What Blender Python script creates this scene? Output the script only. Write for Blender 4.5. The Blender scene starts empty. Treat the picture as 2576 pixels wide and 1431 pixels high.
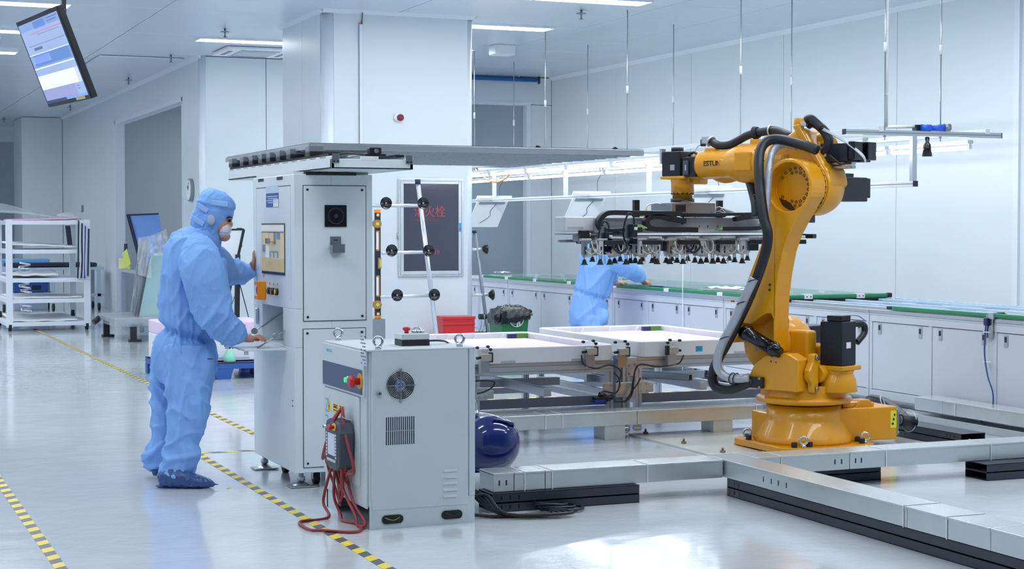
import bpy, bmesh, math, random
from mathutils import Vector, Matrix, Euler, noise
PI = math.pi
scene = bpy.context.scene
COL = scene.collection
random.seed(7)

# ------------------------------------------------------------ camera
cam_data = bpy.data.cameras.new('camera')
cam = bpy.data.objects.new('camera', cam_data)
COL.objects.link(cam)
cam.location = (0, 0, 1.5)
cam.rotation_euler = (PI/2 - math.atan(145/4200), 0, -math.radians(22.5))
cam_data.sensor_width = 36
cam_data.lens = 4200/2576*36
cam_data.clip_end = 200
scene.camera = cam

# ------------------------------------------------------------ world, exposure
world = bpy.data.worlds.new('world'); scene.world = world
world.use_nodes = True
bg = world.node_tree.nodes['Background']
bg.inputs[0].default_value = (0.62, 0.72, 0.92, 1)
bg.inputs[1].default_value = 0.85
vs = scene.view_settings
vs.view_transform = 'Standard'; vs.look = 'None'; vs.gamma = 1; vs.use_curve_mapping = False
vs.exposure = -0.56
LAMP = 27.0
LAMP_COLOR = (0.955, 0.985, 1.0)
scene.cycles.max_bounces = 8
scene.cycles.diffuse_bounces = 5
scene.cycles.glossy_bounces = 4
scene.cycles.transparent_max_bounces = 12
scene.cycles.sample_clamp_indirect = 4
scene.cycles.caustics_reflective = False
scene.cycles.caustics_refractive = False
scene.cycles.use_denoising = True

# ------------------------------------------------------------ materials
def srgb(r, g, b):
    return tuple(((c/255)/12.92 if c/255 <= .04045 else ((c/255+.055)/1.055)**2.4) for c in (r, g, b)) + (1,)
MAT = {}
def mat(name, rgb, rough=.5, metal=0, grain=0, scale=30, bump=0, coat=0, alpha=1, emit=0, trans=0, spec=.5, stretch=(1, 1, 1), grain2=None):
    if name in MAT: return MAT[name]
    m = bpy.data.materials.new(name); m.use_nodes = True
    nt = m.node_tree; b = nt.nodes['Principled BSDF']
    c = srgb(*rgb)
    b.inputs['Base Color'].default_value = c
    b.inputs['Roughness'].default_value = rough
    b.inputs['Metallic'].default_value = metal
    b.inputs['Specular IOR Level'].default_value = spec
    b.inputs['Coat Weight'].default_value = coat
    b.inputs['Alpha'].default_value = alpha
    b.inputs['Transmission Weight'].default_value = trans
    if emit:
        b.inputs['Emission Color'].default_value = c
        b.inputs['Emission Strength'].default_value = emit
    if grain or bump:
        tc = nt.nodes.new('ShaderNodeTexCoord'); mp = nt.nodes.new('ShaderNodeMapping')
        mp.inputs['Scale'].default_value = stretch
        n = nt.nodes.new('ShaderNodeTexNoise'); n.inputs['Scale'].default_value = scale; n.inputs['Detail'].default_value = 5
        nt.links.new(tc.outputs['Object'], mp.inputs[0]); nt.links.new(mp.outputs[0], n.inputs['Vector'])
        if grain:
            r = nt.nodes.new('ShaderNodeMapRange'); r.inputs[3].default_value = 1-grain; r.inputs[4].default_value = 1+grain
            mx = nt.nodes.new('ShaderNodeVectorMath'); mx.operation = 'SCALE'; mx.inputs[0].default_value = c[:3]
            nt.links.new(n.outputs[0], r.inputs[0]); nt.links.new(r.outputs[0], mx.inputs['Scale'])
            nt.links.new(mx.outputs[0], b.inputs['Base Color'])
            r2 = nt.nodes.new('ShaderNodeMapRange'); r2.inputs[3].default_value = max(0, rough-.12*min(1, grain*4)); r2.inputs[4].default_value = min(1, rough+.12*min(1, grain*4))
            nt.links.new(n.outputs[0], r2.inputs[0]); nt.links.new(r2.outputs[0], b.inputs['Roughness'])
        if bump:
            bp = nt.nodes.new('ShaderNodeBump'); bp.inputs['Strength'].default_value = bump; bp.inputs['Distance'].default_value = .01
            nt.links.new(n.outputs[0], bp.inputs['Height']); nt.links.new(bp.outputs[0], b.inputs['Normal'])
    MAT[name] = m
    return m

WALL = mat('painted wall panel', (216, 226, 233), .32, grain=.015, scale=.6)
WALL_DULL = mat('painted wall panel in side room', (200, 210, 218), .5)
CEIL = mat('ceiling panel', (208, 218, 229), .25, grain=.015, scale=.5)
TRIM = mat('aluminium cove trim', (222, 232, 242), .3)
WHITE = mat('white powder coat', (224, 233, 238), .35, grain=.01, scale=8)
WHITE2 = mat('off white powder coat', (205, 216, 220), .42, grain=.015, scale=8)
CONV = mat('pale grey cabinet paint', (203, 210, 222), .38, grain=.01, scale=3)
PURE = mat('white plastic', (238, 240, 246), .4)
YEL = mat('robot yellow paint', (214, 148, 4), .34, coat=.25, grain=.03, scale=6)
BLK = mat('matte black plastic', (24, 27, 36), .45)
BLKG = mat('gloss black plastic', (14, 16, 22), .16)
BLK_METAL = mat('black anodised metal', (22, 27, 38), .38, metal=.2)
CHAR = mat('charcoal powder coat', (47, 52, 66), .42, grain=.03, scale=12)
RUB = mat('black rubber', (20, 22, 28), .6)
HOSE = mat('black corrugated hose', (19, 22, 32), .42)
ALU = mat('anodised aluminium', (196, 202, 210), .34, metal=.75, grain=.03, scale=20)
ALUD = mat('dull aluminium', (140, 148, 158), .42, metal=.6)
STEEL = mat('brushed steel', (180, 184, 190), .28, metal=1, grain=.04, scale=30, stretch=(1, 12, 1))
CHROME = mat('bright zinc', (215, 220, 226), .16, metal=1)
GALV = mat('galvanised sheet', (206, 213, 216), .26, metal=.6, grain=.06, scale=9)
SKIN = mat('skin', (196, 146, 122), .5, grain=.04, scale=14)
BLUE = mat('blue cleanroom cloth', (126, 172, 234), .72, grain=.05, scale=9, bump=.25)
BLUE_D = mat('blue mesh cloth', (150, 172, 200), .7)
SHOE = mat('blue plastic film', (52, 82, 138), .22, bump=.9, scale=26, stretch=(1, .4, 2))
RED = mat('red cable jacket', (150, 50, 56), .45)
REDP = mat('red plastic', (196, 34, 40), .35)
GRN = mat('green bin plastic', (24, 122, 66), .42)
BELT = mat('green conveyor belt', (38, 128, 86), .5)
PINK = mat('pink foam sheet', (236, 214, 236), .75, grain=.03, scale=10, bump=.1)
NAVY = mat('navy gloss paint', (14, 32, 104), .12, coat=.6)
SLATE = mat('slate blue panel', (80, 88, 116), .45)
GREY_DEV = mat('grey pendant plastic', (66, 74, 86), .5)
LBLUE = mat('lettering blue', (96, 178, 214), .5)
YSTK = mat('yellow sticker', (246, 200, 40), .5)
INK = mat('dark ink', (30, 34, 60), .6)
BLUEP = mat('blue plastic', (38, 84, 158), .45)
ORANGE = mat('orange plastic', (246, 146, 16), .35)
GLASSG = mat('greenish glass sheet', (178, 214, 212), .05, alpha=.5, spec=.8)
FILM = mat('clear plastic film', (226, 232, 240), .12, alpha=.32, bump=.9, scale=14, spec=.9, stretch=(1, 1, .4))
BAG = mat('black bin bag', (16, 18, 24), .14, bump=1, scale=22)
CYAN = mat('cyan label', (40, 150, 205), .5)
def lamp_mat(name, k):
    m = bpy.data.materials.new(name); m.use_nodes = True
    b = m.node_tree.nodes['Principled BSDF']
    b.inputs['Base Color'].default_value = (.9, .9, .95, 1)
    b.inputs['Emission Color'].default_value = LAMP_COLOR + (1,)
    b.inputs['Emission Strength'].default_value = k
    return m
LAMPM = lamp_mat('ceiling lamp diffuser', LAMP)
TUBEM = lamp_mat('light tube', 36.0)

# ------------------------------------------------------------ mesh helpers
class MB:
    def __init__(s): s.v = []; s.f = []; s.sm = []
    def add(s, vs, fs, smooth=False, M=None):
        o = len(s.v)
        s.v += [tuple(M @ Vector(p)) for p in vs] if M is not None else [tuple(p) for p in vs]
        s.f += [tuple(i+o for i in f) for f in fs]; s.sm += [smooth]*len(fs)
        return s
    def box(s, c, d, rz=0, M=None, R=None):
        x, y, z = (k/2 for k in d)
        vs = [(-x,-y,-z),(x,-y,-z),(x,y,-z),(-x,y,-z),(-x,-y,z),(x,-y,z),(x,y,z),(-x,y,z)]
        T = Matrix.Translation(c) @ (R.to_4x4() if R is not None else Matrix.Rotation(rz, 4, 'Z'))
        if M is not None: T = M @ T
        return s.add(vs, [(0,3,2,1),(4,5,6,7),(0,1,5,4),(1,2,6,5),(2,3,7,6),(3,0,4,7)], False, T)
    def span(s, a, b, M=None):
        a = Vector(a); b = Vector(b)
        return s.box((a+b)/2, [abs(k) for k in (b-a)], M=M)
    def bar(s, p, q, w, h=None, up=(0,0,1)):
        p = Vector(p); q = Vector(q); h = h or w; d = q-p; L = d.length
        z = d.normalized(); u = Vector(up)
        if abs(z.dot(u)) > .98: u = Vector((1,0,0))
        x = z.cross(u).normalized(); y = x.cross(z)
        M = Matrix((x, y, z)).transposed().to_4x4(); M.translation = (p+q)/2
        return s.box((0,0,0), (w, h, L), M=M)
    def cyl(s, p, q, r, r2=None, n=16, cap=True, smooth=True):
        p = Vector(p); q = Vector(q); r2 = r if r2 is None else r2
        return s.loft([(p, r), (q, r2)], n, cap, smooth)
    def loft(s, rings, n=16, cap=True, smooth=True, axis=None):
        pts = [Vector(a) for a, _ in rings]
        d = (pts[-1]-pts[0]).normalized() if axis is None else Vector(axis).normalized()
        u = Vector((0,0,1)) if abs(d.z) < .9 else Vector((1,0,0))
        x = d.cross(u).normalized(); y = d.cross(x)
        vs = []
        for p, (_, r) in zip(pts, rings):
            vs += [p + x*(math.cos(2*PI*k/n)*r) + y*(math.sin(2*PI*k/n)*r) for k in range(n)]
        fs = []
        for j in range(len(rings)-1):
            for k in range(n):
                a = j*n+k; b = j*n+(k+1)%n
                fs.append((a, b, b+n, a+n))
        s.add(vs, fs, smooth)
        if cap:
            o = len(s.v)-len(vs)
            s.f.append(tuple(o+k for k in reversed(range(n)))); s.sm.append(False)
            e = o+(len(rings)-1)*n
            s.f.append(tuple(e+k for k in range(n))); s.sm.append(False)
        return s
    def tube(s, pts, r, n=8, closed=False, radii=None):
        pts = [Vector(p) for p in pts]; m = len(pts)
        prev = None; vs = []
        for i, p in enumerate(pts):
            if closed: t = pts[(i+1) % m]-pts[i-1]
            else: t = pts[min(i+1, m-1)]-pts[max(i-1, 0)]
            if t.length < 1e-9: t = Vector((0,0,1))
            t.normalize()
            if prev is None:
                u = Vector((0,0,1)) if abs(t.z) < .9 else Vector((1,0,0))
                x = t.cross(u).normalized()
            else:
                x = (prev - t*prev.dot(t))
                x = x.normalized() if x.length > 1e-6 else t.orthogonal().normalized()
            prev = x; y = t.cross(x)
            rr = radii[i] if radii else r
            vs += [p + x*(math.cos(2*PI*k/n)*rr) + y*(math.sin(2*PI*k/n)*rr) for k in range(n)]
        fs = []
        for j in range(m if closed else m-1):
            for k in range(n):
                a = j*n+k; b = j*n+(k+1)%n; jn = ((j+1) % m)*n
                fs.append((a, b, jn+(k+1)%n, jn+k))
        if not closed:
            fs.append(tuple(reversed(range(n)))); fs.append(tuple((m-1)*n+k for k in range(n)))
        return s.add(vs, fs, True)
    def prism(s, poly, a, b, plane='xz', M=None, smooth=False):
        """extrude a 2d outline from a to b along the missing axis"""
        n = len(poly)
        P = {'xz': lambda u, v, w: (u, w, v), 'xy': lambda u, v, w: (u, v, w), 'yz': lambda u, v, w: (w, u, v)}[plane]
        vs = [P(u, v, a) for u, v in poly] + [P(u, v, b) for u, v in poly]
        fs = [tuple(range(n)), tuple(reversed(range(n, 2*n)))] + [(k, n+k, n+(k+1)%n, (k+1)%n) for k in range(n)]
        return s.add(vs, fs, smooth, M)
    def ring(s, c, ax, r0, r1, h, n=32):
        """flat annulus with thickness h along ax"""
        c = Vector(c); ax = Vector(ax).normalized()
        u = Vector((0,0,1)) if abs(ax.z) < .9 else Vector((1,0,0))
        x = ax.cross(u).normalized(); y = ax.cross(x); vs = []
        for r, t in ((r0, 0), (r1, 0), (r1, h), (r0, h)):
            vs += [c+ax*t+x*(math.cos(2*PI*k/n)*r)+y*(math.sin(2*PI*k/n)*r) for k in range(n)]
        fs = [(j*n+k, j*n+(k+1)%n, ((j+1)%4)*n+(k+1)%n, ((j+1)%4)*n+k) for j in range(4) for k in range(n)]
        return s.add(vs, fs, False)
    def sphere(s, c, r, n=16, m=10, sc=(1,1,1), M=None):
        vs = []; c = Vector(c)
        for j in range(m+1):
            t = PI*j/m
            for k in range(n):
                a = 2*PI*k/n
                vs.append(c+Vector((math.sin(t)*math.cos(a)*r*sc[0], math.sin(t)*math.sin(a)*r*sc[1], math.cos(t)*r*sc[2])))
        fs = [(j*n+k, (j+1)*n+k, (j+1)*n+(k+1)%n, j*n+(k+1)%n) for j in range(m) for k in range(n)]
        return s.add(vs, fs, True, M)
    def torus(s, c, ax, R, r, n=24, m=8, a0=0, a1=2*PI):
        c = Vector(c); ax = Vector(ax).normalized()
        u = Vector((0,0,1)) if abs(ax.z) < .9 else Vector((1,0,0))
        x = ax.cross(u).normalized(); y = ax.cross(x)
        full = abs(a1-a0-2*PI) < 1e-6
        k = n if full else n+1
        return s.tube([c+x*math.cos(a0+(a1-a0)*i/n)*R+y*math.sin(a0+(a1-a0)*i/n)*R for i in range(k)], r, m, closed=full)

def link(o, parent=None):
    COL.objects.link(o)
    if parent is not None: o.parent = parent
    return o
def mesh_obj(name, mb, m, parent=None, bevel=0, seg=2, ang=35):
    me = bpy.data.meshes.new(name)
    me.from_pydata(mb.v, [], mb.f)
    me.polygons.foreach_set('use_smooth', mb.sm)
    bm = bmesh.new(); bm.from_mesh(me)
    bmesh.ops.recalc_face_normals(bm, faces=bm.faces)
    bm.to_mesh(me); bm.free()
    me.materials.append(m)
    o = bpy.data.objects.new(name, me); link(o, parent)
    if bevel:
        b = o.modifiers.new('bevel', 'BEVEL'); b.width = bevel; b.segments = seg; b.limit_method = 'ANGLE'; b.angle_limit = math.radians(ang)
        b.harden_normals = False
    return o
def thing(name, label, cat, loc=(0,0,0), rz=0, group=None):
    o = bpy.data.objects.new(name, None); link(o)
    o.empty_display_size = .1
    o.location = loc; o.rotation_euler = (0, 0, rz)
    o['label'] = label; o['category'] = cat
    if group: o['group'] = group
    return o
def tag(o, label, cat, group=None):
    o['label'] = label; o['category'] = cat
    if group: o['group'] = group
    return o
def struct(o): o['kind'] = 'structure'; return o
def stuff(o): o['kind'] = 'stuff'; return o
def relabel(o, **kw):
    for k, v in kw.items(): o[k] = v
    return o
def copy_tree(o, parent=None):
    c = o.copy(); COL.objects.link(c)
    if parent is not None: c.parent = parent
    for ch in list(o.children): copy_tree(ch, c)
    return c
def dup(o, loc, rz=None, label=None, group=None):
    c = copy_tree(o); c.location = loc
    if rz is not None: c.rotation_euler = (0, 0, rz)
    if label: c['label'] = label
    if group: c['group'] = group
    return c
def B(name, m, parent, c, d, bevel=0, rz=0): return mesh_obj(name, MB().box(c, d, rz), m, parent, bevel)
def S(name, m, parent, a, b, bevel=0): return mesh_obj(name, MB().span(a, b), m, parent, bevel)
def C(name, m, parent, p, q, r, r2=None, n=24, bevel=0): return mesh_obj(name, MB().cyl(p, q, r, r2, n), m, parent, bevel)
def TB(name, m, parent, pts, r, n=8, radii=None): return mesh_obj(name, MB().tube(pts, r, n, radii=radii), m, parent)
def smooth_path(P, k=6):
    P = [Vector(p) for p in P]; out = []
    for i in range(len(P)-1):
        a = P[max(i-1, 0)]; b = P[i]; c = P[i+1]; d = P[min(i+2, len(P)-1)]
        for j in range(k):
            t = j/k
            out.append(.5*((2*b)+(c-a)*t+(2*a-5*b+4*c-d)*t*t+(3*b-a-3*c+d)*t**3))
    out.append(P[-1]); return out
def text_obj(name, s, size, m, parent, origin, xdir, ydir, depth=.001, align='LEFT', sx=1, bold=0):
    cu = bpy.data.curves.new(name, 'FONT'); cu.body = s; cu.size = size; cu.extrude = depth; cu.align_x = align
    cu.offset = bold
    t = bpy.data.objects.new(name, cu); COL.objects.link(t)
    dg = bpy.context.evaluated_depsgraph_get()
    me = bpy.data.meshes.new_from_object(t.evaluated_get(dg))
    bpy.data.objects.remove(t); bpy.data.curves.remove(cu)
    o = bpy.data.objects.new(name, me); link(o, parent)
    x = Vector(xdir).normalized(); y = Vector(ydir).normalized(); z = x.cross(y)
    M = Matrix((x*sx, y, z)).transposed().to_4x4(); M.translation = Vector(origin)
    me.transform(M); me.materials.clear(); me.materials.append(m)
    return o

# ============================================================ ROOM
def floor_material():
    m = bpy.data.materials.new('glossy epoxy floor'); m.use_nodes = True
    nt = m.node_tree; b = nt.nodes['Principled BSDF']; L = nt.links.new
    tc = nt.nodes.new('ShaderNodeTexCoord')
    n1 = nt.nodes.new('ShaderNodeTexNoise'); n1.inputs['Scale'].default_value = .8; n1.inputs['Detail'].default_value = 4
    r1 = nt.nodes.new('ShaderNodeMapRange'); r1.inputs[3].default_value = .93; r1.inputs[4].default_value = 1.05
    sc = nt.nodes.new('ShaderNodeVectorMath'); sc.operation = 'SCALE'; sc.inputs[0].default_value = srgb(210, 218, 225)[:3]
    L(tc.outputs['Object'], n1.inputs['Vector']); L(n1.outputs[0], r1.inputs[0]); L(r1.outputs[0], sc.inputs['Scale'])
    L(sc.outputs[0], b.inputs['Base Color'])
    n2 = nt.nodes.new('ShaderNodeTexNoise'); n2.inputs['Scale'].default_value = 3.5; n2.inputs['Detail'].default_value = 6
    r2 = nt.nodes.new('ShaderNodeMapRange'); r2.inputs[3].default_value = .07; r2.inputs[4].default_value = .2
    L(tc.outputs['Object'], n2.inputs['Vector']); L(n2.outputs[0], r2.inputs[0]); L(r2.outputs[0], b.inputs['Roughness'])
    n3 = nt.nodes.new('ShaderNodeTexNoise'); n3.inputs['Scale'].default_value = 5; n3.inputs['Detail'].default_value = 3
    n4 = nt.nodes.new('ShaderNodeTexNoise'); n4.inputs['Scale'].default_value = 26
    ad = nt.nodes.new('ShaderNodeMath'); ad.operation = 'MULTIPLY_ADD'; ad.inputs[1].default_value = .18
    bp = nt.nodes.new('ShaderNodeBump'); bp.inputs['Strength'].default_value = .16; bp.inputs['Distance'].default_value = .02
    L(tc.outputs['Object'], n3.inputs['Vector']); L(tc.outputs['Object'], n4.inputs['Vector'])
    L(n4.outputs[0], ad.inputs[0]); L(n3.outputs[0], ad.inputs[2]); L(ad.outputs[0], bp.inputs['Height']); L(bp.outputs[0], b.inputs['Normal'])
    b.inputs['Specular IOR Level'].default_value = .75
    b.inputs['Coat Weight'].default_value = .35; b.inputs['Coat Roughness'].default_value = .06
    return m
FLOOR = floor_material()
struct(S('floor', FLOOR, None, (-9, -6, -.1), (12, 48, 0)))

CH = 3.85
ceil = struct(S('ceiling', CEIL, None, (-9, -6, CH+.045), (12, 48, CH+.15)))
def slab(name, m, parent, a, b, bevel=.004): return S(name, m, parent, a, b, bevel)
# ceiling panels: strips split at the joints that show
xs = [-8.9, -5.8, -2.7, .38, 3.45, 5.9, 8.38, 9.46, 10.72]
ys = [4.0 + 1.18*k for k in range(0, 37)]
for i in range(len(xs)-1):
    step = 1 if xs[i] > 8 else 2
    for j in range(0, len(ys)-step, step):
        slab('ceiling_panel', CEIL, ceil, (xs[i]+.006, ys[j]+.005, CH), (xs[i+1]-.006, ys[j+step]-.005, CH+.046))
S('ceiling_panel', CEIL, ceil, (-8.9, -5.9, CH), (10.7, 3.98, CH+.046))

def wall_panels(wall, axis, at, lo, hi, step, z0, z1, thick=.05, side=1, m=WALL):
    n = max(1, round((hi-lo)/step)); w = (hi-lo)/n
    for k in range(n):
        a = lo+k*w+.004; b = lo+(k+1)*w-.004
        if axis == 'x': slab('wall_panel', m, wall, (at, a, z0), (at+side*thick, b, z1))
        else: slab('wall_panel', m, wall, (a, at, z0), (b, at+side*thick, z1))
WR = 10.70
w = struct(S('wall_right', WALL, None, (WR+.05, -6, 0), (WR+.15, 24.4, CH+.04)))
wall_panels(w, 'x', WR, -1.0, 24.2, 2.36, 0, CH-.01)
struct(mesh_obj('trim_1', MB().prism([(WR, CH), (WR-.05, CH), (WR, CH-.05)], -1, 24.2, 'xz'), TRIM))
struct(mesh_obj('trim_4', MB().span((WR-.03, 13.02, 0), (WR, 13.08, CH-.06)).span((WR-.012, 13.09, 0), (WR, 13.12, CH-.06)), TRIM))
# far wall on the right with its dark doorway
FY = 24.2
w = struct(mesh_obj('wall_far_right', MB().span((7.5, FY+.05, 3.42), (WR, FY+.15, CH+.04)).span((10.31, FY+.05, 0), (WR, FY+.15, 3.42)).span((7.5, FY+.05, 0), (8.6, FY+.15, 3.42)), WALL))
slab('wall_panel', WALL, w, (7.5, FY, 3.42), (9.1, FY+.05, CH-.01)); slab('wall_panel', WALL, w, (9.108, FY, 3.42), (WR, FY+.05, CH-.01))
slab('wall_panel', WALL, w, (10.342, FY, 0), (WR, FY+.05, 3.412))
struct(mesh_obj('door_1', MB().span((8.6, FY-.01, 3.40), (10.34, FY+.3, 3.45)).span((10.27, FY-.01, 0), (10.34, FY+.3, 3.399)).span((8.54, FY-.01, 0), (8.6, FY+.3, 3.40)), TRIM))
struct(S('door_4', mat('grey door leaf', (146, 160, 172), .45), None, (8.6, FY+.14, 0), (10.27, FY+.18, 3.40)))
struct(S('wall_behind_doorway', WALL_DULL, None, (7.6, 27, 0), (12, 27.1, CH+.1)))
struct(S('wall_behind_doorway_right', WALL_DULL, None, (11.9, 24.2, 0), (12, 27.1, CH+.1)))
# middle far wall (left of the pillar)
MY = 22.9
w = struct(S('wall_far_middle', WALL, None, (4.9, MY+.05, 0), (7.6, MY+.12, CH+.04)))
wall_panels(w, 'y', MY, 4.86, 7.6, .9, 0, CH-.01)
# long left wall with the wide opening
LX = 4.85
w = struct(mesh_obj('wall_left', MB().span((LX+.05, MY+.06, 0), (LX+.14, 24.1, CH+.04)).span((LX+.05, 24.1, 3.37), (LX+.14, 30.1, CH+.04)).span((LX+.05, 30.1, 0), (LX+.14, 37, CH+.04)), WALL))
slab('wall_panel', WALL, w, (LX, MY, 0), (LX+.05, 24.1, CH-.01))
slab('wall_panel', WALL, w, (LX, 24.1, 3.37), (LX+.05, 27.1, CH-.01)); slab('wall_panel', WALL, w, (LX, 27.108, 3.37), (LX+.05, 30.1, CH-.01))
wall_panels(w, 'x', LX, 30.1, 37, 1.2, 0, CH-.01)
struct(mesh_obj('trim_2', MB().prism([(LX, CH), (LX-.05, CH), (LX, CH-.05)], MY-.04, 37, 'xz'), TRIM))
struct(mesh_obj('trim_3', MB().cyl((LX+.03, MY+.02, 0), (LX+.03, MY+.02, CH), .05), TRIM))
struct(mesh_obj('door_2', MB().span((LX-.01, 30.04, 0), (LX+.16, 30.1, 3.37)).span((LX-.01, 24.1, 0), (LX+.16, 24.16, 3.37)).span((LX-.01, 24.1, 3.31), (LX+.16, 30.1, 3.37)), TRIM))
# side room seen through the opening
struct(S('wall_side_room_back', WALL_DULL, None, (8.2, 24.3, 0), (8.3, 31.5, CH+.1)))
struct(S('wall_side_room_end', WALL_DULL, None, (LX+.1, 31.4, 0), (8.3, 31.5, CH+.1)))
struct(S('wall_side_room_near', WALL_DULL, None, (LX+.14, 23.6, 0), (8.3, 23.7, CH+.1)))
# far pillar and the end wall beyond it
w = struct(S('wall_far_pillar', WALL, None, (4.05, 37.05, 0), (LX+.1, 38.6, CH+.04)))
slab('wall_panel', WALL, w, (4.05, 37, 0), (4.84, 37.05, CH-.01))
slab('wall_panel', WALL, w, (4.0, 37.0, 0), (4.05, 38.6, CH-.01))
w = struct(mesh_obj('wall_end', MB().span((-9, 41, 3.5), (6, 41.1, CH+.04)).span((4.35, 41, 0), (6, 41.1, 3.5)), WALL))
struct(S('door_3', TRIM, None, (4.28, 40.97, 0), (4.35, 41.15, 3.5)))
struct(S('wall_beyond_end', WALL_DULL, None, (-9, 46, 0), (6, 46.1, CH)))
struct(S('wall_outer_left', WALL, None, (-9.1, -6, 0), (-9, 48, CH+.1)))
struct(S('wall_back', WALL, None, (-9, -6.1, 0), (12, -6, CH+.1)))
# big square pillar
PX0, PX1, PY0, PY1 = 5.04, 6.79, 17.5, 19.28
w = struct(S('wall_pillar', WALL, None, (PX0+.04, PY0+.04, 0), (PX1-.04, PY1-.04, CH+.04)))
slab('wall_panel', WALL, w, (PX0+.12, PY0, 0), (5.48, PY0+.05, CH-.01)); slab('wall_panel', WALL, w, (5.488, PY0, 0), (PX1-.08, PY0+.05, CH-.01))
slab('wall_panel', WALL, w, (PX0, PY0+.12, 0), (PX0+.05, 18.35, CH-.01)); slab('wall_panel', WALL, w, (PX0, 18.358, 0), (PX0+.05, PY1-.08, CH-.01))
slab('wall_panel', WALL, w, (PX1-.05, PY0+.08, 0), (PX1, PY1-.08, CH-.01))
for k, (x, y) in enumerate(((PX0+.09, PY0+.09), (PX1-.09, PY0+.09), (PX0+.09, PY1-.09))):
    mesh_obj('corner_trim', MB().cyl((x, y, 0), (x, y, CH), .09, n=20), TRIM, w)
mesh_obj('cove_trim', MB().prism([(PX0, CH), (PX0-.04, CH), (PX0, CH-.04)], PY0, PY1, 'xz').prism([(PX1, CH), (PX1+.04, CH), (PX1, CH-.04)], PY0, PY1, 'xz').prism([(PY0, CH), (PY0-.04, CH), (PY0, CH-.04)], PX0, PX1, 'yz'), TRIM, w)
# blue pipe high on the far wall
t = thing('water_pipe', 'blue pipe running level just under the ceiling at the far right wall', 'pipe', (9.4, FY-.1, 3.8))
C('pipe', mat('blue pipe paint', (22, 92, 160), .4), t, (-1.6, 0, 0), (1.0, 0, 0), .035)
C('end_valve', BLK, t, (1.04, 0, -.06), (1.04, 0, .05), .02)
for x in (-.6, .7): B('pipe_clip', ALU, t, (x, .05, .02), (.03, .1, .08))

# ceiling lamps, all alike, 1.2 m modules in rows 2.55 m apart
def make_lamp(L=1.2):
    t = thing('ceiling_lamp', '', 'ceiling light', (0, 0, CH))
    mesh_obj('frame', MB().span((0, -.17, -.03), (L, -.15, 0)).span((0, .15, -.03), (L, .17, 0)).span((0, -.15, -.03), (.015, .15, 0)).span((L-.015, -.15, -.03), (L, .15, 0)), PURE, t)
    S('diffuser', LAMPM, t, (.015, -.15, -.025), (L-.015, .15, -.001))
    return t
lamp0 = make_lamp(1.2)
vis = {  # lamps that show in the photograph, told apart
 (2, 15.65): 'slim ceiling lamp at the top edge of the photo, above the hanging rods',
 (2, 18.15): 'slim glowing ceiling lamp just right of the big white pillar',
 (1, 20.75): 'slim glowing ceiling lamp left of the pillar, in front of the air conditioner',
 (0, 18.15): 'topmost of the three glowing ceiling lamps behind the hanging screen',
 (0, 20.75): 'middle of the three glowing ceiling lamps behind the hanging screen',
 (0, 23.3): 'lowest of the three glowing ceiling lamps behind the hanging screen',
}
first = True
rows = [5.45, 8.0, 10.55, 13.1, 15.65, 18.15, 20.75]
lampx = {0: [1.27, .06], 1: [4.36, 5.57], 2: [6.8, 5.57]}
def put_lamp(x, y, label, group=None):
    global first
    if first: o = lamp0; first = False
    else: o = copy_tree(lamp0)
    o.location = (x, y, CH); o['label'] = label
    if group: o['group'] = group
for y in rows:
    for k in (0, 1, 2):
        if k == 1 and y in (18.15,): continue
        for q, x in enumerate(lampx[k]):
            if k == 2 and q == 1 and y in (18.15, 20.75): continue
            if k == 1 and q == 1 and y not in (20.75,): continue
            lab = vis.get((k, y)) if q == 0 else None
            if lab: put_lamp(x, y, lab)
            elif y < 15: put_lamp(x, y, 'slim glowing ceiling lamp overhead, out of the picture', 'ceiling lamps overhead out of view')
            elif y == 15.65: put_lamp(x, y, 'slim ceiling lamp just above the top edge of the photo', 'ceiling lamps overhead at the edge')
            elif k == 0: put_lamp(x, y, 'slim ceiling lamp at the far left edge, beyond the hanging screen', 'left edge ceiling lamps')
            else: put_lamp(x, y, 'slim ceiling lamp partly hidden behind the white pillar', 'lamps behind the pillar')
for x in (-3.0, -6.0):
    for y in rows[1:] + [23.3, 26.0]: put_lamp(x, y, 'slim glowing ceiling lamp overhead, out of the picture', 'ceiling lamps overhead out of view')
for x in (1.27,): put_lamp(x, 23.3, vis[(0, 23.3)])
for y in (24.6, 25.9, 27.2, 28.5, 29.8, 31.1, 32.4, 33.7, 35.0):
    for x in (.2, -2.6): put_lamp(x, y, 'added fill lamp far down the left hall, left of the picture', 'added far hall fill lamps left of view')  # unseen lamps added to brighten the far hall and its ceiling
for y in (5.45, 8.0, 10.55, 13.1): put_lamp(9.4 if 0 else 8.3, y-.9, 'slim glowing ceiling lamp overhead, out of the picture', 'ceiling lamps overhead out of view')
put_lamp(6.6, 26.4, 'nearer added fill lamp inside the dim side room behind the wide opening')  # both side room lamps are unseen, added to lift its dark interior
put_lamp(6.6, 29.4, 'farther added fill lamp inside the dim side room behind the wide opening')

# ============================================================ OPERATOR CABINET
def screw(p, ax, r=.007, parent=None, m=None, name='screw'):
    p = Vector(p); a = Vector(ax)
    return C(name, m or BLK, parent, p, p+a*.004, r, n=10)
KX, KY, KX2, KY2 = 2.49, 9.25, 2.957, 10.22
k = thing('control_cabinet', 'tall white operator cabinet with a screen and coloured buttons, beside the technician', 'cabinet', (0, 0, 0))
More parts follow.
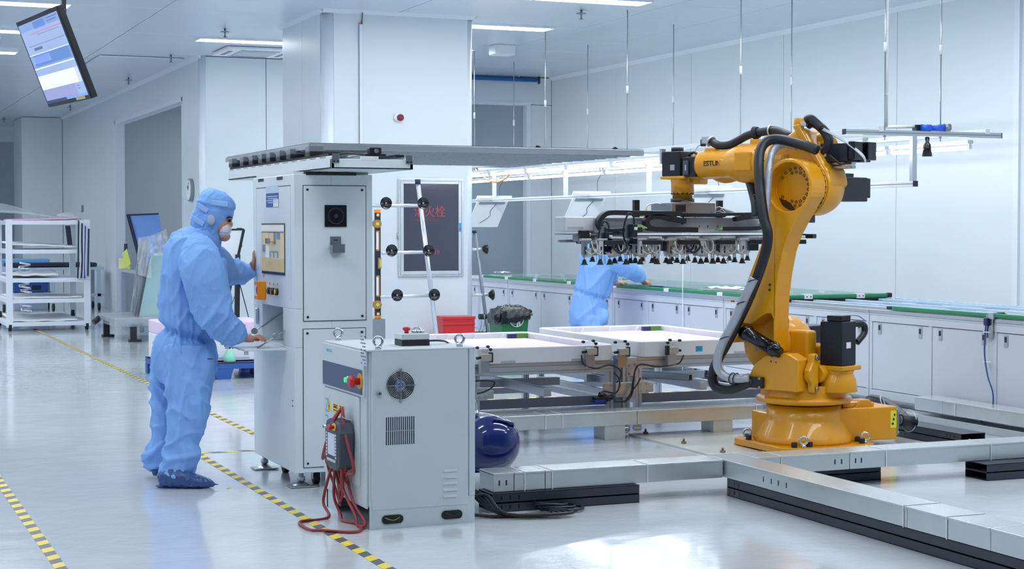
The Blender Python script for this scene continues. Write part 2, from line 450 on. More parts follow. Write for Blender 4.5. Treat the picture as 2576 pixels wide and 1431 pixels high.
# body with a real recess where the keyboard shelf folds out (opening on the left side)
ry0, rz0 = (9.507,0.809); ry1, rz1 = (9.996,1.03)
bd = MB()
bd.span((KX+.22, KY, .09), (KX2, KY2, 1.80))
bd.span((KX, KY, .09), (KX+.22, KY2, rz0)); bd.span((KX, KY, rz1), (KX+.22, KY2, 1.80))
bd.span((KX, KY, rz0), (KX+.22, ry0, rz1)); bd.span((KX, ry1, rz0), (KX+.22, KY2, rz1))
mesh_obj('body', bd, WHITE, k, .004)
# front doors
def panel_y(p0, p1, name, m, parent, y, th=.006, bevel=.003):
    (a, b), (c, d) = p0, p1
    return S(name, m, parent, (min(a, c), y-th, min(b, d)), (max(a, c), y, max(b, d)), bevel)
for p0, p1 in (((2.545,1.734), (2.914,0.963)), ((2.542,0.914), (2.911,0.123))):
    x0, x1 = sorted((p0[0], p1[0])); z0, z1 = sorted((p0[1], p1[1]))
    S('door_gap', CHAR, k, (x0-.004, KY-.0015, z0-.004), (x1+.004, KY+.001, z1+.004))
    d = S('door', WHITE, k, (x0, KY-.005, z0), (x1, KY, z1), .002)
    for x in (x0+.022, x1-.022):
        for z in (z0+.022, z1-.022): screw((x, KY-.005, z), (0, -1, 0), .007, d)
x0, z0 = (2.668,1.499); x1, z1 = (2.799,1.625)
g = S('speaker_grille', BLKG, k, (x0, KY-.012, z0), (x1, KY-.005, z1), .006)
mesh_obj('speaker_ring', MB().torus(((x0+x1)/2, KY-.012, (z0+z1)/2), (0, 1, 0), .045, .004), BLK, g)
C('speaker_hub', CHAR, g, ((x0+x1)/2, KY-.016, (z0+z1)/2), ((x0+x1)/2, KY-.01, (z0+z1)/2), .012)
x0, z0 = (2.701,1.351); x1, z1 = (2.765,1.444)
h = mesh_obj('hook_bracket', MB().span((x0, KY-.008, z0), (x1, KY-.005, z1)).span((x0, KY-.05, z0), (x0+.002, KY-.006, z0+.045)).span((x0, KY-.05, z0), (x1+.01, KY-.006, z0+.002)).span((x0, KY-.052, z0), (x1+.01, KY-.05, z0+.05)), STEEL, k)
for dx in (-.006, .006): screw(((x0+x1)/2+dx, KY-.008, z1-.02), (0, -1, 0), .004, h)
# left side: outlined upper panel, sticker, screen, buttons
y0, z0 = (9.324,1.068); y1, z1 = (10.132,1.736)
S('panel_gap', CHAR, k, (KX-.001, y0-.003, 1.735), (KX+.001, y1+.003, 1.739))
S('panel_gap', mat('soft seam', (180, 190, 198), .5), k, (KX-.001, y1, rz1+.05), (KX+.001, y1+.003, 1.735))
S('panel_gap', MAT['soft seam'], k, (KX-.001, y0, rz1+.05), (KX+.001, y0+.003, 1.735))
y0, z0 = (9.592,1.618); y1, z1 = (9.884,1.7)
st = S('info_sticker', mat('sticker blue', (52, 92, 160), .4), k, (KX-.002, y0, z0), (KX, y1, z1))
S('white_corner', PURE, st, (KX-.003, y0, z0), (KX-.002, y0+(y1-y0)*.4, z0+(z1-z0)*.55))
S('white_band', mat('sticker pale', (200, 214, 236), .4), st, (KX-.003, y0, z1), (KX, y1, z1+.045))
for q in range(4): S('print_line', MAT['sticker pale'], st, (KX-.0035, y0+.02, z1-.022-q*.012), (KX-.002, y1-.02-.03*(q%2), z1-.017-q*.012))
y0, z0 = (9.454,1.222); y1, z1 = (9.986,1.516)
S('screen_frame', BLK_METAL, k, (KX-.004, y0-.004, z0-.004), (KX, y1+.004, z1+.004))
sc_ = S('screen', mat('screen base', (196, 190, 172), .15, emit=.35), k, (KX-.006, y0, z0+.012), (KX-.003, y1, z1-.002))
H_ = z1-z0; W_ = y1-y0
cols = {'t': mat('screen tan', (206, 190, 148), .3, emit=.35), 'g': mat('screen grey', (120, 130, 150), .3, emit=.3), 'b': mat('screen gold', (196, 170, 112), .3, emit=.35), 'l': mat('screen light', (214, 220, 222), .3, emit=.35)}
for (u0, v0, u1, v1, c) in ((0, .88, 1, 1, 'l'), (.08, .58, .28, .86, 't'), (.36, .62, .55, .86, 't'), (.56, .6, .66, .86, 'g'), (.7, .7, .84, .86, 'g'), (.18, .6, .4, .72, 'g'),
                             (.4, .58, .62, .66, 'b'), (.05, .42, .18, .58, 'g'), (.2, .3, .34, .56, 'l'), (.4, .42, .75, .445, 'g'), (.38, .3, .42, .42, 'g'), (.55, .3, .58, .42, 'g'), (.72, .3, .76, .42, 'g'), (.0, .02, 1, .28, 'b'),
                             (.22, .2, .5, .205, 'g'), (.22, .17, .5, .175, 'g'), (.22, .14, .5, .145, 'g'), (.22, .11, .42, .115, 'g'), (.86, .3, .99, .86, 't'), (.0, .84, 1, .86, 'g')):
    S('picture_block', cols[c], sc_, (KX-.0075, y1-u1*W_, z0+.012+v0*(H_-.02)), (KX-.006, y1-u0*W_, z0+.012+v1*(H_-.02)))
# buttons
yb, zb = (9.955,1.115)
gd = mesh_obj('stop_button_guard', MB().span((KX-.05, yb-.045, zb+.03), (KX, yb+.045, zb+.055)).span((KX-.05, yb-.045, zb-.055), (KX, yb+.045, zb-.03)).span((KX-.006, yb-.05, zb-.055), (KX, yb+.05, zb+.055)).span((KX-.05, yb-.05, zb-.055), (KX, yb-.036, zb+.055)), ORANGE, k, .008)
C('stop_button', REDP, gd, (KX-.006, yb, zb), (KX-.045, yb, zb), .026, bevel=.006)
for (px, col) in (((9.809,1.117), mat('button green', (20, 120, 80), .3)), ((9.719,1.117), mat('button red', (190, 60, 70), .3)), ((9.625,1.117), mat('button yellow', (220, 214, 40), .3))):
    b = C('button_bezel', BLK, k, (KX, px[0], px[1]), (KX-.014, px[0], px[1]), .021)
    C('button_cap', col, b, (KX-.014, px[0], px[1]), (KX-.02, px[0], px[1]), .014)
    S('button_label', ORANGE, k, (KX-.002, px[0]-.009, px[1]+.036), (KX, px[0]+.009, px[1]+.05))
S('button_label', ORANGE, k, (KX-.002, yb-.01, zb+.08), (KX, yb+.01, zb+.1))
# recess door handle, support arms, fold-out shelf
ya, za = (10.098,0.95)
mesh_obj('latch_handle', MB().span((KX-.016, ya-.012, za-.05), (KX, ya+.012, za+.05)), CHROME, k, .005)
sh = S('keyboard_shelf', WHITE, k, (2.24, 9.42, .785), (2.50, 10.05, .797), .003)
for yy in (9.47, 10.0):
    mesh_obj('support_arm', MB().bar((2.33, yy, .80), (2.44, yy, .865), .004, .03, up=(0,1,0)).bar((2.44, yy, .865), (2.63, yy, .985), .004, .022, up=(0,1,0)).cyl((2.44, yy-.008, .865), (2.44, yy+.008, .865), .02).cyl((2.63, yy-.006, .985), (2.63, yy+.006, .985), .014), STEEL, k)
C('shelf_catch', CHROME, sh, (2.27, 9.50, .76), (2.27, 9.50, .786), .012)
C('shelf_catch', CHROME, sh, (2.27, 10.0, .76), (2.27, 10.0, .786), .012)
for yy in (9.44, 9.6, 9.95): C('shelf_screw', CHROME, sh, (2.25, yy, .78), (2.25, yy, .786), .004, n=8)
# upper beam that carries the roof, drawn out to the front and to the back
AX0, AX1, AY0, AY1 = 2.56, 3.03, 8.74, 11.2
bm_ = MB().span((AX0, AY0, 1.815), (AX0+.02, AY1, 1.885)).span((AX0, AY0, 1.815), (AX1, AY1, 1.826)).span((AX0, AY0, 1.815), (AX1, AY0+.02, 1.87)).span((AX1-.02, AY0, 1.815), (AX1, AY1, 1.885)).span((AX0+.17, AY0-.001, 1.86), (AX0+.27, AY0+.02, 1.885))
mesh_obj('top_beam', bm_, WHITE, k, .003)
S('neck_plate', WHITE, k, (KX+.01, KY+.05, 1.80), (KX2-.01, KY2-.05, 1.816))
S('cable_gap', BLK, k, (2.56, KY-.002, 1.795), (2.86, KY+.05, 1.812))
for x0_, x1_ in ((2.63, 2.72), (2.74, 2.85)): TB('inner_cable', BLK, k, smooth_path([(x0_, KY-.004, 1.80), ((x0_+x1_)/2, KY-.012, 1.812), (x1_, KY-.004, 1.80)]), .004)
for ys_ in (9.5, 9.95): S('cable_slot', BLK, k, (KX-.002, ys_, 1.775), (KX+.004, ys_+.13, 1.793))
for k_ in range(12): S('beam_slot', BLK, k, (AX0-.001, AY0+.1+k_*.2, 1.879), (AX0+.001, AY0+.22+k_*.2, 1.882))
# rails and carriages on the beam
S('slide_rail', BLK_METAL, k, (AX0+.01, AY0+.08, 1.885), (AX0+.06, AY1, 1.90))
S('slide_rail', BLK_METAL, k, (AX1-.07, AY0+.1, 1.885), (AX1-.02, AY1, 1.90))
for yy in (9.2, 9.62, 9.86, 10.1, 10.3, 10.55, 10.8, 11.12):
    c = S('carriage', BLK, k, (AX0-.005, yy-.05, 1.90), (AX0+.08, yy+.05, 1.925), .004)
    S('carriage_block', ALUD, c, (AX0-.005, yy-.045, 1.925), (AX0+.08, yy+.045, 1.958), .003)
for x, y in ((AX0+.005, AY0-.004), (AX1-.045, AY0-.004)):
    p = S('end_plate', STEEL, k, (x, y-.004, 1.845), (x+.04, y, 1.895), .002)
    for dx in (.01, .03): screw((x+dx, y-.004, 1.855), (0, -1, 0), .005, p)
C('lead_screw', STEEL, k, (AX0+.26, AY0+.04, 1.90), (AX0+.26, AY1, 1.90), .010)
bl = S('bearing_block', BLK_METAL, k, (AX0+.2, AY0+.02, 1.886), (AX0+.32, AY0+.07, 1.90), .004)
S('bearing_top', BLK_METAL, bl, (AX0+.225, AY0+.02, 1.90), (AX0+.295, AY0+.07, 1.935), .006)
C('bearing_nut', STEEL, bl, (AX0+.26, AY0+.018, 1.915), (AX0+.26, AY0+.0, 1.915), .012)
TB('drive_cable', BLK, k, smooth_path([(AX0+.1, AY0+.3, 1.892), (AX0+.14, AY0+.2, 1.91), (AX0+.18, AY0+.1, 1.9), (AX0+.21, AY0+.05, 1.895)]), .006)
# feet and castors
def level_foot(x, y, z, parent):
    f = C('levelling_foot', STEEL, parent, (x, y, .012), (x, y, z), .014)
    mesh_obj('foot_plate', MB().box((x, y, .006), (.15, .12, .006)).loft([((x, y, .009), .05), ((x, y, .03), .018)], 12), STEEL, f, .002)
    C('foot_nut', STEEL, f, (x, y, .035), (x, y, .06), .024, n=6)
    return f
for x, y in ((KX+.06, KY+.09), (KX+.04, KY2-.1), (KX2-.05, KY+.09), (KX2-.05, KY2-.1)): level_foot(x, y, .09, k)
for x, y in ((KX+.17, KY+.17), (KX+.12, KY2-.3), (KX2-.1, KY+.25)):
    c = mesh_obj('castor_fork', MB().box((x, y, .082), (.06, .06, .012)).box((x-.022, y, .055), (.004, .04, .05)).box((x+.022, y, .055), (.004, .04, .05)), STEEL, k)
    C('castor_wheel', RUB, c, (x-.016, y, .037), (x+.016, y, .037), .037)
for z in (.47, .50): S('scuff_mark', INK, k, (KX-.001, KY+.04, z), (KX, KY+.055, z+.008))

# roof: aluminium slats under a thin dark sheet, carried above the cabinet
r = thing('sliding_roof_panel', 'large flat grey slatted panel carried level above the white operator cabinet', 'canopy', (2.60, 9.31, 1.96))
S('top_sheet', mat('dark sheet edge', (64, 74, 98), .3), r, (-.0, 0, .018), (2.14, 2.1, .022))
n = 12
for i in range(n):
    y0 = i*(2.1/n)
    s = mesh_obj('slat', MB().span((0, y0+.004, -.012), (2.14, y0+2.1/n-.004, .018)).span((0, y0+.004, -.02), (2.14, y0+.02, -.0125)), mat('pale slat aluminium', (210, 219, 226), .35, metal=.15), r)
    for q in range(9): C('slat_hole', INK, s, (.2+q*.23, y0+.012, -.021), (.2+q*.23, y0+.012, -.019), .004, n=6)
S('edge_profile', ALU, r, (-.008, -.012, -.018), (2.14, 0, .018), .002)
S('edge_profile', ALU, r, (-.012, -.012, -.016), (-.008, 2.1, .016), .001)
for x in (1.43, 1.95): mesh_obj('edge_bolt', MB().loft([((x, .01, .022), .02), ((x, .01, .034), .008)], 8), BLK, r)

# ============================================================ ROBOT CONTROLLER
CX, CY, CX2, CY2 = 2.485, 7.86, 3.052, 8.62
k = thing('robot_controller', 'pale grey waist-high robot control cabinet with a round fan grille and lifting eyes', 'cabinet', (0, 0, 0))
mesh_obj('body', MB().span((CX+.012, CY+.012, .11), (CX2-.012, CY2, .885)), WHITE2, k, .003)
# plinth with open sides
pl = MB().span((CX+.01, CY+.004, 0), (CX2, CY+.01, .14)).span((CX+.01, CY2-.02, 0), (CX2, CY2, .11)).span((CX2-.006, CY+.01, 0), (CX2, CY2, .12)).span((CX+.01, CY2-.2, 0), (CX+.014, CY2, .11))
mesh_obj('plinth', pl, WHITE2, k)
mesh_obj('front_door', MB().span((CX+.022, CY, .095), (CX2-.035, CY+.014, .888)), WHITE2, k, .004)
mesh_obj('side_strip', MB().span((CX2-.03, CY+.001, .14), (CX2+.002, CY+.016, .887)), WHITE2, k, .003)
S('side_door', WHITE2, k, (CX, CY+.028, .10), (CX+.012, CY2-.004, .886), .004)
S('top_lid', WHITE2, k, (CX-.002, CY-.002, .885), (CX2+.004, CY2+.004, .893), .002)
# control stripe
y0, z0 = (8.664,0.7); y1, z1 = (7.885,0.695)
zs0, zs1 = .665, .79
f = S('side_upper_cover', WHITE2, k, (CX-.012, CY+.03, .655), (CX, CY2-.004, .884), .003)
s = S('control_stripe', SLATE, k, (CX-.014, CY+.05, zs0), (CX-.011, CY2-.01, zs1), .001)
S('side_lower_cover', WHITE2, k, (CX-.008, CY+.12, .2), (CX, CY2-.01, .648), .003)
def on_side(px, py): return None
for (yy, zz, col, rr) in ((*(8.115,0.726), mat('green lamp', (40, 220, 110), .3, emit=1.2), .013), (*(8.06,0.724), mat('red lens', (190, 40, 70), .25), .013)):
    b = C('button_bezel', CHROME, s, (CX-.014, yy, zz), (CX-.03, yy, zz), rr+.005)
    C('button_lens', col, b, (CX-.03, yy, zz), (CX-.042, yy, zz), rr)
yy, zz = (7.939,0.733)
e = mesh_obj('stop_ring', MB().cyl((CX-.013, yy, zz), (CX-.019, yy, zz), .04, n=32), mat('stop ring yellow', (214, 160, 40), .5), s)
mesh_obj('emergency_stop', MB().loft([((CX-.019, yy, zz), .018), ((CX-.045, yy, zz), .018), ((CX-.05, yy, zz), .03), ((CX-.068, yy, zz), .03), ((CX-.074, yy, zz), .022)], 24), REDP, e)
# lettering and stickers on the side
def stick_x(name, m, parent, p0, p1, x=CX-.013, th=.0015):
    (a, b), (c, d) = p0, p1
    return S(name, m, parent, (x-th, min(a, c), min(b, d)), (x, max(a, c), max(b, d)))
text_obj('nameplate_lettering', 'ROBOTICS', .022, LBLUE, k, (CX-.0125, 8.54, .842), (0, -1, 0), (0, 0, 1), .0004)
q = stick_x('data_label', mat('label print', (206, 212, 226), .5), k, (7.927,0.882), (7.836,0.816))
y0, z0 = (7.836,0.816); y1, z1 = (7.927,0.882)
for i in range(9):
    for j in range(3):
        if (i*3+j) % 4 != 1: S('label_print', SLATE, q, (CX-.0158, min(y0,y1)+.012+j*.028, min(z0,z1)+.008+i*.0165), (CX-.0142, min(y0,y1)+.03+j*.028, min(z0,z1)+.014+i*.0165))
a_ = (8.543,0.526); b_ = (8.469,0.532); c_ = (8.505,0.608)
w_ = mesh_obj('warning_triangle', MB().prism([a_, b_, c_], CX-.0095, CX-.008, 'yz'), YSTK, k)
mesh_obj('lightning_mark', MB().prism([(c_[0]+.003, c_[1]-.03), (c_[0]-.01, c_[1]-.06), (c_[0]-.002, c_[1]-.06), (c_[0]-.008, c_[1]-.085), (c_[0]+.01, c_[1]-.052), (c_[0]+.002, c_[1]-.052)], CX-.0105, CX-.0095, 'yz'), INK, w_)
for p0, p1 in (((8.431,0.579), (8.344,0.528)), ((8.322,0.578), (8.23,0.529))):
    q = stick_x('warning_sticker', YSTK, k, p0, p1, CX-.008)
    ya, yb_ = sorted((p0[0], p1[0])); za, zb_ = sorted((p0[1], p1[1]))
    for i in range(3): S('print_line', INK, q, (CX-.0105, ya+.008, za+.012+i*.014), (CX-.0094, yb_-.008, za+.016+i*.014))
    S('print_line', INK, q, (CX-.0105, ya+.02, zb_-.022), (CX-.0094, yb_-.015, zb_-.014))
text_obj('vertical_lettering', 'ESTUN', .085, LBLUE, k, (CX-.0085, 8.52, .25), (0, 0, 1), (0, 1, 0), .0004, sx=1.35)
# fan grille
x0, z0 = (2.655,0.713)
fan = C('fan_opening', BLK, k, (x0, CY-.001, z0), (x0, CY+.002, z0), .072, n=40)
g = MB()
for q in range(8): g.torus((x0, CY-.007, z0), (0, 1, 0), .018+.0075*q, .0014, 36, 5)
for a in (0, PI/2): g.bar((x0-math.cos(a)*.078, CY-.009, z0-math.sin(a)*.078), (x0+math.cos(a)*.078, CY-.009, z0+math.sin(a)*.078), .003)
mesh_obj('fan_grille', g, CHROME, fan)
C('fan_hub', mat('fan hub label', (120, 150, 190), .4), fan, (x0, CY-.003, z0), (x0, CY-.001, z0), .028)
for s_ in (-1, 1): C('grille_screw', CHROME, fan, (x0, CY-.01, z0+s_*.08), (x0, CY, z0+s_*.08), .006, n=10)
x0, z0 = (2.543,0.676)
lk = C('door_lock', CHROME, k, (x0, CY, z0), (x0, CY-.014, z0), .011, n=20)
C('lock_core', BLK, lk, (x0, CY-.0145, z0), (x0, CY-.0135, z0), .005, n=12)
for (pa, pb) in (((2.582,0.556), (2.725,0.488)), ((2.581,0.486), (2.725,0.418))):
    for i in range(14):
        x = pa[0]+(pb[0]-pa[0])*i/13
        S('vent_slot', INK, k, (x-.0025, CY-.0012, pb[1]), (x+.0025, CY+.001, pa[1]))
for i in range(5):
    (xa, za) = ((2.883,0.269)[0], (2.883,0.269)[1]-i*.0325)
    mesh_obj('louvre', MB().prism([(CY-.006, za), (CY+.0, za+.012), (CY, za)], xa, xa+.072, 'yz'), WHITE2, k)
for pc in ((2.613,0.046), (2.928,0.049)):
    m_ = MB(); pts = []
    for i in range(24):
        a = 2*PI*i/24; pts.append((pc[0]+math.cos(a)*.022+(.034 if math.cos(a) > 0 else -.034), pc[1]+math.sin(a)*.022))
    mesh_obj('cable_opening', m_.prism(pts, CY-.0015, CY+.003), BLKG, k)
    TB('cable_glimpse', mat('green yellow wire', (120, 130, 60), .5) if pc[0] < 2.8 else BLK_METAL, k, smooth_path([(pc[0]-.04, CY-.003, pc[1]+.01), (pc[0], CY-.006, pc[1]-.004), (pc[0]+.035, CY-.003, pc[1]+.008)]), .003)
for x, y in ((CX+.07, 8.60), (CX+.068, 7.90), (CX2-.06, 7.92), (CX2-.06, 8.58)):
    e = mesh_obj('lifting_eye', MB().torus((x, y, .932), (.6, 1, 0), .022, .0075), CHROME, k)
    C('eye_base', CHROME, e, (x, y, .893), (x, y, .912), .016, n=12)
# junction box resting on top, with its stop button
j = thing('pushbutton_box', 'small grey and black push-button box with a red mushroom stop button, on the robot controller', 'box', (2.80, 8.10, .893))
S('base', BLK, j, (-.075, -.06, 0), (.075, .06, .032), .003)
S('cover', WHITE2, j, (-.075, -.06, .032), (.075, .06, .062), .004)
mesh_obj('stop_button', MB().loft([((-.03, 0, .062), .011), ((-.03, 0, .075), .011), ((-.03, 0, .079), .02), ((-.03, 0, .09), .02), ((-.03, 0, .094), .014)], 20), REDP, j)
for dx in (.01, .035, .055): C('metal_button', CHROME, j, (dx, 0, .062), (dx, 0, .078), .011)
o = TB('signal_cable', BLK, None, smooth_path([(2.878, 8.10, .912), (2.92, 8.10, .914), (2.97, 8.12, .91), (3.01, 8.16, .9), (3.05, 8.2, .87), (3.065, 8.22, .78)]), .005)
tag(o, 'short black cable from the push-button box over the controller top', 'cable')
# teach pendant hanging on the left side
P = thing('teach_pendant', 'dark grey teach pendant with a small screen and keypad, hanging on the robot controller', 'controller', (CX-.058, 8.17, .395))
m_ = MB(); out = [(-.115, -.13), (-.07, -.175), (.07, -.175), (.115, -.13), (.125, .09), (.10, .155), (.045, .175), (.03, .15), (-.03, .15), (-.045, .175), (-.10, .155), (-.125, .09)]
mesh_obj('housing', m_.prism(out, -.035, .045, 'yz'), GREY_DEV, P, .012, 3)
S('screen_bezel', mat('pendant face', (50, 58, 74), .4), P, (-.037, -.09, -.13), (-.034, .09, .12), .002)
S('screen', mat('pendant screen', (196, 204, 220), .2, emit=.25), P, (-.039, -.055, -.075), (-.036, .06, .075), .002)
for c_ in range(2):
    for r_ in range(8): S('key', PURE, P, (-.041, (-.083 if c_ else .070), -.09+r_*.022), (-.036, (-.070 if c_ else .083), -.076+r_*.022))
for q in range(7): S('key', PURE, P, (-.041, -.07+q*.021, -.118), (-.036, -.058+q*.021, -.1))
mesh_obj('stop_button', MB().loft([((-.035, -.045, .125), .013), ((-.055, -.045, .125), .013), ((-.058, -.045, .125), .022), ((-.07, -.045, .125), .02)], 20), REDP, P)
C('stop_ring', YSTK, P, (-.035, -.045, .125), (-.04, -.045, .125), .026)
C('key_switch', CHROME, P, (-.035, .06, .115), (-.062, .06, .115), .012)
mesh_obj('hand_strap', MB().tube(smooth_path([(.04, -.02, .12), (.075, -.06, .06), (.08, -.07, -.04), (.045, -.04, -.1)]), .014), BLK, P)
hk = mesh_obj('hanging_hook', MB().tube(smooth_path([(.06, -.06, .17), (.02, -.06, .18), (-.01, -.06, .2)]), .004).tube(smooth_path([(.06, -.09, .17), (.02, -.09, .18), (-.01, -.09, .2)]), .004), CHROME, P)
for c_ in P.children: c_.scale = (1, 1.05, .74)
# red pendant cable: hangs over its hook in loops and lies on the floor
hx = CX-.03; hy = 8.13; hz = .585
def loop(bot, w, y0, ph, r=.007):
    return smooth_path([(hx-.02, hy, hz), (hx-.03, hy-.02-w*.3, hz-.12), (hx-.03+.01*ph, hy+y0-w, hz-.3), (hx-.02, hy+y0-w*.6, bot+.06), (hx-.01+.01*ph, hy+y0, bot), (hx, hy+y0+w*.7, bot+.08), (hx-.03, hy+y0+w, hz-.3), (hx-.05, hy+w*.4+.02, hz-.1), (hx-.02, hy+.01, hz-.005)], 7)
kc = MB()
for args in ((.13, .13, .08, 0), (.17, .16, .10, 1), (.10, .10, .05, -1), (.20, .20, .03, 2), (.07, .12, .12, 1.5), (.25, .17, .16, -.5)): kc.tube(loop(*args), .0075, 8)
g0 = (2.213,7.923); 
kc.tube(smooth_path([(CX-.062, 8.22, .28), (CX-.06, 8.25, .12), (CX-.04, 8.2, .03), (CX-.05, 8.12, .0085), (CX-.0, 7.98, .0085), (CX-.08, 7.8, .0085), (g0[0]+.05, g0[1]-.02, .0085), (g0[0], g0[1]+.02, .0085), (g0[0]+.01, g0[1]+.25, .0085), (CX-.09, 8.25, .0085), (CX-.085, 8.36, .08), (CX-.065, 8.26, .28)], 8), .0075, 8)
kc.tube(smooth_path([(CX-.062, 8.18, .28), (CX-.05, 8.10, .16), (CX-.03, 7.98, .06), (CX-.03, 7.93, .012), (CX+.0, 7.90, .03), (CX-.02, 8.05, .12), (CX-.03, 8.15, .3), (hx-.02, hy, hz)], 8), .0075, 8)
o = mesh_obj('pendant_cable', kc, RED, None)
tag(o, 'long red cable hung in loops beside the robot controller and trailing on the floor', 'cable')

# ============================================================ CABLE DUCTS ON THE FLOOR
def duct(name, label, loc, rz, L, w=.2, h=.1, seams=(), slots=(), ties=(), group=None, z0=.1, z1=None):
    t = thing(name, label, 'cable duct', (loc[0], loc[1], loc[2]), rz, group)
    xs_ = [0]+list(seams)+[L]
    for i in range(len(xs_)-1):
        S('duct_body', GALV, t, (xs_[i]+.0015, 0, 0), (xs_[i+1]-.0015, w, h-.004), .003)
        S('duct_lid', GALV, t, (xs_[i]+.0015, -.003, h-.012), (xs_[i+1]-.0015, w+.003, h), .002)
    for x in slots: S('slot', INK, t, (x-.004, -.0012, h*.34), (x+.004, .001, h*.62))
    for x in ties: mesh_obj('white_tie', MB().box((x, w/2, h+.0015), (.006, w+.012, .002)).box((x, -.004, h/2), (.006, .002, h+.004)).box((x, w+.004, h/2), (.006, .002, h+.004)), PURE, t)
    return t
def tray_stack(label, loc, rz, L, w=.2, group=None, slots=(), h=.048):
    t = thing('black_cable_tray', label, 'cable tray', loc, rz, group)
    for i in range(2):
        z = i*(h+.002)
        a = mesh_obj('tray_channel', MB().span((0, 0, z), (L, .003, z+h)).span((0, w-.003, z), (L, w, z+h)).span((0, 0, z), (L, w, z+.003)).span((0, 0, z+h-.003), (L, w, z+h)), CHAR, t)
        for x in slots:
            for y in (-.001, w-.002): S('slot', BLKG, a, (x-.004, y, z+.014), (x+.004, y+.003, z+.034))
    return t
DZ = .1
duct('galvanised_duct', 'galvanised steel duct from the robot controller to the corner, on a black tray', (3.26, 8.13, DZ), 0, 1.385, seams=(.12, .30), slots=(.035, .075), ties=(.18, .34, .91))
duct('galvanised_duct', 'galvanised steel duct running along the front of the robot base to the right edge', (4.86, 8.13, DZ), 0, 3.2, seams=(.62,), slots=(.52, .565, .66, .70), ties=(.16, .87, 1.62))
duct('galvanised_duct', 'nearest galvanised duct, running from the corner to the bottom right of the photo', (4.655, 8.335, DZ), -PI/2, 4.6, seams=(.006, 1.9, 2.5), slots=(.62, .70, .77, .85), ties=(.005, 1.875, 2.2))
tray_stack('black slotted tray stack under the duct beside the coiled black cable', (3.241,8.09)+(0,), 0, .86, slots=(.05, .1, .15))
tray_stack('black tray stack lying behind the duct corner, in front of the robot', (5.179,8.278)+(0,), 0, .62)
tray_stack('black tray stack with an open end under the duct at the right edge', (6.344,7.992)+(0,), 0, 1.4)
tray_stack('long black slotted tray stack under the nearest duct at bottom right', (4.665, 8.12, 0), -PI/2, 4.4, slots=(.03, .08, .13, 3.05, 3.15, 3.25))
# rear duct in front of the trays
t = duct('galvanised_duct', 'galvanised steel duct on two box feet, in front of the pink trays', (4.0, 10.55, DZ), 0, 2.36, w=.2, h=.1, seams=(1.33,), slots=(2.28, 2.34), ties=(.62, .75, 2.3))
for x in (1.08, 1.95): S('box_foot', GALV, t, (x, .01, -.1), (x+.16, .19, 0), .002)
mesh_obj('foot_bolt', MB().box((1.36, .06, -.03), (.06, .03, .02)), STEEL, t)
# ducts behind the robot on the right
duct('galvanised_duct', 'galvanised steel duct in front of the conveyor cabinets, right of the robot', ((7.746,10.626)[0], (7.746,10.626)[1], .1), -PI/2, 3.6, w=.2, ties=(.5,), seams=(.35,))
duct('galvanised_duct', 'upper galvanised duct lying against the conveyor cabinet feet at far right', (7.78, 11.8, .0), -PI/2, 3.2, w=.15, h=.06)
tray_stack('short black slotted tray stack on the floor right of the robot base', ((7.058,9.914)[0], (7.058,9.914)[1], .012), -PI/2-.0, .75, w=.2, slots=(.04, .08, .12, .6, .64, .68))
# floor plate under the robot
p = thing('robot_floor_plate', 'large pale bolted floor plate under the yellow robot', 'floor plate', (5.36, 8.75, 0))
mesh_obj('plate', MB().prism([(0, .25), (1.9, .25), (1.9, 2.0), (0, 2.0)], 0, .012, 'xy'), mat('pale painted steel', (200, 204, 200), .3, grain=.03, scale=4), p, .002)
for q in ((5.469,10.117,0.012), (5.484,9.607,0.012), (6.035,10.737,0.012), (7.121,9.666,0.012), (5.479,10.712,0.012)):
    c = Vector(q)-Vector((5.36, 8.75, 0)); c.z = .012
    b = C('anchor_nut', mat('brass plated nut', (150, 132, 96), .4, metal=.7), p, c, c+Vector((0,0,.014)), .018, n=6)
    C('anchor_stud', MAT['brass plated nut'], b, c+Vector((0,0,.014)), c+Vector((0,0,.034)), .008, n=8)
# black cable coil
kc = MB()
c0 = Vector((3.615,8.029)+(.01,))
for i in range(3):
    kc.torus((c0.x-.03*i, c0.y+.01*i, .012+.013*i), (.04*i, .05, 1), .11-.012*i, .008, 36, 8)
st_ = (3.096,7.944)
for i in range(5):
    a = Vector((3.08+.012*i, 8.35-.05*i, .28-.05*i))
    kc.tube(smooth_path([a, (3.16+.01*i, 8.22-.04*i, .1), (3.24, 8.0-.03*i, .012+.004*i), (3.45+.03*i, 7.88-.02*i, .010+.004*i), (c0.x-.1, c0.y-.08+.02*i, .012+.004*i), (c0.x+.04, c0.y-.1+.03*i, .012)]), .008)
kc.tube(smooth_path([(3.06, 8.0, .02), (3.2, 7.93, .01), (3.4, 7.92, .01), (3.6, 7.93, .01), (c0.x, c0.y-.12, .01)]), .009)
tag(mesh_obj('coiled_cable', kc, HOSE, None), 'coiled black cables on the floor between the controller and the duct', 'cable')
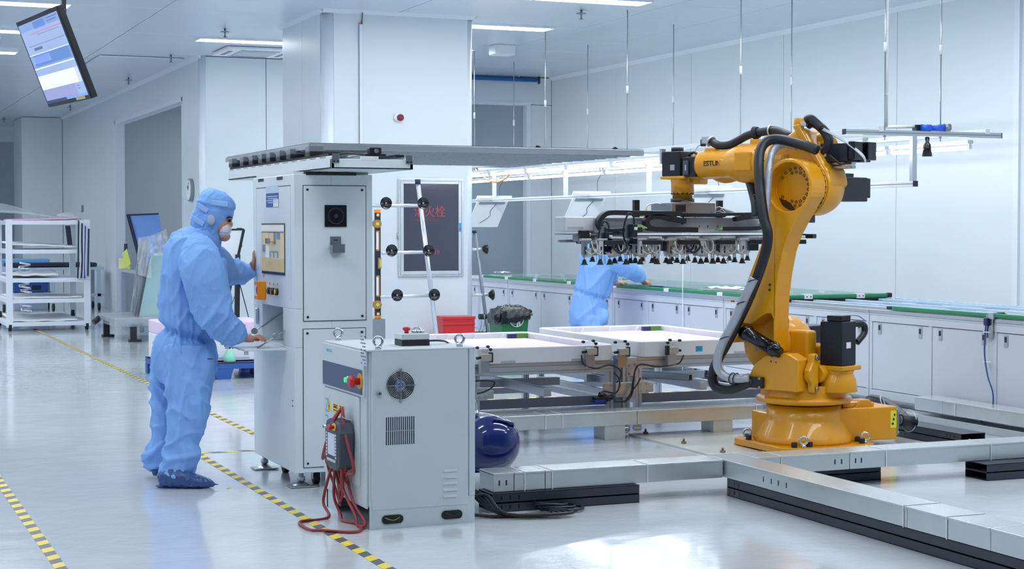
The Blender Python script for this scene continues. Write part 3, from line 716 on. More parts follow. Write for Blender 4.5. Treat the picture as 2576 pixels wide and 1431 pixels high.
# blue air tank
T = thing('air_tank', 'glossy dark blue air tank behind the robot controller', 'tank', (3.475, 8.80, 0))
T.scale = (.735, .735, .70)
R_ = .235; zc = .395
rings = [((0, -.30, zc), .01), ((0, -.295, zc), .08), ((0, -.27, zc), .15), ((0, -.225, zc), .205), ((0, -.17, zc), R_-.003), ((0, -.15, zc), R_), ((0, .35, zc), R_), ((0, .4, zc), R_-.01), ((0, .46, zc), .17), ((0, .5, zc), .08), ((0, .51, zc), .01)]
mesh_obj('vessel', MB().loft(rings, 48), NAVY, T)
mesh_obj('carrying_handle', MB().tube(smooth_path([(-.02, -.20, zc+.17), (-.02, -.225, zc+.2), (.0, -.235, zc+.21), (.12, -.235, zc+.18), (.15, -.22, zc+.16), (.15, -.2, zc+.13)]), .012), NAVY, T)
mesh_obj('foot_bracket', MB().span((-.18, -.1, 0), (-.14, .0, zc-.17)).span((.14, -.1, 0), (.18, .0, zc-.17)).span((-.18, .25, 0), (-.14, .33, zc-.17)).span((.14, .25, 0), (.18, .33, zc-.17)).span((-.18, -.1, .165), (.18, .0, .2)).span((-.18, .25, .165), (.18, .33, .2)), NAVY, T)
C('port', STEEL, T, (-.09, -.05, zc+.2), (-.09, -.05, zc+.27), .022, n=6)
mesh_obj('outlet_pipe', MB().tube(smooth_path([(-.09, -.05, zc+.26), (-.09, -.05, zc+.31), (-.11, -.06, zc+.35), (-.16, -.08, zc+.37), (-.2, -.1, zc+.36)]), .012), ALU, T)

# floor marking tape
def tape_mat():
    m = bpy.data.materials.new('hazard tape'); m.use_nodes = True
    nt = m.node_tree; b = nt.nodes['Principled BSDF']; L = nt.links.new
    tc = nt.nodes.new('ShaderNodeTexCoord'); sp = nt.nodes.new('ShaderNodeSeparateXYZ'); L(tc.outputs['Object'], sp.inputs[0])
    ad = nt.nodes.new('ShaderNodeMath'); ad.operation = 'MULTIPLY_ADD'; ad.inputs[1].default_value = .8
    L(sp.outputs[1], ad.inputs[0]); L(sp.outputs[0], ad.inputs[2])
    dv = nt.nodes.new('ShaderNodeMath'); dv.operation = 'DIVIDE'; dv.inputs[1].default_value = .19
    fr = nt.nodes.new('ShaderNodeMath'); fr.operation = 'FRACT'
    gt = nt.nodes.new('ShaderNodeMath'); gt.operation = 'GREATER_THAN'; gt.inputs[1].default_value = .5
    mx = nt.nodes.new('ShaderNodeMix'); mx.data_type = 'RGBA'
    mx.inputs['A'].default_value = srgb(232, 208, 62); mx.inputs['B'].default_value = srgb(84, 88, 100)
    L(ad.outputs[0], dv.inputs[0]); L(dv.outputs[0], fr.inputs[0]); L(fr.outputs[0], gt.inputs[0]); L(gt.outputs[0], mx.inputs['Factor'])
    L(mx.outputs['Result'], b.inputs['Base Color']); b.inputs['Roughness'].default_value = .4
    return m
TAPE = tape_mat()
def tape(label, x, y, L_, along_y=True):
    o = mesh_obj('floor_tape', MB().span((0, 0, 0), (L_, .055, .001)), TAPE, None)
    o.location = (x+.055 if along_y else x, y, .0005); o.rotation_euler = (0, 0, PI/2 if along_y else 0)
    tag(o, label, 'floor tape')
tape('yellow and black floor tape passing under the red cable to the bottom edge', 2.26, 4.5, 6.45)
tape('yellow and black floor tape running past the technician from the far rack', 2.86, 11.0, 14.3)
tape('yellow and black floor tape at the bottom left corner of the photo', .93, 4.5, 6.5)
tape('thin crossing strip of floor tape between technician and white cabinet', 2.30, 10.95, .5, False)
tape('yellow and black floor tape seen through the frame under the trays', 4.6, 13.4, 3.2, False)
tag(mesh_obj('paper_scrap', MB().prism([(0,0),(.025,.004),(.02,.02),(.004,.018)], 0, .004, 'xy'), mat('yellow paper', (230, 232, 110), .6), None), 'tiny yellow scrap on the floor right of the technician shoe', 'scrap').location = (2.134,9.428)+(0,)

# ============================================================ CONVEYOR LINE
FX = 7.98
def latch(parent, x, y, z):
    l = S('latch', ALU, parent, (x-.006, y-.022, z-.045), (x, y+.022, z+.045), .003)
    S('latch_key', INK, l, (x-.010, y-.011, z-.01), (x-.006, y+.011, z+.03), .002)
def conveyor_unit(y0, y1, ndoor, label, cut=()):
    t = thing('conveyor_cabinet', label, 'cabinet', (FX, y0, 0), 0, 'conveyor cabinets along the right wall')
    L_ = y1-y0
    m_ = MB().span((.03, 0, .13), (1.2, L_, .75))
    mesh_obj('body', m_, mat('cabinet inside', (150, 158, 172), .6), t)
    fr = MB().span((0, 0, .725), (.05, L_, .778)).span((0, 0, .10), (.05, L_, .165)).span((0, 0, .166), (.05, .035, .724)).span((0, L_-.035, .166), (.05, L_, .724)).span((0, 0, .779), (1.22, L_, .794))
    w_ = (L_-.07)/ndoor
    for i in range(1, ndoor): fr.span((0.001, .035+i*w_-.022, .166), (.045, .035+i*w_+.022, .724))
    mesh_obj('frame', fr, CONV, t, .002)
    S('edge_profile', ALU, t, (-.004, 0, .795), (.05, L_, .822), .002)
    for i in range(ndoor):
        a = .035+i*w_+(.022 if i else .0)+.004; b = .035+(i+1)*w_-(.022 if i < ndoor-1 else 0)-.004
        d = S('door', CONV, t, (.006, a, .170), (.03, b, .720), .002)
        for y in (a+.10, b-.10): latch(d, .006, y, .668)
        # dark joint round the door
    for y in (.12, L_-.12):
        C('foot', STEEL, t, (.08, y, 0), (.08, y, .1), .016, n=10); C('foot', STEEL, t, (1.1, y, 0), (1.1, y, .13), .016, n=10)
        mesh_obj('foot_pad', MB().cyl((.08, y, 0), (.08, y, .012), .04, n=14).cyl((1.1, y, 0), (1.1, y, .012), .04, n=14), BLK, t)
    return t
units = [(20.42, 22.8, 3, 'conveyor cabinet at the far end, next to the white pillar edge'), (19.41, 20.41, 1, 'narrow conveyor cabinet right of the pillar, behind the suction frame'),
         (16.40, 19.40, 3, 'conveyor cabinet behind the green bin and the bending technician'), (13.98, 16.39, 3, 'conveyor cabinet just right of the bending technician'),
         (11.575, 13.97, 3, 'conveyor cabinet behind the yellow robot'), (9.17, 11.565, 3, 'conveyor cabinet right of the robot, with a cable hanging down its front'), (6.77, 9.16, 3, 'nearest conveyor cabinet, cut by the right edge of the photo')]
for y0, y1, n_, lab in units: conveyor_unit(y0, y1, n_, lab)
# conveyor tops: belts, rails, glass sheets
def conveyor_top(y0, y1, label, gaps, w=1.2):
    t = thing('belt_conveyor', label, 'conveyor', (FX, y0, .822))
    L_ = y1-y0
    S('side_rail', ALU, t, (.0, 0, 0), (.04, L_, .02), .002)
    S('side_rail', ALU, t, (w-.04, 0, 0), (w, L_, .02), .002)
    ys_ = [0]+[g for g in gaps if 0 < g < L_]+[L_]
    for x in (.0, .4, .78, w-.05):
        for i in range(len(ys_)-1):
            S('belt', BELT, t, (x, ys_[i]+.05, .02), (x+.05, ys_[i+1]-.05, .052), .006)
            S('belt_clip', PURE, t, (x-.002, ys_[i+1]-.05, .015), (x+.052, ys_[i+1]+.05, .05))
    for i in range(int(L_/.5)+1): C('cross_roller', ALUD, t, (.02, min(L_, .05+i*.5), .0), (w-.02, min(L_, .05+i*.5), .0), .014, n=10)
    return t
conveyor_top(12.95, 20.3, 'belt conveyor with green edge belts along the far half of the line', [1.1, 2.2, 3.4, 4.6, 5.6, 6.5])
t = thing('cross_conveyor_end', 'green cross rail with a black end cap, behind the yellow robot', 'rail', (FX, 12.90, .852))
S('cross_belt', BELT, t, (0, 0, 0), (1.12, .04, .036), .01)
for x in (.22, .78): 
    c = S('cross_clip', PURE, t, (x, -.004, -.004), (x+.085, .044, .040))
    for q in (.02, .06): S('clip_hole', INK, c, (x+q, -.006, .01), (x+q+.01, -.003, .022))
S('end_cap', BLK, t, (1.12, -.002, -.004), (1.17, .042, .04), .01)
S('dark_underside', BLK_METAL, t, (0, .01, -.03), (1.1, .04, -.002))
t = thing('roller_transfer_frame', 'low open aluminium frame with long blue-white rails, right of the green cross rail', 'conveyor', (FX, 7.0, .822))
RAILB = mat('pale blue rail', (190, 214, 236), .25, metal=.3)
for x in (.05, .28, .62, .98, 1.16): S('long_rail', RAILB if x > .1 else ALU, t, (x, .0 if x < .1 else .4, 0), (x+.05, 5.85, .022), .003)
for y in (.3, 1.3, 2.3, 3.3, 4.3, 5.2, 5.8): S('cross_bar', BLK_METAL, t, (.05, y, -.02), (1.2, y+.045, .0))
S('belt', BELT, t, (-.01, 0.0, .01), (.04, 2.35, .04), .006); S('belt', BELT, t, (-.01, 2.45, .01), (.04, 4.25, .04), .006)
S('belt_clip', PURE, t, (-.012, 2.35, .008), (.042, 2.45, .038)); S('belt_end', INK, t, (-.01, 4.25, .01), (.04, 4.32, .036), .004)
for i, (y0, y1, dz, dx, lab) in enumerate(((17.9, 20.2, .056, .06, 'glass sheet on the belts at the far end of the line'), (15.7, 17.6, .056, .02, 'glass sheet on the belts under the hands of the bending technician'), (13.1, 15.3, .056, .04, 'glass sheet on the belts behind the gripper cups, just left of the robot arm'), (7.2, 9.9, .045, .05, 'glass sheet on the conveyor at the right edge of the photo'))):
    g = S('glass_sheet', GLASSG, None, (0, 0, 0), (1.05, y1-y0, .005), .001); g.location = (FX+dx, y0, .822+dz)
    tag(g, lab, 'glass')
g = S('glass_sheet', GLASSG, None, (0, 0, 0), (.98, 2.1, .005), .001); g.location = (FX+.08, 14.9, .8845); g.rotation_euler = (0, 0, .03)
tag(g, 'second glass sheet lying slightly askew on the one at mid line', 'glass')
# folded papers/tissue on the glass
PAP = mat('white paper', (242, 244, 248), .6)
for i, (px, py, s_, lab) in enumerate(((1250, 683, .10, 'crumpled white tissue on the glass beside the pillar'), (1395, 703, .14, 'white cloth on the glass left of the bending technician'), (1700, 727, .2, 'white sheet of paper on the glass between the gripper and the robot'), (1650, 733, .12, 'small white paper on the glass behind the hanging cord'))):
    c = (8.093,20.049,0.885) if i == 0 else ((7.745,17.427,0.885) if i == 1 else ((7.54,14.118,0.895) if i == 2 else (7.08,13.72,0.89)))
    m_ = MB(); n_ = 7; vs = []; fs = []
    for a in range(n_):
        for b in range(n_): vs.append(((a/(n_-1)-.5)*s_*1.6, (b/(n_-1)-.5)*s_*2.4, .012+.02*noise.noise(Vector((a*1.7+i*9, b*1.3, 0)))+ (0 if i > 1 else .012)))
    for a in range(n_-1):
        for b in range(n_-1): fs.append((a*n_+b, (a+1)*n_+b, (a+1)*n_+b+1, a*n_+b+1))
    o = mesh_obj('paper_sheet', m_.add(vs, fs, True), PAP, None); o.location = (max(c[0], FX+.2), c[1], c[2]+.002)
    o.modifiers.new('thickness', 'SOLIDIFY').thickness = .002
    tag(o, lab, 'paper')
# sensor post with hanging cable on the cabinet front
t = thing('cabinet_sensor', 'small sensor bracket with a yellow-tipped head clipped to the conveyor edge at far right', 'sensor', (FX-.012, 10.0, .0))
S('bracket', STEEL, t, (-.004, -.02, .68), (.0, .06, .85), .002)
S('head_arm', ALU, t, (-.01, -.03, .82), (.03, .03, .87), .003)
C('sensor_head', BLK, t, (.03, 0, .86), (.10, -.02, .86), .010); C('sensor_tip', YSTK, t, (.10, -.02, .86), (.115, -.024, .86), .009)
S('junction', mat('dark blue plastic', (28, 44, 96), .4), t, (-.03, .02, .77), (.0, .06, .83), .008)
TB('cable', mat('blue cable', (52, 84, 140), .45), t, smooth_path([(-.015, .04, .80), (-.015, .055, .70), (-.02, .05, .55), (-.03, .0, .4), (-.03, -.06, .28), (-.03, -.05, .16), (-.03, .06, .07), (-.03, .12, .03)]), .006)
for z in (.72, .50): S('cable_tie', PURE, t, (-.024, .0, z), (-.002, .07, z+.006))

# ------------------------------------------------------------ light frame hung over the conveyor
t = thing('hanging_light_frame', 'white aluminium profile frame with rows of glowing tubes hung over the conveyor', 'light frame', (0, 0, 0))
RY0, RY1 = 11.62, 23.6
def profile(name, p, q, w=.045, parent=None, m=ALU):
    o = mesh_obj(name, MB().bar(p, q, w, w), m, parent, .002)
    return o
XL, XR, XM = 8.12, 9.2, 8.46
ZB = 2.28; ZT = 2.22; ZR = 1.86
WALU = mat('pale anodised profile', (222, 228, 236), .3, metal=.25)
for x in (XL, XR): profile('long_profile', (x, RY0, ZB+.03), (x, RY1, ZB+.03), .045, t, WALU)
profile('lower_rail', (XM, RY0, ZR), (XM, RY1, ZR), .045, t, WALU)
mesh_obj('rail_groove', MB().span((XM-.0235, RY0, ZR-.004), (XM-.0225, RY1, ZR+.004)), ALUD, t)
for i, y in enumerate((11.65, 13.9, 16.47, 18.7, 21.05, 23.2)):
    profile('cross_profile', (7.78, y, ZB), (9.35, y, ZB), .045, t, ALU if i == 0 else WALU)
    if i == 0: mesh_obj('profile_groove', MB().span((7.78, y-.0235, ZB-.004), (9.35, y-.0225, ZB+.004)), ALUD, t)
    for x in (7.776, 9.354): S('end_cap', INK, t, (x-.004, y-.023, ZB-.023), (x+.004, y+.023, ZB+.023))
    profile('drop_post', (XM, y, ZB-.02), (XM, y, ZR+.02), .045, t, ALU if i == 0 else WALU)
S('end_cap', INK, t, (XM-.024, RY0-.006, ZR-.024), (XM+.024, RY0, ZR+.024))
for x, y in ((8.18, 11.66), (8.74, 11.66), (8.12, 13.91), (9.20, 14.74), (8.12, 16.33), (9.20, 17.30), (8.12, 18.55), (9.20, 19.65), (8.12, 20.92), (9.20, 22.14)):
    C('hanging_rod', STEEL, t, (x, y, ZB-.06), (x, y, CH), .006, n=8)
    C('rod_joint', PURE, t, (x, y, 2.95), (x, y, 3.03), .014, n=8)
    C('rod_nut', STEEL, t, (x, y, ZB-.035), (x, y, ZB-.024), .014, n=6)
y = 11.85; 
while y < 23.2:
    for x in (XL, XR):
        h = S('lamp_housing', WALU, t, (x-.03, y, ZT), (x+.03, y+1.16, ZT+.03), .003)
        C('glowing_tube', TUBEM, h, (x, y+.03, ZT-.035), (x, y+1.13, ZT-.035), .018, n=10)
        for yy in (y+.012, y+1.14):
            mesh_obj('tube_socket', MB().box((x, yy, ZT-.02), (.03, .022, .055)), PURE, h, .004)
    y += 1.22
for x, y in ((8.0, 12.0), (9.05, 12.0)): pass
# plugs and conduit on the front cross profile
p = thing('plug_connector', 'blue and grey plug lying on the front beam of the light frame', 'plug', (8.75, 11.64, ZB+.05))
C('plug_body', mat('plug blue', (30, 92, 220), .35), p, (-.22, .0, .0), (-.13, -.01, .0), .028); C('plug_collar', MAT['plug blue'], p, (-.12, 0, -.002), (.0, -.02, .004), .022, .03); C('plug_face', ALUD, p, (.0, -.02, .004), (.05, -.03, .006), .032)
p = thing('hanging_socket', 'black cone-shaped socket hanging under the front beam of the light frame', 'socket', (8.60, 11.65, 2.09))
mesh_obj('socket_cone', MB().loft([((0,0,0), .043), ((0,0,.1), .03), ((0,0,.12), .015), ((0,0,.16), .02), ((0,0,.165), .01)], 20), BLKG, p)
p = thing('drop_conduit', 'white vertical conduit from the ceiling to the front beam of the light frame', 'conduit', (8.21, 11.68, 0))
C('conduit_pipe', PURE, p, (0, 0, ZB+.05), (0, 0, CH), .013); C('conduit_elbow', PURE, p, (-.0, 0, ZB+.05), (.3, 0, ZB+.06), .013)
S('conduit_box', BLK_METAL, p, (.28, -.03, ZB-2.28+2.29), (.36, .03, ZB+.075), .003)
for z in (2.6, 3.55): S('conduit_clip', PURE, p, (-.03, -.014, z), (.02, .014, z+.008))
# boards hanging from the lower rail
def board(px, pz, lab, x, y, s_):
    t = thing('hanging_board', lab, 'display', (x, y, ZR), 0, 'white boards hanging from the light frame')
    m_ = MB(); 
    R_ = Matrix.Rotation(math.radians(-18), 3, 'X')
    M_ = Matrix.Rotation(math.radians(-20), 4, 'Z') @ Matrix.Rotation(math.radians(20), 4, 'X') @ Matrix(((1, 0, .38, 0), (0, 1, 0, 0), (0, 0, 1, 0), (0, 0, 0, 1)))
    mesh_obj('board_panel', MB().box((0, 0, -.16*s_), (.34*s_, .02, .30*s_), M=M_), PURE, t, .008)
    mesh_obj('upper_case', MB().box((0, 0, .035), (.38*s_, .06, .05), M=M_), PURE, t, .01)
    mesh_obj('mount_bar', MB().box((0, -.014, -.035), (.28*s_, .012, .03), M=M_), ALUD, t)
    mesh_obj('loose_wire', MB().tube([M_ @ Vector(p) for p in smooth_path([(.06, -.018, -.05), (.02, -.02, -.12*s_), (.04, -.02, -.18*s_), (-.06, -.02, -.26*s_)])], .003), INK, t)
    mesh_obj('hanging_wire', MB().tube(smooth_path([(.1, .0, .06), (.12, .05, .18), (.16, .05, .26), (.17, .1, .38)]), .003), INK, t)
board(0, 0, 'white board hanging by the pillar, leftmost under the light frame', 8.46, 21.1, 1.25)
board(0, 0, 'white board hanging just behind the left end of the gripper', 8.46, 18.0, 1.18)
board(0, 0, 'white board hanging mostly hidden behind the gripper, rightmost under the light frame', 8.46, 15.1, 1.1)
p = tag(TB('orange_cable', mat('orange cable', (250, 130, 60), .45), None, smooth_path([(8.12, 20.85, 2.285), (8.12, 20.5, 2.13), (8.12, 20.1, 2.08), (8.12, 19.75, 2.14), (8.12, 19.6, 2.285)]), .010), 'orange cable looped below the light frame beside the pillar', 'cable')
p = tag(TB('white_cord', PURE, None, [(8.12, 15.05, 2.285), (7.95, 14.74, .86), (7.945, 14.73, .4), (7.94, 14.72, .003)], .004), 'thin pale cord hanging down between gripper and conveyor', 'cord')

# ============================================================ TRAY TABLES WITH PINK FOAM
def tray_table(label, x0, y0, ztop, wx=1.08, ly=1.75, post_side=1, group='foam tray tables'):
    t = thing('tray_table', label, 'machine table', (x0, y0, 0), 0, group)
    z1 = ztop-.11
    # upper profile frame
    fr = MB()
    for y in (0, ly-.045): fr.span((0, y, z1-.085), (wx, y+.045, z1))
    for x in (0, wx-.045): fr.span((x, .045, z1-.085), (x+.045, ly-.045, z1))
    mesh_obj('upper_frame', fr, ALU, t, .003)
    for dz in (.022, .06): S('profile_groove', ALUD, t, (0, -.001, z1-dz-.006), (wx, .001, z1-dz))
    S('warm_strip', mat('warm aluminium', (206, 194, 180), .3, metal=.5), t, (.02, -.003, z1-.018), (wx-.02, .0, z1-.004))
    # posts and lower frame
    for x in (0, wx-.05):
        for y in (0, ly-.05):
            p = S('post', ALU, t, (x, y, 0.02), (x+.05, y+.05, z1-.085), .002)
            S('post_groove', ALUD, p, (x+.02, y-.001, .02), (x+.03, y+.001, z1-.085))
            C('post_foot', STEEL, p, (x+.025, y+.025, 0), (x+.025, y+.025, .02), .03, n=12)
    lf = MB()
    for y in (0, ly-.045): lf.span((.05, y, .14), (wx-.05, y+.04, .19))
    for x in (.0, wx-.045): lf.span((x, .05, .20), (x+.045, ly-.05, .25))
    mesh_obj('lower_frame', lf, ALU, t, .002)
    S('grey_cover', mat('grey cover sheet', (98, 104, 118), .35, metal=.3), t, (.04, .01, .20), (wx-.04, .05, .265))
    for k_ in range(2): S('inner_profile', ALU, t, (.12+.45*k_, .06, .27), (.18+.45*k_, ly-.06, .33), .002)
    S('inner_profile', ALU, t, (.05, ly*.52, .27), (wx-.05, ly*.52+.05, .33), .002)
    for x in (.02, wx-.09): 
        q = S('joint_plate', ALU, t, (x, -.006, .27), (x+.085, 0, .36), .002)
        for a in (.018, .067):
            for b in (.02, .07): C('plate_bolt', STEEL, q, (x+a, -.012, .27+b), (x+a, -.005, .27+b), .008, n=8)
    return t
def foam_tray(label, x0, y0, z0, wx=1.10, ly=1.8, h=.115, slots=()):
    t = thing('foam_tray', label, 'tray', (x0, y0, z0), 0, 'white trays with pink foam')
    th = .045; r = .07
    def rr(a, b, w_, l_, r_, n_=5):
        out = []
        for cx, cy, a0 in ((a+w_-r_, b+l_-r_, 0), (a+r_, b+l_-r_, 90), (a+r_, b+r_, 180), (a+w_-r_, b+r_, 270)):
            for i in range(n_+1):
                g = math.radians(a0+90*i/n_); out.append((cx+math.cos(g)*r_, cy+math.sin(g)*r_))
        return out
    O = rr(0, 0, wx, ly, r); I = rr(th, th, wx-2*th, ly-2*th, r*.6)
    n_ = len(O); vs = [(x, y, 0) for x, y in O]+[(x, y, h) for x, y in O]+[(x, y, h) for x, y in I]+[(x, y, h*.35) for x, y in I]
    fs = [(k+n_*j, (k+1) % n_+n_*j, (k+1) % n_+n_*(j+1), k+n_*(j+1)) for j in range(3) for k in range(n_)]+[tuple(range(n_)), tuple(3*n_+k for k in range(n_))]
    mesh_obj('tray_shell', MB().add(vs, fs), PURE, t, .008, 3)
    S('foam_sheet', PINK, t, (th+.02, th+.02, h*.35), (wx-th-.02, ly-th-.02, h*.62), .004)
    # moulded finger recesses along the inner rim
    for k_ in range(4):
        x = .12+k_*(wx-.24)/3.6
        mesh_obj('rim_rib', MB().prism([(x, h*.4), (x+.035, h*.96), (x+.15, h*.96), (x+.185, h*.4)], ly-th-.025, ly-th+.004, 'xz'), PURE, t, .003)
    for k_ in range(5):
        y = .12+k_*(ly-.24)/4.6
        mesh_obj('rim_rib', MB().prism([(y, h*.4), (y+.035, h*.96), (y+.17, h*.96), (y+.205, h*.4)], wx-th-.004, wx-th+.02, 'yz'), PURE, t, .003)
    b = S('corner_block', mat('dark blue block', (26, 34, 90), .5), t, (wx*.80, ly-.15, h*.6), (wx*.80+.07, ly-.11, h*.93), .002)
    S('green_block', mat('olive green block', (84, 128, 50), .5), b, (wx*.80+.07, ly-.152, h*.58), (wx*.80+.17, ly-.11, h*.95), .002)
    for x in slots: S('moulded_slot', mat('slot shade', (176, 182, 196), .6), t, (x, -.0015, .004), (x+.11, .002, .022))
    return t
ZT1, ZT2 = .635, .65
TY = 11.0
tt1 = tray_table('tray table on the left, just right of the robot controller', 4.26, TY, ZT1, 1.10, 1.62)
tt2 = tray_table('tray table on the right, next to the yellow robot', 5.545, TY, ZT2, 1.16, 1.85)
foam_tray('white moulded tray with a pink foam sheet, the left of two, behind the controller', 4.26, TY-.03, ZT1-.11, 1.10, 1.66, slots=(.2, .75))
q = foam_tray('white moulded tray with a pale pink foam sheet, the right of two, by the robot', 5.555, TY-.03, ZT2-.11, 1.16, 1.9, slots=(.8,))
S('blue_tag', CYAN, q, (.475, -.003, .03), (.53, .001, .07)); 
# middle post that joins both tables
t = thing('frame_post', 'upright aluminium post with bolted plates between the two tray tables', 'post', (5.43, 10.985, 0))
S('profile', ALU, t, (0, 0, .03), (.06, .06, .56), .002); S('profile_groove', ALUD, t, (.022, -.001, .03), (.038, .001, .56))
S('dark_side', ALUD, t, (-.05, .01, .03), (-.002, .06, .56), .002)
for z, w_, x_ in ((.25, .16, -.06), (.40, .085, .03)):
    q = S('bolted_plate', ALU, t, (x_, -.008, z), (x_+w_, -.001, z+(.11 if w_ > .1 else .14)), .003)
    for a in (.2, .8):
        for b in (.022, .085): C('bolt', STEEL, q, (x_+w_*a, -.014, z+b), (x_+w_*a, -.007, z+b), .010, n=8)
C('post_foot', STEEL, t, (.03, .03, 0), (.03, .03, .03), .04, n=12)
# limit-switch units on the front of the tables
def limit_switch(label, x, z, flip=1):
    t = thing('limit_switch', label, 'switch', (x, TY-.045, z), 0, 'limit switches on the tray tables')
    S('bracket', STEEL, t, (-.035, -.03, -.09), (.035, .012, .0), .002)
    S('housing', mat('khaki metal', (176, 172, 160), .4, metal=.3), t, (-.036, -.06, .0), (.04, -.01, .05), .004)
    S('lever_block', BLK, t, (.03*flip, -.05, -.01), (.055*flip, -.015, .06), .004)
    mesh_obj('lever', MB().bar((.045*flip, -.03, .06), (.02*flip, -.03, .10), .004).bar((.02*flip, -.03, .095), (-.06*flip, -.03, .095), .003), STEEL, t)
    for dx, dz in ((.04, .08), (.02, .1), (-.06, .095)): C('knob', INK, t, (dx*flip, -.045, dz), (dx*flip, -.02, dz), .010, n=10)
    C('cable_gland', BLK, t, (-.036*flip, -.035, .025), (-.07*flip, -.035, .02), .010, n=10)
    return t
limit_switch('limit switch at the left end of the left tray table, beside the controller', (4.32,10.95,0.561)[0], .555)
limit_switch('limit switch with a long curved cable, right end of the left tray table', (5.141,10.95,0.579)[0], .575)
limit_switch('limit switch at the left corner of the right tray table', (5.398,10.95,0.581)[0], .565)
limit_switch('limit switch below the middle front of the right tray', (5.807,10.95,0.551)[0], .565, -1)
SW = thing('switch_cables', 'black sensor cables running along the fronts of the tray tables', 'cable', (4.2, 10.9, .4))
for P_ in ([(1463,893), (1464,912), (1478,922), (1500,926), (1530,918), (1548,922), (1562,933), (1560,950), (1552,958)], [(1546,938), (1557,950), (1560,965), (1553,985), (1545,990), (1520,990)], [(1640,929), (1612,930), (1601,945), (1599,975), (1590,1000), (1570,1012), (1545,1008)], [(1700,905), (1712,910), (1706,922), (1680,930), (1650,922), (1618,916), (1603,930), (1598,960), (1594,985)], [(1610,952), (1604,965), (1598,975)], [(1197,960), (1225,958), (1240,950), (1245,965), (1232,985), (1205,990)]): pass
def cab(pts): TB('cable', BLK, SW, [p-SW.location for p in smooth_path(pts)], .006)
cab([(5.071,10.93,0.574), (5.081,10.93,0.519), (5.125,10.93,0.489), (5.195,10.93,0.475), (5.285,10.93,0.496), (5.349,10.93,0.479), (5.388,10.93,0.443), (5.382,10.93,0.394), (5.353,10.93,0.365)])
cab([(5.333,10.93,0.436), (5.372,10.93,0.394), (5.375,10.93,0.336), (5.343,10.93,0.29), (5.253,10.93,0.305), (5.221,10.93,0.289)])
cab([(5.906,10.93,0.55), (5.873,10.93,0.495), (5.807,10.93,0.479), (5.681,10.93,0.471), (5.55,10.93,0.493), (5.505,10.93,0.454), (5.492,10.93,0.366), (5.479,10.93,0.279), (5.431,10.93,0.229), (5.334,10.93,0.227)])
cab([(5.531,10.93,0.488), (5.501,10.93,0.439), (5.485,10.93,0.352), (5.466,10.93,0.28), (5.415,10.93,0.218)])
cab([(5.547,10.93,0.394), (5.525,10.93,0.351), (5.486,10.93,0.308)])
cab([(4.249,10.93,0.416), (4.336,10.93,0.416), (4.39,10.93,0.406), (4.381,10.93,0.372), (4.327,10.93,0.34), (4.261,10.93,0.326)])
t = thing('valve_block', 'black valve block with a blue side, low on the post between the tray tables', 'valve', (5.226,10.94,0.244))
S('body', BLK, t, (-.05, -.03, 0), (.06, .03, .02)); S('blue_side', mat('valve blue', (24, 58, 160), .4), t, (-.06, -.032, -.02), (.03, .02, .0), .002)
mesh_obj('fittings', MB().cyl((0, 0, .02), (.01, 0, .05), .02, n=10).cyl((.05, 0, .0), (.1, 0, .02), .02, n=10).cyl((.03, 0, .03), (.08, 0, .0), .015, n=10), BLKG, t)
# spare square tube on the frame
o = mesh_obj('square_tube', MB().span((0, 0, 0), (.004, .9, .05)).span((.046, 0, 0), (.05, .9, .05)).span((0, 0, 0), (.05, .9, .004)).span((0, 0, .046), (.05, .9, .05)), ALU, None)
o.location = (6.05, 11.12, .335); o.rotation_euler = (0, 0, .45)
tag(o, 'open-ended square tube lying inside the right tray table frame', 'tube')

# ============================================================ ROBOT
RZ = math.radians(112.5)
Rb = thing('industrial_robot', 'large yellow six-axis industrial robot arm with black hoses, holding a suction gripper', 'robot', (6.105, 9.605, .012), RZ)
def base_part(o): o.rotation_euler = (0, 0, -RZ); return o   # the foot keeps the room's axes
sq = [(-.36,-.26),(-.26,-.36),(.28,-.36),(.36,-.30),(.36,.36),(-.30,.36),(-.36,.30)]
base_part(mesh_obj('foot_plate', MB().prism(sq, .008, .052, 'xy'), YEL, Rb, .006))
base_part(mesh_obj('plate_pad', MB().span((-.34, -.34, 0), (-.2, -.2, .01)).span((.2, -.34, 0), (.34, -.2, .01)).span((-.34, .2, 0), (-.2, .34, .01)).span((.2, .2, 0), (.34, .34, .01)), YEL, Rb))
b = mesh_obj('base_casting', MB().loft([((0,0,.05), .325), ((0,0,.07), .325), ((0,0,.10), .315), ((0,0,.19), .262), ((0,0,.215), .252), ((0,0,.30), .25)], 56), YEL, Rb)
base_part(mesh_obj('cable_box', MB().span((.05, -.19, .05), (.62, .22, .275)).span((.34, -.10, .275), (.50, .12, .30)), YEL, Rb, .012, 3))
base_part(mesh_obj('front_box', MB().span((-.24, .0, .05), (0, .28, .24)), YEL, Rb, .012, 3))
base_part(mesh_obj('top_lug', MB().prism([(.30,.27),(.46,.27),(.42,.325),(.35,.325)], -.16, -.06, 'xz').span((.22, -.14, .275), (.36, -.02, .31)), YEL, Rb, .006))
pl = base_part(mesh_obj('connector_plate', MB().span((.62, -.15, .07), (.66, .18, .25)).span((.66, -.10, .10), (.70, .10, .2)), ALUD, Rb, .004))
mesh_obj('connector_bolts', MB().cyl((.66,-.13,.23),(.675,-.13,.23),.01).cyl((.66,-.13,.09),(.675,-.13,.09),.01), CHROME, pl)
w_ = base_part(S('warning_label', mat('lime label', (226, 226, 30), .5), Rb, (.565, -.1915, .13), (.612, -.19, .245)))
for i in range(3): S('label_mark', INK, w_, (.575+.008*i, -.193, .15+i*.03), (.59+.006*i, -.1912, .165+i*.03))
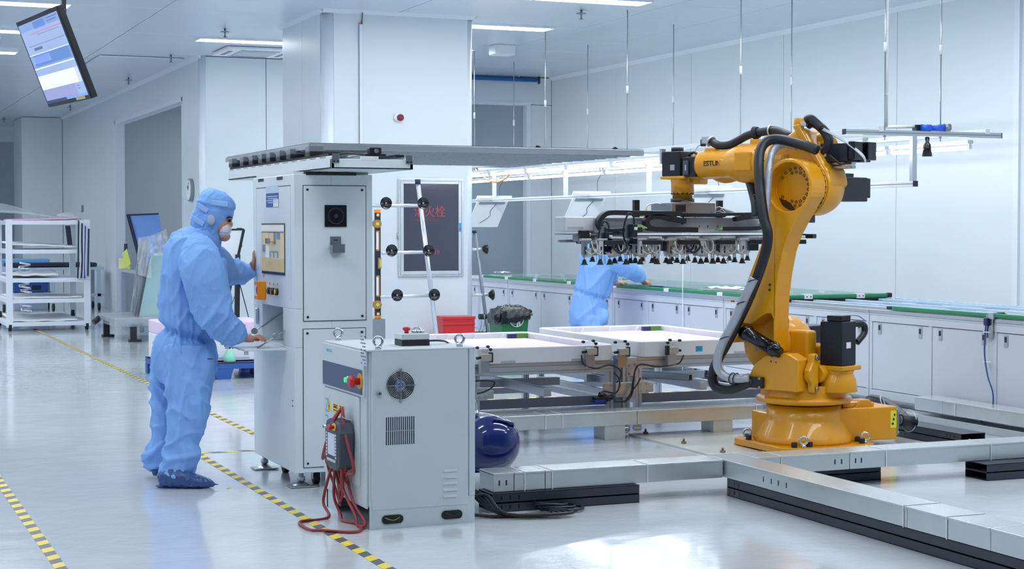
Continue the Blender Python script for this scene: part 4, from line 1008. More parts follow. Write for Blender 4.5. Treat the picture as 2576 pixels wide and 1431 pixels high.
for k_, (x, y) in enumerate(((-.30,.22), (-.33,.16), (-.26,-.30), (-.15,-.31), (.27,-.29), (.30,-.2))):
    o = base_part(mesh_obj('anchor_bolt', MB().cyl((x, y, .05), (x, y, .085), .02, n=14), BLK, Rb, .003))
for x, y in ((-.325, .19), (-.20, -.315), (.295, -.285)):
    base_part(mesh_obj('lifting_eye', MB().torus((x, y, .095), (.5, 1, 0), .026, .008).cyl((x, y, .05), (x, y, .066), .018), CHROME, Rb))
C('groove_ring', BLK, Rb, (0,0,.295), (0,0,.318), .243, n=48)
mesh_obj('turntable', MB().loft([((0,0,.312), .285), ((0,0,.318), .31), ((0,0,.335), .322), ((0,0,.352), .315), ((0,0,.362), .29), ((0,0,.44), .285)], 56), YEL, Rb, .004)
# turret: bracket on the left, mount tower, motor stand at the back
mesh_obj('turret_bracket', MB().prism([(-.18,.41),(-.18,.62),(-.10,.655),(0,.655),(.09,.63),(.17,.57),(.21,.50),(.21,.41)], .20, .33, 'xz'), YEL, Rb, .01, 3)
for x, z in ((.03,.60), (-.01,.597)): C('bracket_hole', INK, Rb, (x, .3295, z), (x, .3315, z), .006, n=10)
mesh_obj('turret_tower', MB().span((-.19, -.22, .42), (.20, .20, .60)).span((-.12, .02, .60), (.04, .13, .80)).span((-.14, -.19, .60), (.12, .0, .70)), YEL, Rb, .02, 3)
# link plates on the back face
for y in (.21, -.03):
    l = mesh_obj('link_plate', MB().prism([(y-.035+a, z) for a, z in ((0,.40),(.05,.40),(.06,.46),(.095,.50),(.095,.55),(.06,.60),(.05,.655),(0,.66),(-.01,.60),(-.01,.46))], -.235, -.185, 'yz'), YEL, Rb, .012, 3)
    for z in (.425, .635): C('link_bolt', STEEL, l, (-.238, y-.015, z), (-.25, y-.015, z), .018, n=6); 
C('link_boss', YEL, Rb, (-.21, .16, .52), (-.21, .03, .52), .058, bevel=.006)
# hub of the second axis and its motor
mesh_obj('shoulder_hub', MB().loft([((.2, .16, .70), .178), ((.2, .15, .70), .188), ((.2, -.10, .70), .188), ((.2, -.13, .70), .175), ((.2, -.17, .70), .16)], 44), YEL, Rb)
C('hub_plug', ALUD, Rb, (.28, .16, .66), (.28, .163, .66), .01)
mo = S('shoulder_motor', BLK_METAL, Rb, (.09, -.46, .655), (.25, -.17, .81), .008)
S('motor_cap', BLKG, mo, (.10, -.50, .665), (.24, -.46, .80), .006)
# base motor standing on its flange at the back
mesh_obj('motor_stand', MB().loft([((-.27,0,.40), .13), ((-.27,0,.48), .12), ((-.27,0,.52), .10), ((-.27,0,.545), .11)], 28).box((-.27,0,.56), (.22, .22, .03)), YEL, Rb, .006)
mo = S('base_motor', BLK_METAL, Rb, (-.355, -.085, .575), (-.185, .085, .865), .008)
S('motor_cap', BLKG, mo, (-.33, -.06, .865), (-.22, .06, .905), .006)
S('motor_label', PURE, mo, (-.357, -.02, .69), (-.354, .03, .73))
TB('motor_cable', HOSE, mo, smooth_path([(-.30, -.08, .84), (-.33, -.15, .845), (-.34, -.2, .83), (-.34, -.2, .78), (-.33, -.13, .72)]), .022)
TB('thin_cable', ALUD, mo, smooth_path([(-.30, -.05, .90), (-.34, -.12, .90), (-.36, -.19, .86)]), .004)
S('paper_note', mat('pale yellow paper', (224, 222, 130), .7), Rb, (-.19, -.20, .50), (-.188, -.10, .72))
# gas spring between arm and turret
sp_a = Vector((0.244,0.34,0.788)); sp_b = Vector((-0.052,0.34,0.66)); d_ = (sp_b-sp_a)
g = mesh_obj('gas_spring', MB().loft([(sp_a, .056), (sp_a+d_*.13, .056), (sp_a+d_*.16, .045), (sp_a+d_*.74, .045), (sp_a+d_*.76, .052), (sp_a+d_*.86, .052), (sp_a+d_*.9, .040), (sp_b, .034)], 26), BLKG, Rb)
mesh_obj('spring_label', MB().box(sp_a+d_*.62+Vector((.0, .028, .02)), (.05, .004, .02)), PURE, g)
C('spring_pivot', BLK, g, sp_a+Vector((0,-.07,0)), sp_a+Vector((0,.03,0)), .03)
# lower arm, cast with a cut-out at its foot
JX, JZ = (-0.077,1.75)
arc = [(JX+math.cos(math.radians(g))*.186, JZ+math.sin(math.radians(g))*.186) for g in range(201, -24, -9)]
near = [(0.078,1.537), (0.122,1.41), (0.19,1.264), (0.265,1.103), (0.344,0.967), (0.397,0.871), (0.433,0.766), (0.416,0.702), (0.369,0.705), (0.329,0.752), (0.29,0.843), (0.22,0.835), (0.158,0.877), (0.106,0.911), (0.058,0.915), (0.032,0.869), (0.04,0.694)]
far_ = [(0.021,0.654), (0.023,0.88), (0.017,1.026), (-0.004,1.172), (-0.038,1.326), (-0.082,1.432), (-0.141,1.526)]
def with_cut(name, mb, cutter, m, parent, bevel, ang=25, seg=4):
    o = mesh_obj(name, mb, m, None); c = mesh_obj('cutter', cutter, m, None)
    bo = o.modifiers.new('b', 'BOOLEAN'); bo.object = c; bo.operation = 'DIFFERENCE'; bo.solver = 'EXACT'
    dg = bpy.context.evaluated_depsgraph_get()
    me = bpy.data.meshes.new_from_object(o.evaluated_get(dg))
    bpy.data.objects.remove(o); bpy.data.objects.remove(c)
    me.materials.clear(); me.materials.append(m)
    ob = bpy.data.objects.new(name, me); link(ob, parent)
    b = ob.modifiers.new('bevel', 'BEVEL'); b.width = bevel; b.segments = seg; b.limit_method = 'ANGLE'; b.angle_limit = math.radians(ang)
    return ob
poly_ = near+far_+arc
mesh_arm = with_cut('lower_arm', MB().prism(poly_, .14, .30, 'xz'), MB().cyl((JX, .205, JZ), (JX, .40, JZ), .160, n=48), YEL, Rb, .016, 28)
a_ = MB()
for q in ((0.064,0.3,1.105), (0.067,0.3,1.071)): a_.cyl((q[0], .299, q[2]), (q[0], .302, q[2]), .009, n=10)
mesh_obj('tapped_holes', a_, INK, Rb)
S('wear_marks', mat('worn paint', (150, 96, 30), .6), Rb, tuple(Vector((0.355,0.3,0.98))), tuple(Vector((0.355,0.3,0.98))+Vector((.03,.002,.012))))
# elbow: recessed hub, bolt ring, housing, motor
def Y_(y): return (JX, y, JZ)
rc = C('recess_floor', YEL, Rb, Y_(.2075), Y_(.202), .159, n=48)
h = MB()
for rr, n_, a0, a1 in ((.125, 17, 30, 330), (.098, 12, 70, 290)):
    for i in range(n_):
        a = math.radians(a0+(a1-a0)*i/(n_-1)) 
        if 150 < math.degrees(a) < 182 and rr > .1: continue
        h.torus((JX+math.cos(a)*rr, .210, JZ+math.sin(a)*rr), (0,1,0), .0085, .0022, 10, 5)
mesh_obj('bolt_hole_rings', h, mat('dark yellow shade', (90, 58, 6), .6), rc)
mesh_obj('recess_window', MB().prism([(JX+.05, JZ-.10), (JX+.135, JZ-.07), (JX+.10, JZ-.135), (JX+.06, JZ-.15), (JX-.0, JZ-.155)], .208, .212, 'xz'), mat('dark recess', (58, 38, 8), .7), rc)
C('reducer_gap', mat('dark joint', (52, 42, 20), .6), Rb, Y_(.145), Y_(.13), .176, n=56)
mesh_obj('reducer_ring', MB().loft([(Y_(.135), .183), (Y_(.118), .183)], 56), YEL, Rb)
for i in range(30):
    a = 2*PI*i/30
    C('ring_bolt', INK, Rb, (JX+math.cos(a)*.179, .147, JZ+math.sin(a)*.179), (JX+math.cos(a)*.179, .134, JZ+math.sin(a)*.179), .0075, n=8)
mesh_obj('elbow_housing', MB().loft([(Y_(.115), .186), (Y_(.10), .192), (Y_(-.04), .188), (Y_(-.10), .17), (Y_(-.115), .15)], 48), YEL, Rb)
mesh_obj('motor_flange', MB().box((JX, -.12, JZ-.005), (.23, .03, .21)), YEL, Rb, .012, 3)
mo = S('elbow_motor', BLK_METAL, Rb, (JX-.09, -.50, JZ-.09), (JX+.09, -.135, JZ+.075), .008)
S('motor_end', BLKG, mo, (JX-.085, -.545, JZ-.065), (JX+.07, -.50, JZ+.07), .008)
S('motor_plug', BLK, mo, (JX-.07, -.36, JZ+.075), (JX+.06, -.14, JZ+.10), .004)
S('hub_stop_block', YEL, Rb, (JX-.10, .0, JZ+.17), (JX+.0, .10, JZ+.25), .008)
S('under_lug', BLKG, Rb, (JX-.05, .06, JZ-.235), (JX+.03, .14, JZ-.175), .006)
mesh_obj('camera_lamp', MB().box((-0.085,0.05,1.426), (.06, .05, .03)).box(tuple(Vector((-0.085,0.05,1.426))+Vector((.05,0,.01))), (.08, .02, .012)), BLKG, Rb, .006)
# forearm
FZ = 1.925
fx0 = (0.871,1.933)[0]
rg = [((fx0, 0, FZ), .100), ((fx0-.02, 0, FZ), .103), ((fx0-.13, 0, FZ), .100), ((fx0-.21, 0, FZ), .100), ((fx0-.27, 0, FZ+.002), .108), ((fx0-.33, 0, FZ), .128), ((fx0-.40, 0, FZ-.002), .138), ((fx0-.48, 0, FZ), .136), ((fx0-.56, 0, FZ), .130), ((fx0-.75, 0, FZ), .128), ((fx0-.82, 0, FZ), .13)]
mesh_obj('forearm', MB().loft(rg, 40), YEL, Rb)
text_obj('lettering', 'ESTUN', .050, mat('dark lettering', (62, 52, 40), .5), Rb, (fx0-.085, .1005, FZ-.012), (-1, 0, 0), (0, 0, 1), .0015, sx=1.0, bold=.0009)
mesh_obj('forearm_cover', MB().box((fx0-.45, .128, FZ+.01), (.14, .02, .13)), YEL, Rb, .008)
mesh_obj('elbow_casting', MB().prism([(.20, 1.80), (.24, 1.95), (.20, 2.04), (.09, 2.09), (-.01, 2.15), (-.08, 2.13), (-.16, 2.0), (-.25, 1.86), (-.28, 1.75), (.0, 1.72)], -.12, .12, 'xz'), YEL, Rb, .05, 5, 25)
mesh_obj('casting_fin', MB().prism([(.02, 2.16), (-.03, 2.17), (-.13, 2.02), (-.24, 1.86), (-.24, 1.82), (-.1, 1.98)], .095, .125, 'xz'), YEL, Rb, .008, 3)
mesh_obj('rear_casting', MB().loft([((-.02, -.06, 2.03), .11), ((-.12, -.06, 2.02), .10), ((-.16, -.06, 2.0), .085)], 30), YEL, Rb)
C('top_boss', YEL, Rb, (.03, .03, 2.14), (.03, .03, 2.215), .035, bevel=.004)
mesh_obj('hose_holder', MB().span((.35, -.03, FZ+.11), (.44, .03, FZ+.165)), YEL, Rb, .008)
mesh_obj('hose_holder', MB().span((fx0-.13, -.03, FZ+.08), (fx0-.04, .03, FZ+.115)), YEL, Rb, .006)
mesh_obj('belly_bulge', MB().sphere((fx0-.17, -.05, FZ-.06), .09, sc=(1.5, .8, .8)), YEL, Rb)
# rear motors of the wrist axes
for y, x in ((.0, -.15), (-.13, -.17)):
    mo = S('wrist_drive_motor', BLK_METAL, Rb, (x-.22, y-.06, 1.915), (x, y+.06, 2.035), .006)
    S('motor_cap', BLKG, mo, (x-.27, y-.05, 1.925), (x-.22, y+.05, 2.045), .006)
    S('motor_label', ALU, mo, (x-.06, y+.0605, 1.95), (x-.04, y+.062, 1.99))
S('motor_bracket', YEL, Rb, (-.165, -.20, 1.90), (-.15, .07, 2.05), .004)
for z in (1.895, 1.87): S('connector', STEEL, Rb, (-.38, -.03, z), (-.22, .02, z+.02), .004)
# wrist
WX, WZ = (1.054,1.697); WZ = 1.69
C('wrist_knuckle', YEL, Rb, (fx0-.02, 0, FZ-.03), (WX+.02, 0, FZ-.06), .062)
S('wrist_fork', YEL, Rb, (WX-.10, -.09, WZ+.10), (fx0+.02, .02, FZ+.08), .012)
mesh_obj('wrist_body', MB().loft([((WX,0,WZ), .072), ((WX,0,WZ+.035), .072), ((WX,0,WZ+.036), .082), ((WX,0,WZ+.11), .082), ((WX,0,WZ+.13), .086), ((WX,0,WZ+.14), .09)], 36), YEL, Rb)
for i in range(14):
    a = 2*PI*i/14; C('flange_bolt', mat('dark bolt', (70, 50, 18), .5, metal=.4), Rb, (WX+math.cos(a)*.077, math.sin(a)*.077, WZ+.028), (WX+math.cos(a)*.077, math.sin(a)*.077, WZ+.042), .007, n=8)
mesh_obj('wrist_plate', MB().box((WX+.02, 0, WZ+.148), (.22, .19, .022)), YEL, Rb, .006)
mesh_obj('wrist_rib', MB().prism([(WX-.09, WZ+.12), (WX-.01, WZ+.14), (WX-.12, WZ+.23)], -.07, .05, 'xz'), YEL, Rb, .006)
mo = S('wrist_motor', BLK_METAL, Rb, (WX-.05, -.07, WZ+.158), (WX+.12, .09, WZ+.335), .008)
C('motor_top', BLK, mo, (WX+.04, .01, WZ+.335), (WX+.04, .01, WZ+.365), .045)
S('motor_connector', ALU, mo, (WX+.12, .04, WZ+.25), (WX+.14, .09, WZ+.36), .004)
S('motor_label', mat('small label', (150, 154, 170), .5), mo, (WX+.0, .0905, WZ+.20), (WX+.04, .0915, WZ+.24))
mo = S('side_motor', BLK_METAL, Rb, (fx0+.0, -.0, FZ-.085), (fx0+.12, .085, FZ+.055), .006)
S('motor_plug', GREY_DEV, mo, (fx0+.055, .085, FZ-.07), (fx0+.10, .10, FZ+.03), .004); S('plug_label', ALU, mo, (fx0+.07, .1005, FZ-.04), (fx0+.08, .1015, FZ+.0))
TB('wrist_hose', HOSE, Rb, smooth_path([(0.96,0.05,1.99), (0.938,0.05,2.009), (0.903,0.05,2.011), (0.867,0.05,1.993)]), .009)
C('wrist_plug', mat('warm plug', (214, 160, 100), .4), Rb, (0.944,0.03,1.988), (0.922,0.03,1.973), .014)
# hoses
def hose(name, pts, r, m, parent=Rb, k_=6):
    return TB(name, m, parent, smooth_path(pts, k_), r, 14)
mh = hose('main_hose', [(-0.229,0.2,1.989), (-0.154,0.2,2.015), (-0.059,0.2,2.042), (0.046,0.21,2.066), (0.111,0.24,2.065), (0.139,0.28,2.033), (0.139,0.32,1.976), (0.115,0.36,1.883), (0.093,0.38,1.764), (0.061,0.4,1.646), (0.034,0.41,1.541), (0.004,0.41,1.45), (0.01,0.41,1.359), (0.045,0.41,1.255), (0.089,0.41,1.149), (0.14,0.41,1.043), (0.198,0.41,0.936), (0.27,0.41,0.814), (0.343,0.41,0.696), (0.409,0.41,0.594), (0.446,0.41,0.519), (0.452,0.41,0.449), (0.416,0.4,0.402), (0.334,0.38,0.396), (0.253,0.36,0.427), (0.183,0.34,0.457)], .034, HOSE)
FH = mat('grey hose sleeve', (172, 178, 190), .3, bump=.9, scale=16, metal=.25, stretch=(3, 1, 1))
sl = hose('film_sleeve', [(-0.054,0.17,2.019), (0.035,0.18,2.038), (0.086,0.22,2.012), (0.095,0.26,1.95), (0.078,0.3,1.857), (0.068,0.33,1.725), (0.058,0.36,1.594), (0.063,0.4,1.515)], .026, FH)
sl2 = hose('film_sleeve', [(0.089,0.44,1.15), (0.129,0.46,1.058), (0.187,0.46,0.951), (0.258,0.46,0.83), (0.331,0.46,0.715), (0.37,0.46,0.626), (0.378,0.45,0.545), (0.339,0.43,0.492), (0.269,0.4,0.476), (0.184,0.36,0.484)], .030, FH)
for q, s_ in (((0.099,0.31,1.757), 1), ((0.093,0.44,1.134), 1), ((0.167,0.46,0.986), 1), ((0.307,0.46,0.748), 1), ((0.288,0.41,0.476), 2), ((0.263,0.4,0.474), 2)):
    mesh_obj('hose_tie', MB().torus(q, (.35, 0, 1) if s_ == 1 else (1, 0, .1), .038, .0035, 20, 6), BLK, Rb)
for q, ax in (((0.13,0.335,1.923), (0, .1, 1)), ((0.154,0.3,2.004), (.2, .1, 1)), ((0.089,0.385,1.698), (0, 0, 1)), ((0.02,0.41,1.411), (0, 0, 1)), ((0.27,0.41,0.814), (.5, 0, 1)), ((0.452,0.41,0.484), (0,0,1))):
    mesh_obj('hose_band', MB().torus(q, ax, .0355, .003, 20, 6), BLKG, Rb)
th = hose('top_hose', [(0.793,0.0,2.099), (0.776,0.0,2.078), (0.716,0.0,2.057), (0.636,0.0,2.06), (0.557,0.0,2.087), (0.488,0.0,2.115), (0.414,0.0,2.131), (0.33,0.0,2.139), (0.254,0.0,2.144), (0.181,0.0,2.122), (0.1,0.0,2.094), (0.022,-0.05,2.072)], .029, HOSE)
mesh_obj('hose_coupling', MB().torus((0.411,0.0,2.134), (-.94, 0, .3), .034, .012, 24, 10).cyl((0.427,0.0,2.129), (0.39,0.0,2.135), .04), RUB, Rb)
mesh_obj('hose_clip', MB().torus((0.284,0.0,2.142), (1, 0, 0), .035, .006, 24, 8), ALU, Rb)
mesh_obj('hose_clip', MB().torus((0.8,0.0,2.09), (1, 0, .6), .034, .008, 24, 8).span(tuple(Vector((0.808,0.0,2.099))+Vector((0,-.02,-.025))), tuple(Vector((0.868,0.0,2.101))+Vector((0,.02,.02)))), ALU, Rb)
S('clip_block', BLK, Rb, tuple(Vector((0.857,0.0,2.078))+Vector((0,-.02,-.022))), tuple(Vector((0.879,0.0,2.079))+Vector((0,.02,.025))), .003)
TB('white_air_hose', PURE, Rb, smooth_path([(0.878,0.0,2.074), (0.918,0.0,2.058), (0.943,0.0,2.02), (0.953,0.0,1.983)]), .005)
hose('drop_hose', [(0.466,0.0,1.813), (0.434,0.02,1.768), (0.398,0.04,1.707), (0.351,0.08,1.638), (0.332,0.1,1.557)], .030, HOSE)
mesh_obj('hose_coupling', MB().torus((0.466,0.0,1.805), (-.2, 0, 1), .034, .012, 20, 8), RUB, Rb)
hose('rear_hose', [(-0.047,0.04,2.167), (-0.088,0.04,2.181), (-0.149,0.05,2.151), (-0.196,0.05,2.107), (-0.221,0.05,2.054), (-0.206,0.05,2.005), (-0.156,0.05,1.988), (-0.112,0.05,1.995)], .032, HOSE)
hose('rear_hose', [(-0.09,0.12,2.193), (-0.128,0.12,2.204), (-0.172,0.12,2.173), (-0.21,0.12,2.135)], .026, HOSE)
CT = mat('clear air tube', (214, 224, 234), .15, alpha=.75, spec=.8)
for k_ in range(4):
    dy = .008*k_
    TB('clear_tube', CT, Rb, smooth_path([(-0.07,0.1,2.2), (-0.095,0.1,2.193), (-0.17,0.09,2.138), (-0.281,0.07,2.083), (-0.391,0.05,2.012), (-0.47,0.04,1.948), (-0.487,0.02,1.907)]) if k_ == 0 else smooth_path([Vector(p)+Vector((0, -dy*.4, dy*.7)) for p in ((-0.073,0.1,2.194), (-0.095,0.1,2.188), (-0.17,0.09,2.133), (-0.281,0.07,2.075), (-0.391,0.05,2.004), (-0.47,0.04,1.94), (-0.481,0.02,1.902))]), .0045, 6)
mesh_obj('tube_clamp', MB().span(tuple(Vector((-0.067,0.06,2.186))+Vector((0,-.03,-.03))), tuple(Vector((-0.023,0.06,2.188))+Vector((0,.03,.0)))), ALU, Rb)
hose('elbow_cable', [(-0.259,0.1,1.958), (-0.289,0.08,1.926), (-0.322,0.06,1.9), (-0.355,0.04,1.905), (-0.378,0.02,1.931)], .008, HOSE)
# hose clamp on the turret bracket
cl = mesh_obj('hose_clamp', MB().box((.205, .345, .455), (.25, .03, .075)), BLK, Rb, .006)
cb = MB()
for q in ((.10,.425),(.10,.485)): cb.cyl((q[0], .36, q[1]), (q[0], .367, q[1]), .009, n=10)
mesh_obj('clamp_bolts', cb, mat('brass', (170, 150, 100), .3, metal=.8), cl)
for x in (.17, .19): S('clamp_slot', ALU, cl, (x, .3602, .435), (x+.006, .3615, .475))

# black cable bundle arching from the robot's connector to the floor duct
kb = MB()
s0 = Vector((6.80, 9.62, .16))
for i in range(6):
    o_ = Vector((.0, .02*(i%3), .022*(i//3)))
    pts = [s0+o_, Vector((7.034,9.75,0.138))+o_, Vector((7.123,9.95,0.164))+o_, Vector((7.207,10.2,0.199))+o_, Vector((7.242,10.4,0.207))+o_, Vector((7.328,10.6,0.173))+o_, Vector((7.39,10.7,0.105))+o_]
    kb.tube(smooth_path(pts, 6), .021, 8)
o = stuff(mesh_obj('cable_bundle', kb, HOSE, None)); tag(o, 'thick bundle of black cables arching out behind the robot base', 'cable')
t = thing('bundle_connector', 'black round connectors with white ties at the end of the cable bundle by the robot', 'connector', (6.86, 9.60, .0))
for y in (-.03, .05):
    C('plug_body', BLK, t, (.0, y, .17), (.12, y, .15), .04); C('plug_front', ALUD, t, (-.008, y, .171), (0, y, .17), .03)
mesh_obj('white_tie', MB().torus((.10, .01, .155), (1, .1, -.1), .075, .003, 24, 6), PURE, t)
mesh_obj('white_tie', MB().torus((7.072,9.85,0.163) if 0 else (.02, .2, .26), (.6, -.6, .3), .055, .003, 24, 6), PURE, t)

# ============================================================ SUCTION GRIPPER
GX, GY = 6.105+math.cos(RZ)*WX, 9.605+math.sin(RZ)*WX
G = thing('suction_gripper', 'wide suction-cup gripper with black cable loops hanging from the robot wrist', 'gripper', (GX, GY, 0))
def gx(px, py=560, Y=None): return None
def gp(p): return (p[0]-GX, p[1]-GY, p[2])
C('tool_flange', BLK, G, (0, 0, WZ+.012), (0, 0, WZ-.018), .085, n=36)
mesh_obj('adapter_box', MB().span((-.17, -.16, WZ-.10), (.18, .16, WZ-.018)), STEEL, G, .004)
S('box_window', BLK, G, (-.14, -.1615, WZ-.085), (-.06, -.158, WZ-.035))
x0 = (4.74,10.6,1.562)[0]-GX; x1 = .88
zt, zb_ = (5.342,10.6,1.566)[2], (5.342,10.6,1.456)[2]
GR = mat('gripper beam paint', (206, 209, 216), .35)
b = mesh_obj('main_beam', MB().span((x0+.22, -.08, zb_), (x1, .08, zt)), GR, G, .006)
mesh_obj('beam_end', MB().span((x0, -.085, zb_+.012), (x0+.22, .085, zt+.004)), PURE, G, .008)
S('beam_slot', ALUD, G, (x0, -.09, zb_-.012), (x0+.5, .09, zb_), .003)
S('end_window', mat('pale recess', (196, 200, 206), .5), G, (x0+.02, -.0865, zb_+.028), (x0+.14, -.0845, zb_+.045))
s = S('end_sensor', BLK, G, (x0+.10, -.13, zb_-.035), (x0+.17, -.085, zb_+.02), .004)
C('sensor_lens', mat('amber lens', (214, 200, 80), .3), s, (x0+.17, -.11, zb_-.01), (x0+.182, -.11, zb_-.01), .014)
mesh_obj('beam_marks', MB().span((.09, -.0815, zt-.07), (.095, -.0795, zt-.055)).span((.16, -.0815, zt-.07), (.165, -.0795, zt-.055)).span((.24, -.0815, zt-.07), (.245, -.0795, zt-.055)), INK, G)
S('terminal_strip', BLK, G, (-.02, -.10, zt+.003), (.30, .0, zt+.032), .004)
for i in range(3): S('orange_light', ORANGE, G, (.03+i*.08, -.1015, zt+.01), (.038+i*.08, -.0995, zt+.018))
for x in ((5.351,10.6,1.642)[0]-GX, (6.026,10.6,1.645)[0]-GX): S('upright_post', BLK_METAL, G, (x-.02, .02, zt), (x+.02, .06, zt+.125), .003)
vb = S('valve_body', mat('pale beige plastic', (200, 202, 196), .5), G, (-.33, -.04, zt+.005), (-.27, .03, zt+.05), .003)
C('yellow_fitting', YSTK, vb, (-.29, 0, zt+.05), (-.29, 0, zt+.062), .008)
TB('white_tube', PURE, G, smooth_path([(-.29, 0, zt+.06), (-.28, 0, zt+.085), (-.22, 0, zt+.1), (-.15, 0, zt+.09), (-.13, -.02, zt+.07)]), .006)
C('vacuum_ejector', ALU, G, (-.26, -.03, zt+.03), (-.16, -.05, zt+.03), .018); C('ejector_tip', ALUD, G, (-.17, -.06, zt+.028), (-.05, -.1, zt+.075), .022)
# cable chains: flat loops
def chain(pts, w=.05, th=.022, y0=-.12):
    P = smooth_path([(p[0], 0, p[1]) for p in pts], 6); m_ = MB(); vs = []; fs = []
    for i, p in enumerate(P):
        t = (P[min(i+1, len(P)-1)]-P[max(i-1, 0)]).normalized(); n_ = Vector((-t.z, 0, t.x))
        for s_, yy in ((1, y0), (1, y0-w), (-1, y0-w), (-1, y0)):
            q = p+n_*(th/2*s_); vs.append((q.x, yy, q.z))
    for i in range(len(P)-1):
        for j in range(4): a = i*4+j; b = i*4+(j+1) % 4; fs.append((a, b, b+4, a+4))
    fs.append((0,1,2,3)); fs.append(tuple(len(vs)-4+k for k in range(4)))
    return m_.add(vs, fs)
def gq(px, py): return None
ca = [(5.606,1.592), (5.416,1.594), (5.229,1.596), (5.059,1.598), (5.001,1.581), (4.968,1.537), (4.983,1.493), (5.029,1.471), (5.167,1.474), (5.292,1.482)]
cb2 = [(5.638,1.541), (5.543,1.555), (5.448,1.571), (5.369,1.568), (5.332,1.543), (5.341,1.507), (5.392,1.485), (5.606,1.482), (5.734,1.479)]
cc = [(6.041,1.553), (6.156,1.57), (6.249,1.573), (6.282,1.542), (6.269,1.507), (6.206,1.49), (5.928,1.487)]
cd = [(5.606,1.586), (5.798,1.584), (6.025,1.59), (6.255,1.593)]
for c_, th in ((ca, .034), (cb2, .036), (cc, .030), (cd, .022)):
    mesh_obj('cable_chain', chain([(x-GX, z) for x, z in c_], .06, th), BLK, G, .003)
TB('dark_cable', BLK, G, smooth_path([gp((5.579,10.45,1.549)), gp((5.617,10.45,1.535)), gp((5.633,10.45,1.521)), gp((5.643,10.45,1.552)), gp((5.627,10.45,1.586))]), .005)
RHOSE = mat('shiny sleeve', (120, 124, 134), .2, bump=.8, scale=20, metal=.5)
TB('shiny_sleeve', RHOSE, G, smooth_path([gp((5.564,10.48,1.572)), gp((5.602,10.48,1.605)), gp((5.633,10.48,1.648)), gp((5.682,10.5,1.668)), gp((5.733,10.5,1.657)), gp((5.798,10.5,1.637))]), .022, 10)
rnd = random.Random(5)
for i in range(16):
    a = rnd.uniform(1700, 1800); b_ = a+rnd.uniform(20, 60)
    p0 = Vector((rnd.uniform(-.05, .25), -.1+rnd.uniform(-.02,.02), zt+.035)); p1 = p0+Vector((rnd.uniform(.05,.2), rnd.uniform(-.03,.03), rnd.uniform(-.02, .01)))
    TB('thin_tube', rnd.choice((PURE, BLK, CT, BLK, ALUD)), G, smooth_path([p0, (p0+p1)/2+Vector((0, -.02, rnd.uniform(.01, .05))), p1]), .004, 6)
TB('clear_sleeve', CT, G, smooth_path([(.28, -.06, zt+.06), (.36, -.08, zt+.04), (.42, -.1, zt+.0), (.47, -.12, zt-.02)]), .018, 10)
# lower frame with cross bars
z2 = (5.342,10.6,1.423)[2]
S('lower_beam', ALUD, G, (x0+.12, -.05, zb_-.055), (x1, .05, zb_-.014), .003)
for i in range(6):
    x = x0+.28+i*.29
    S('cross_bar', GR, G, (x-.05, -.34, z2-.004), (x+.05, .42, z2+.010), .002)
    S('slide_block', BLK, G, (x-.09, -.36, z2-.045), (x+.04, -.28, z2-.014), .003)
    S('slide_block', BLK, G, (x+.0, .26, z2-.045), (x+.1, .34, z2-.014), .003)
for y in (.05, .40): S('long_rail', ALUD, G, (x0+.17, y-.015, z2-.035), (x1-.1, y+.015, z2-.014), .002)
zc_ = (5.343,10.6,1.256)[2]
def cup(x, y, dz, k_):
    s = S('air_cylinder', GR if k_ % 3 else STEEL, G, (x-.017, y-.016, zc_+.05), (x+.017, y+.016, z2-.018), .002)
    S('cylinder_mark', CHAR, s, (x-.006, y-.0172, zc_+.06), (x+.006, y-.0158, zc_+.11))
    S('head_plate', ALU, s, (x-.03, y-.02, z2-.018), (x+.045, y+.02, z2-.004), .002)
    for dx in ((-.007, .007) if k_ % 2 else (0,)): C('piston_rod', STEEL, s, (x+dx, y, zc_+.01+dz), (x+dx, y, zc_+.07), .0045, n=8)
    c = mesh_obj('suction_cup', MB().loft([((x, y, zc_-.014+dz), .025), ((x, y, zc_-.006+dz), .021), ((x, y, zc_-.002+dz), .015), ((x, y, zc_+.004+dz), .018), ((x, y, zc_+.010+dz), .013), ((x, y, zc_+.022+dz), .011)], 16), RUB, s)
def side(x, y, k_):
    S('mount_plate', STEEL if k_ % 2 else GR, G, (x-.03, y-.004, zc_+.035), (x+.035, y+.004, zc_+.10), .002)
k_ = 0
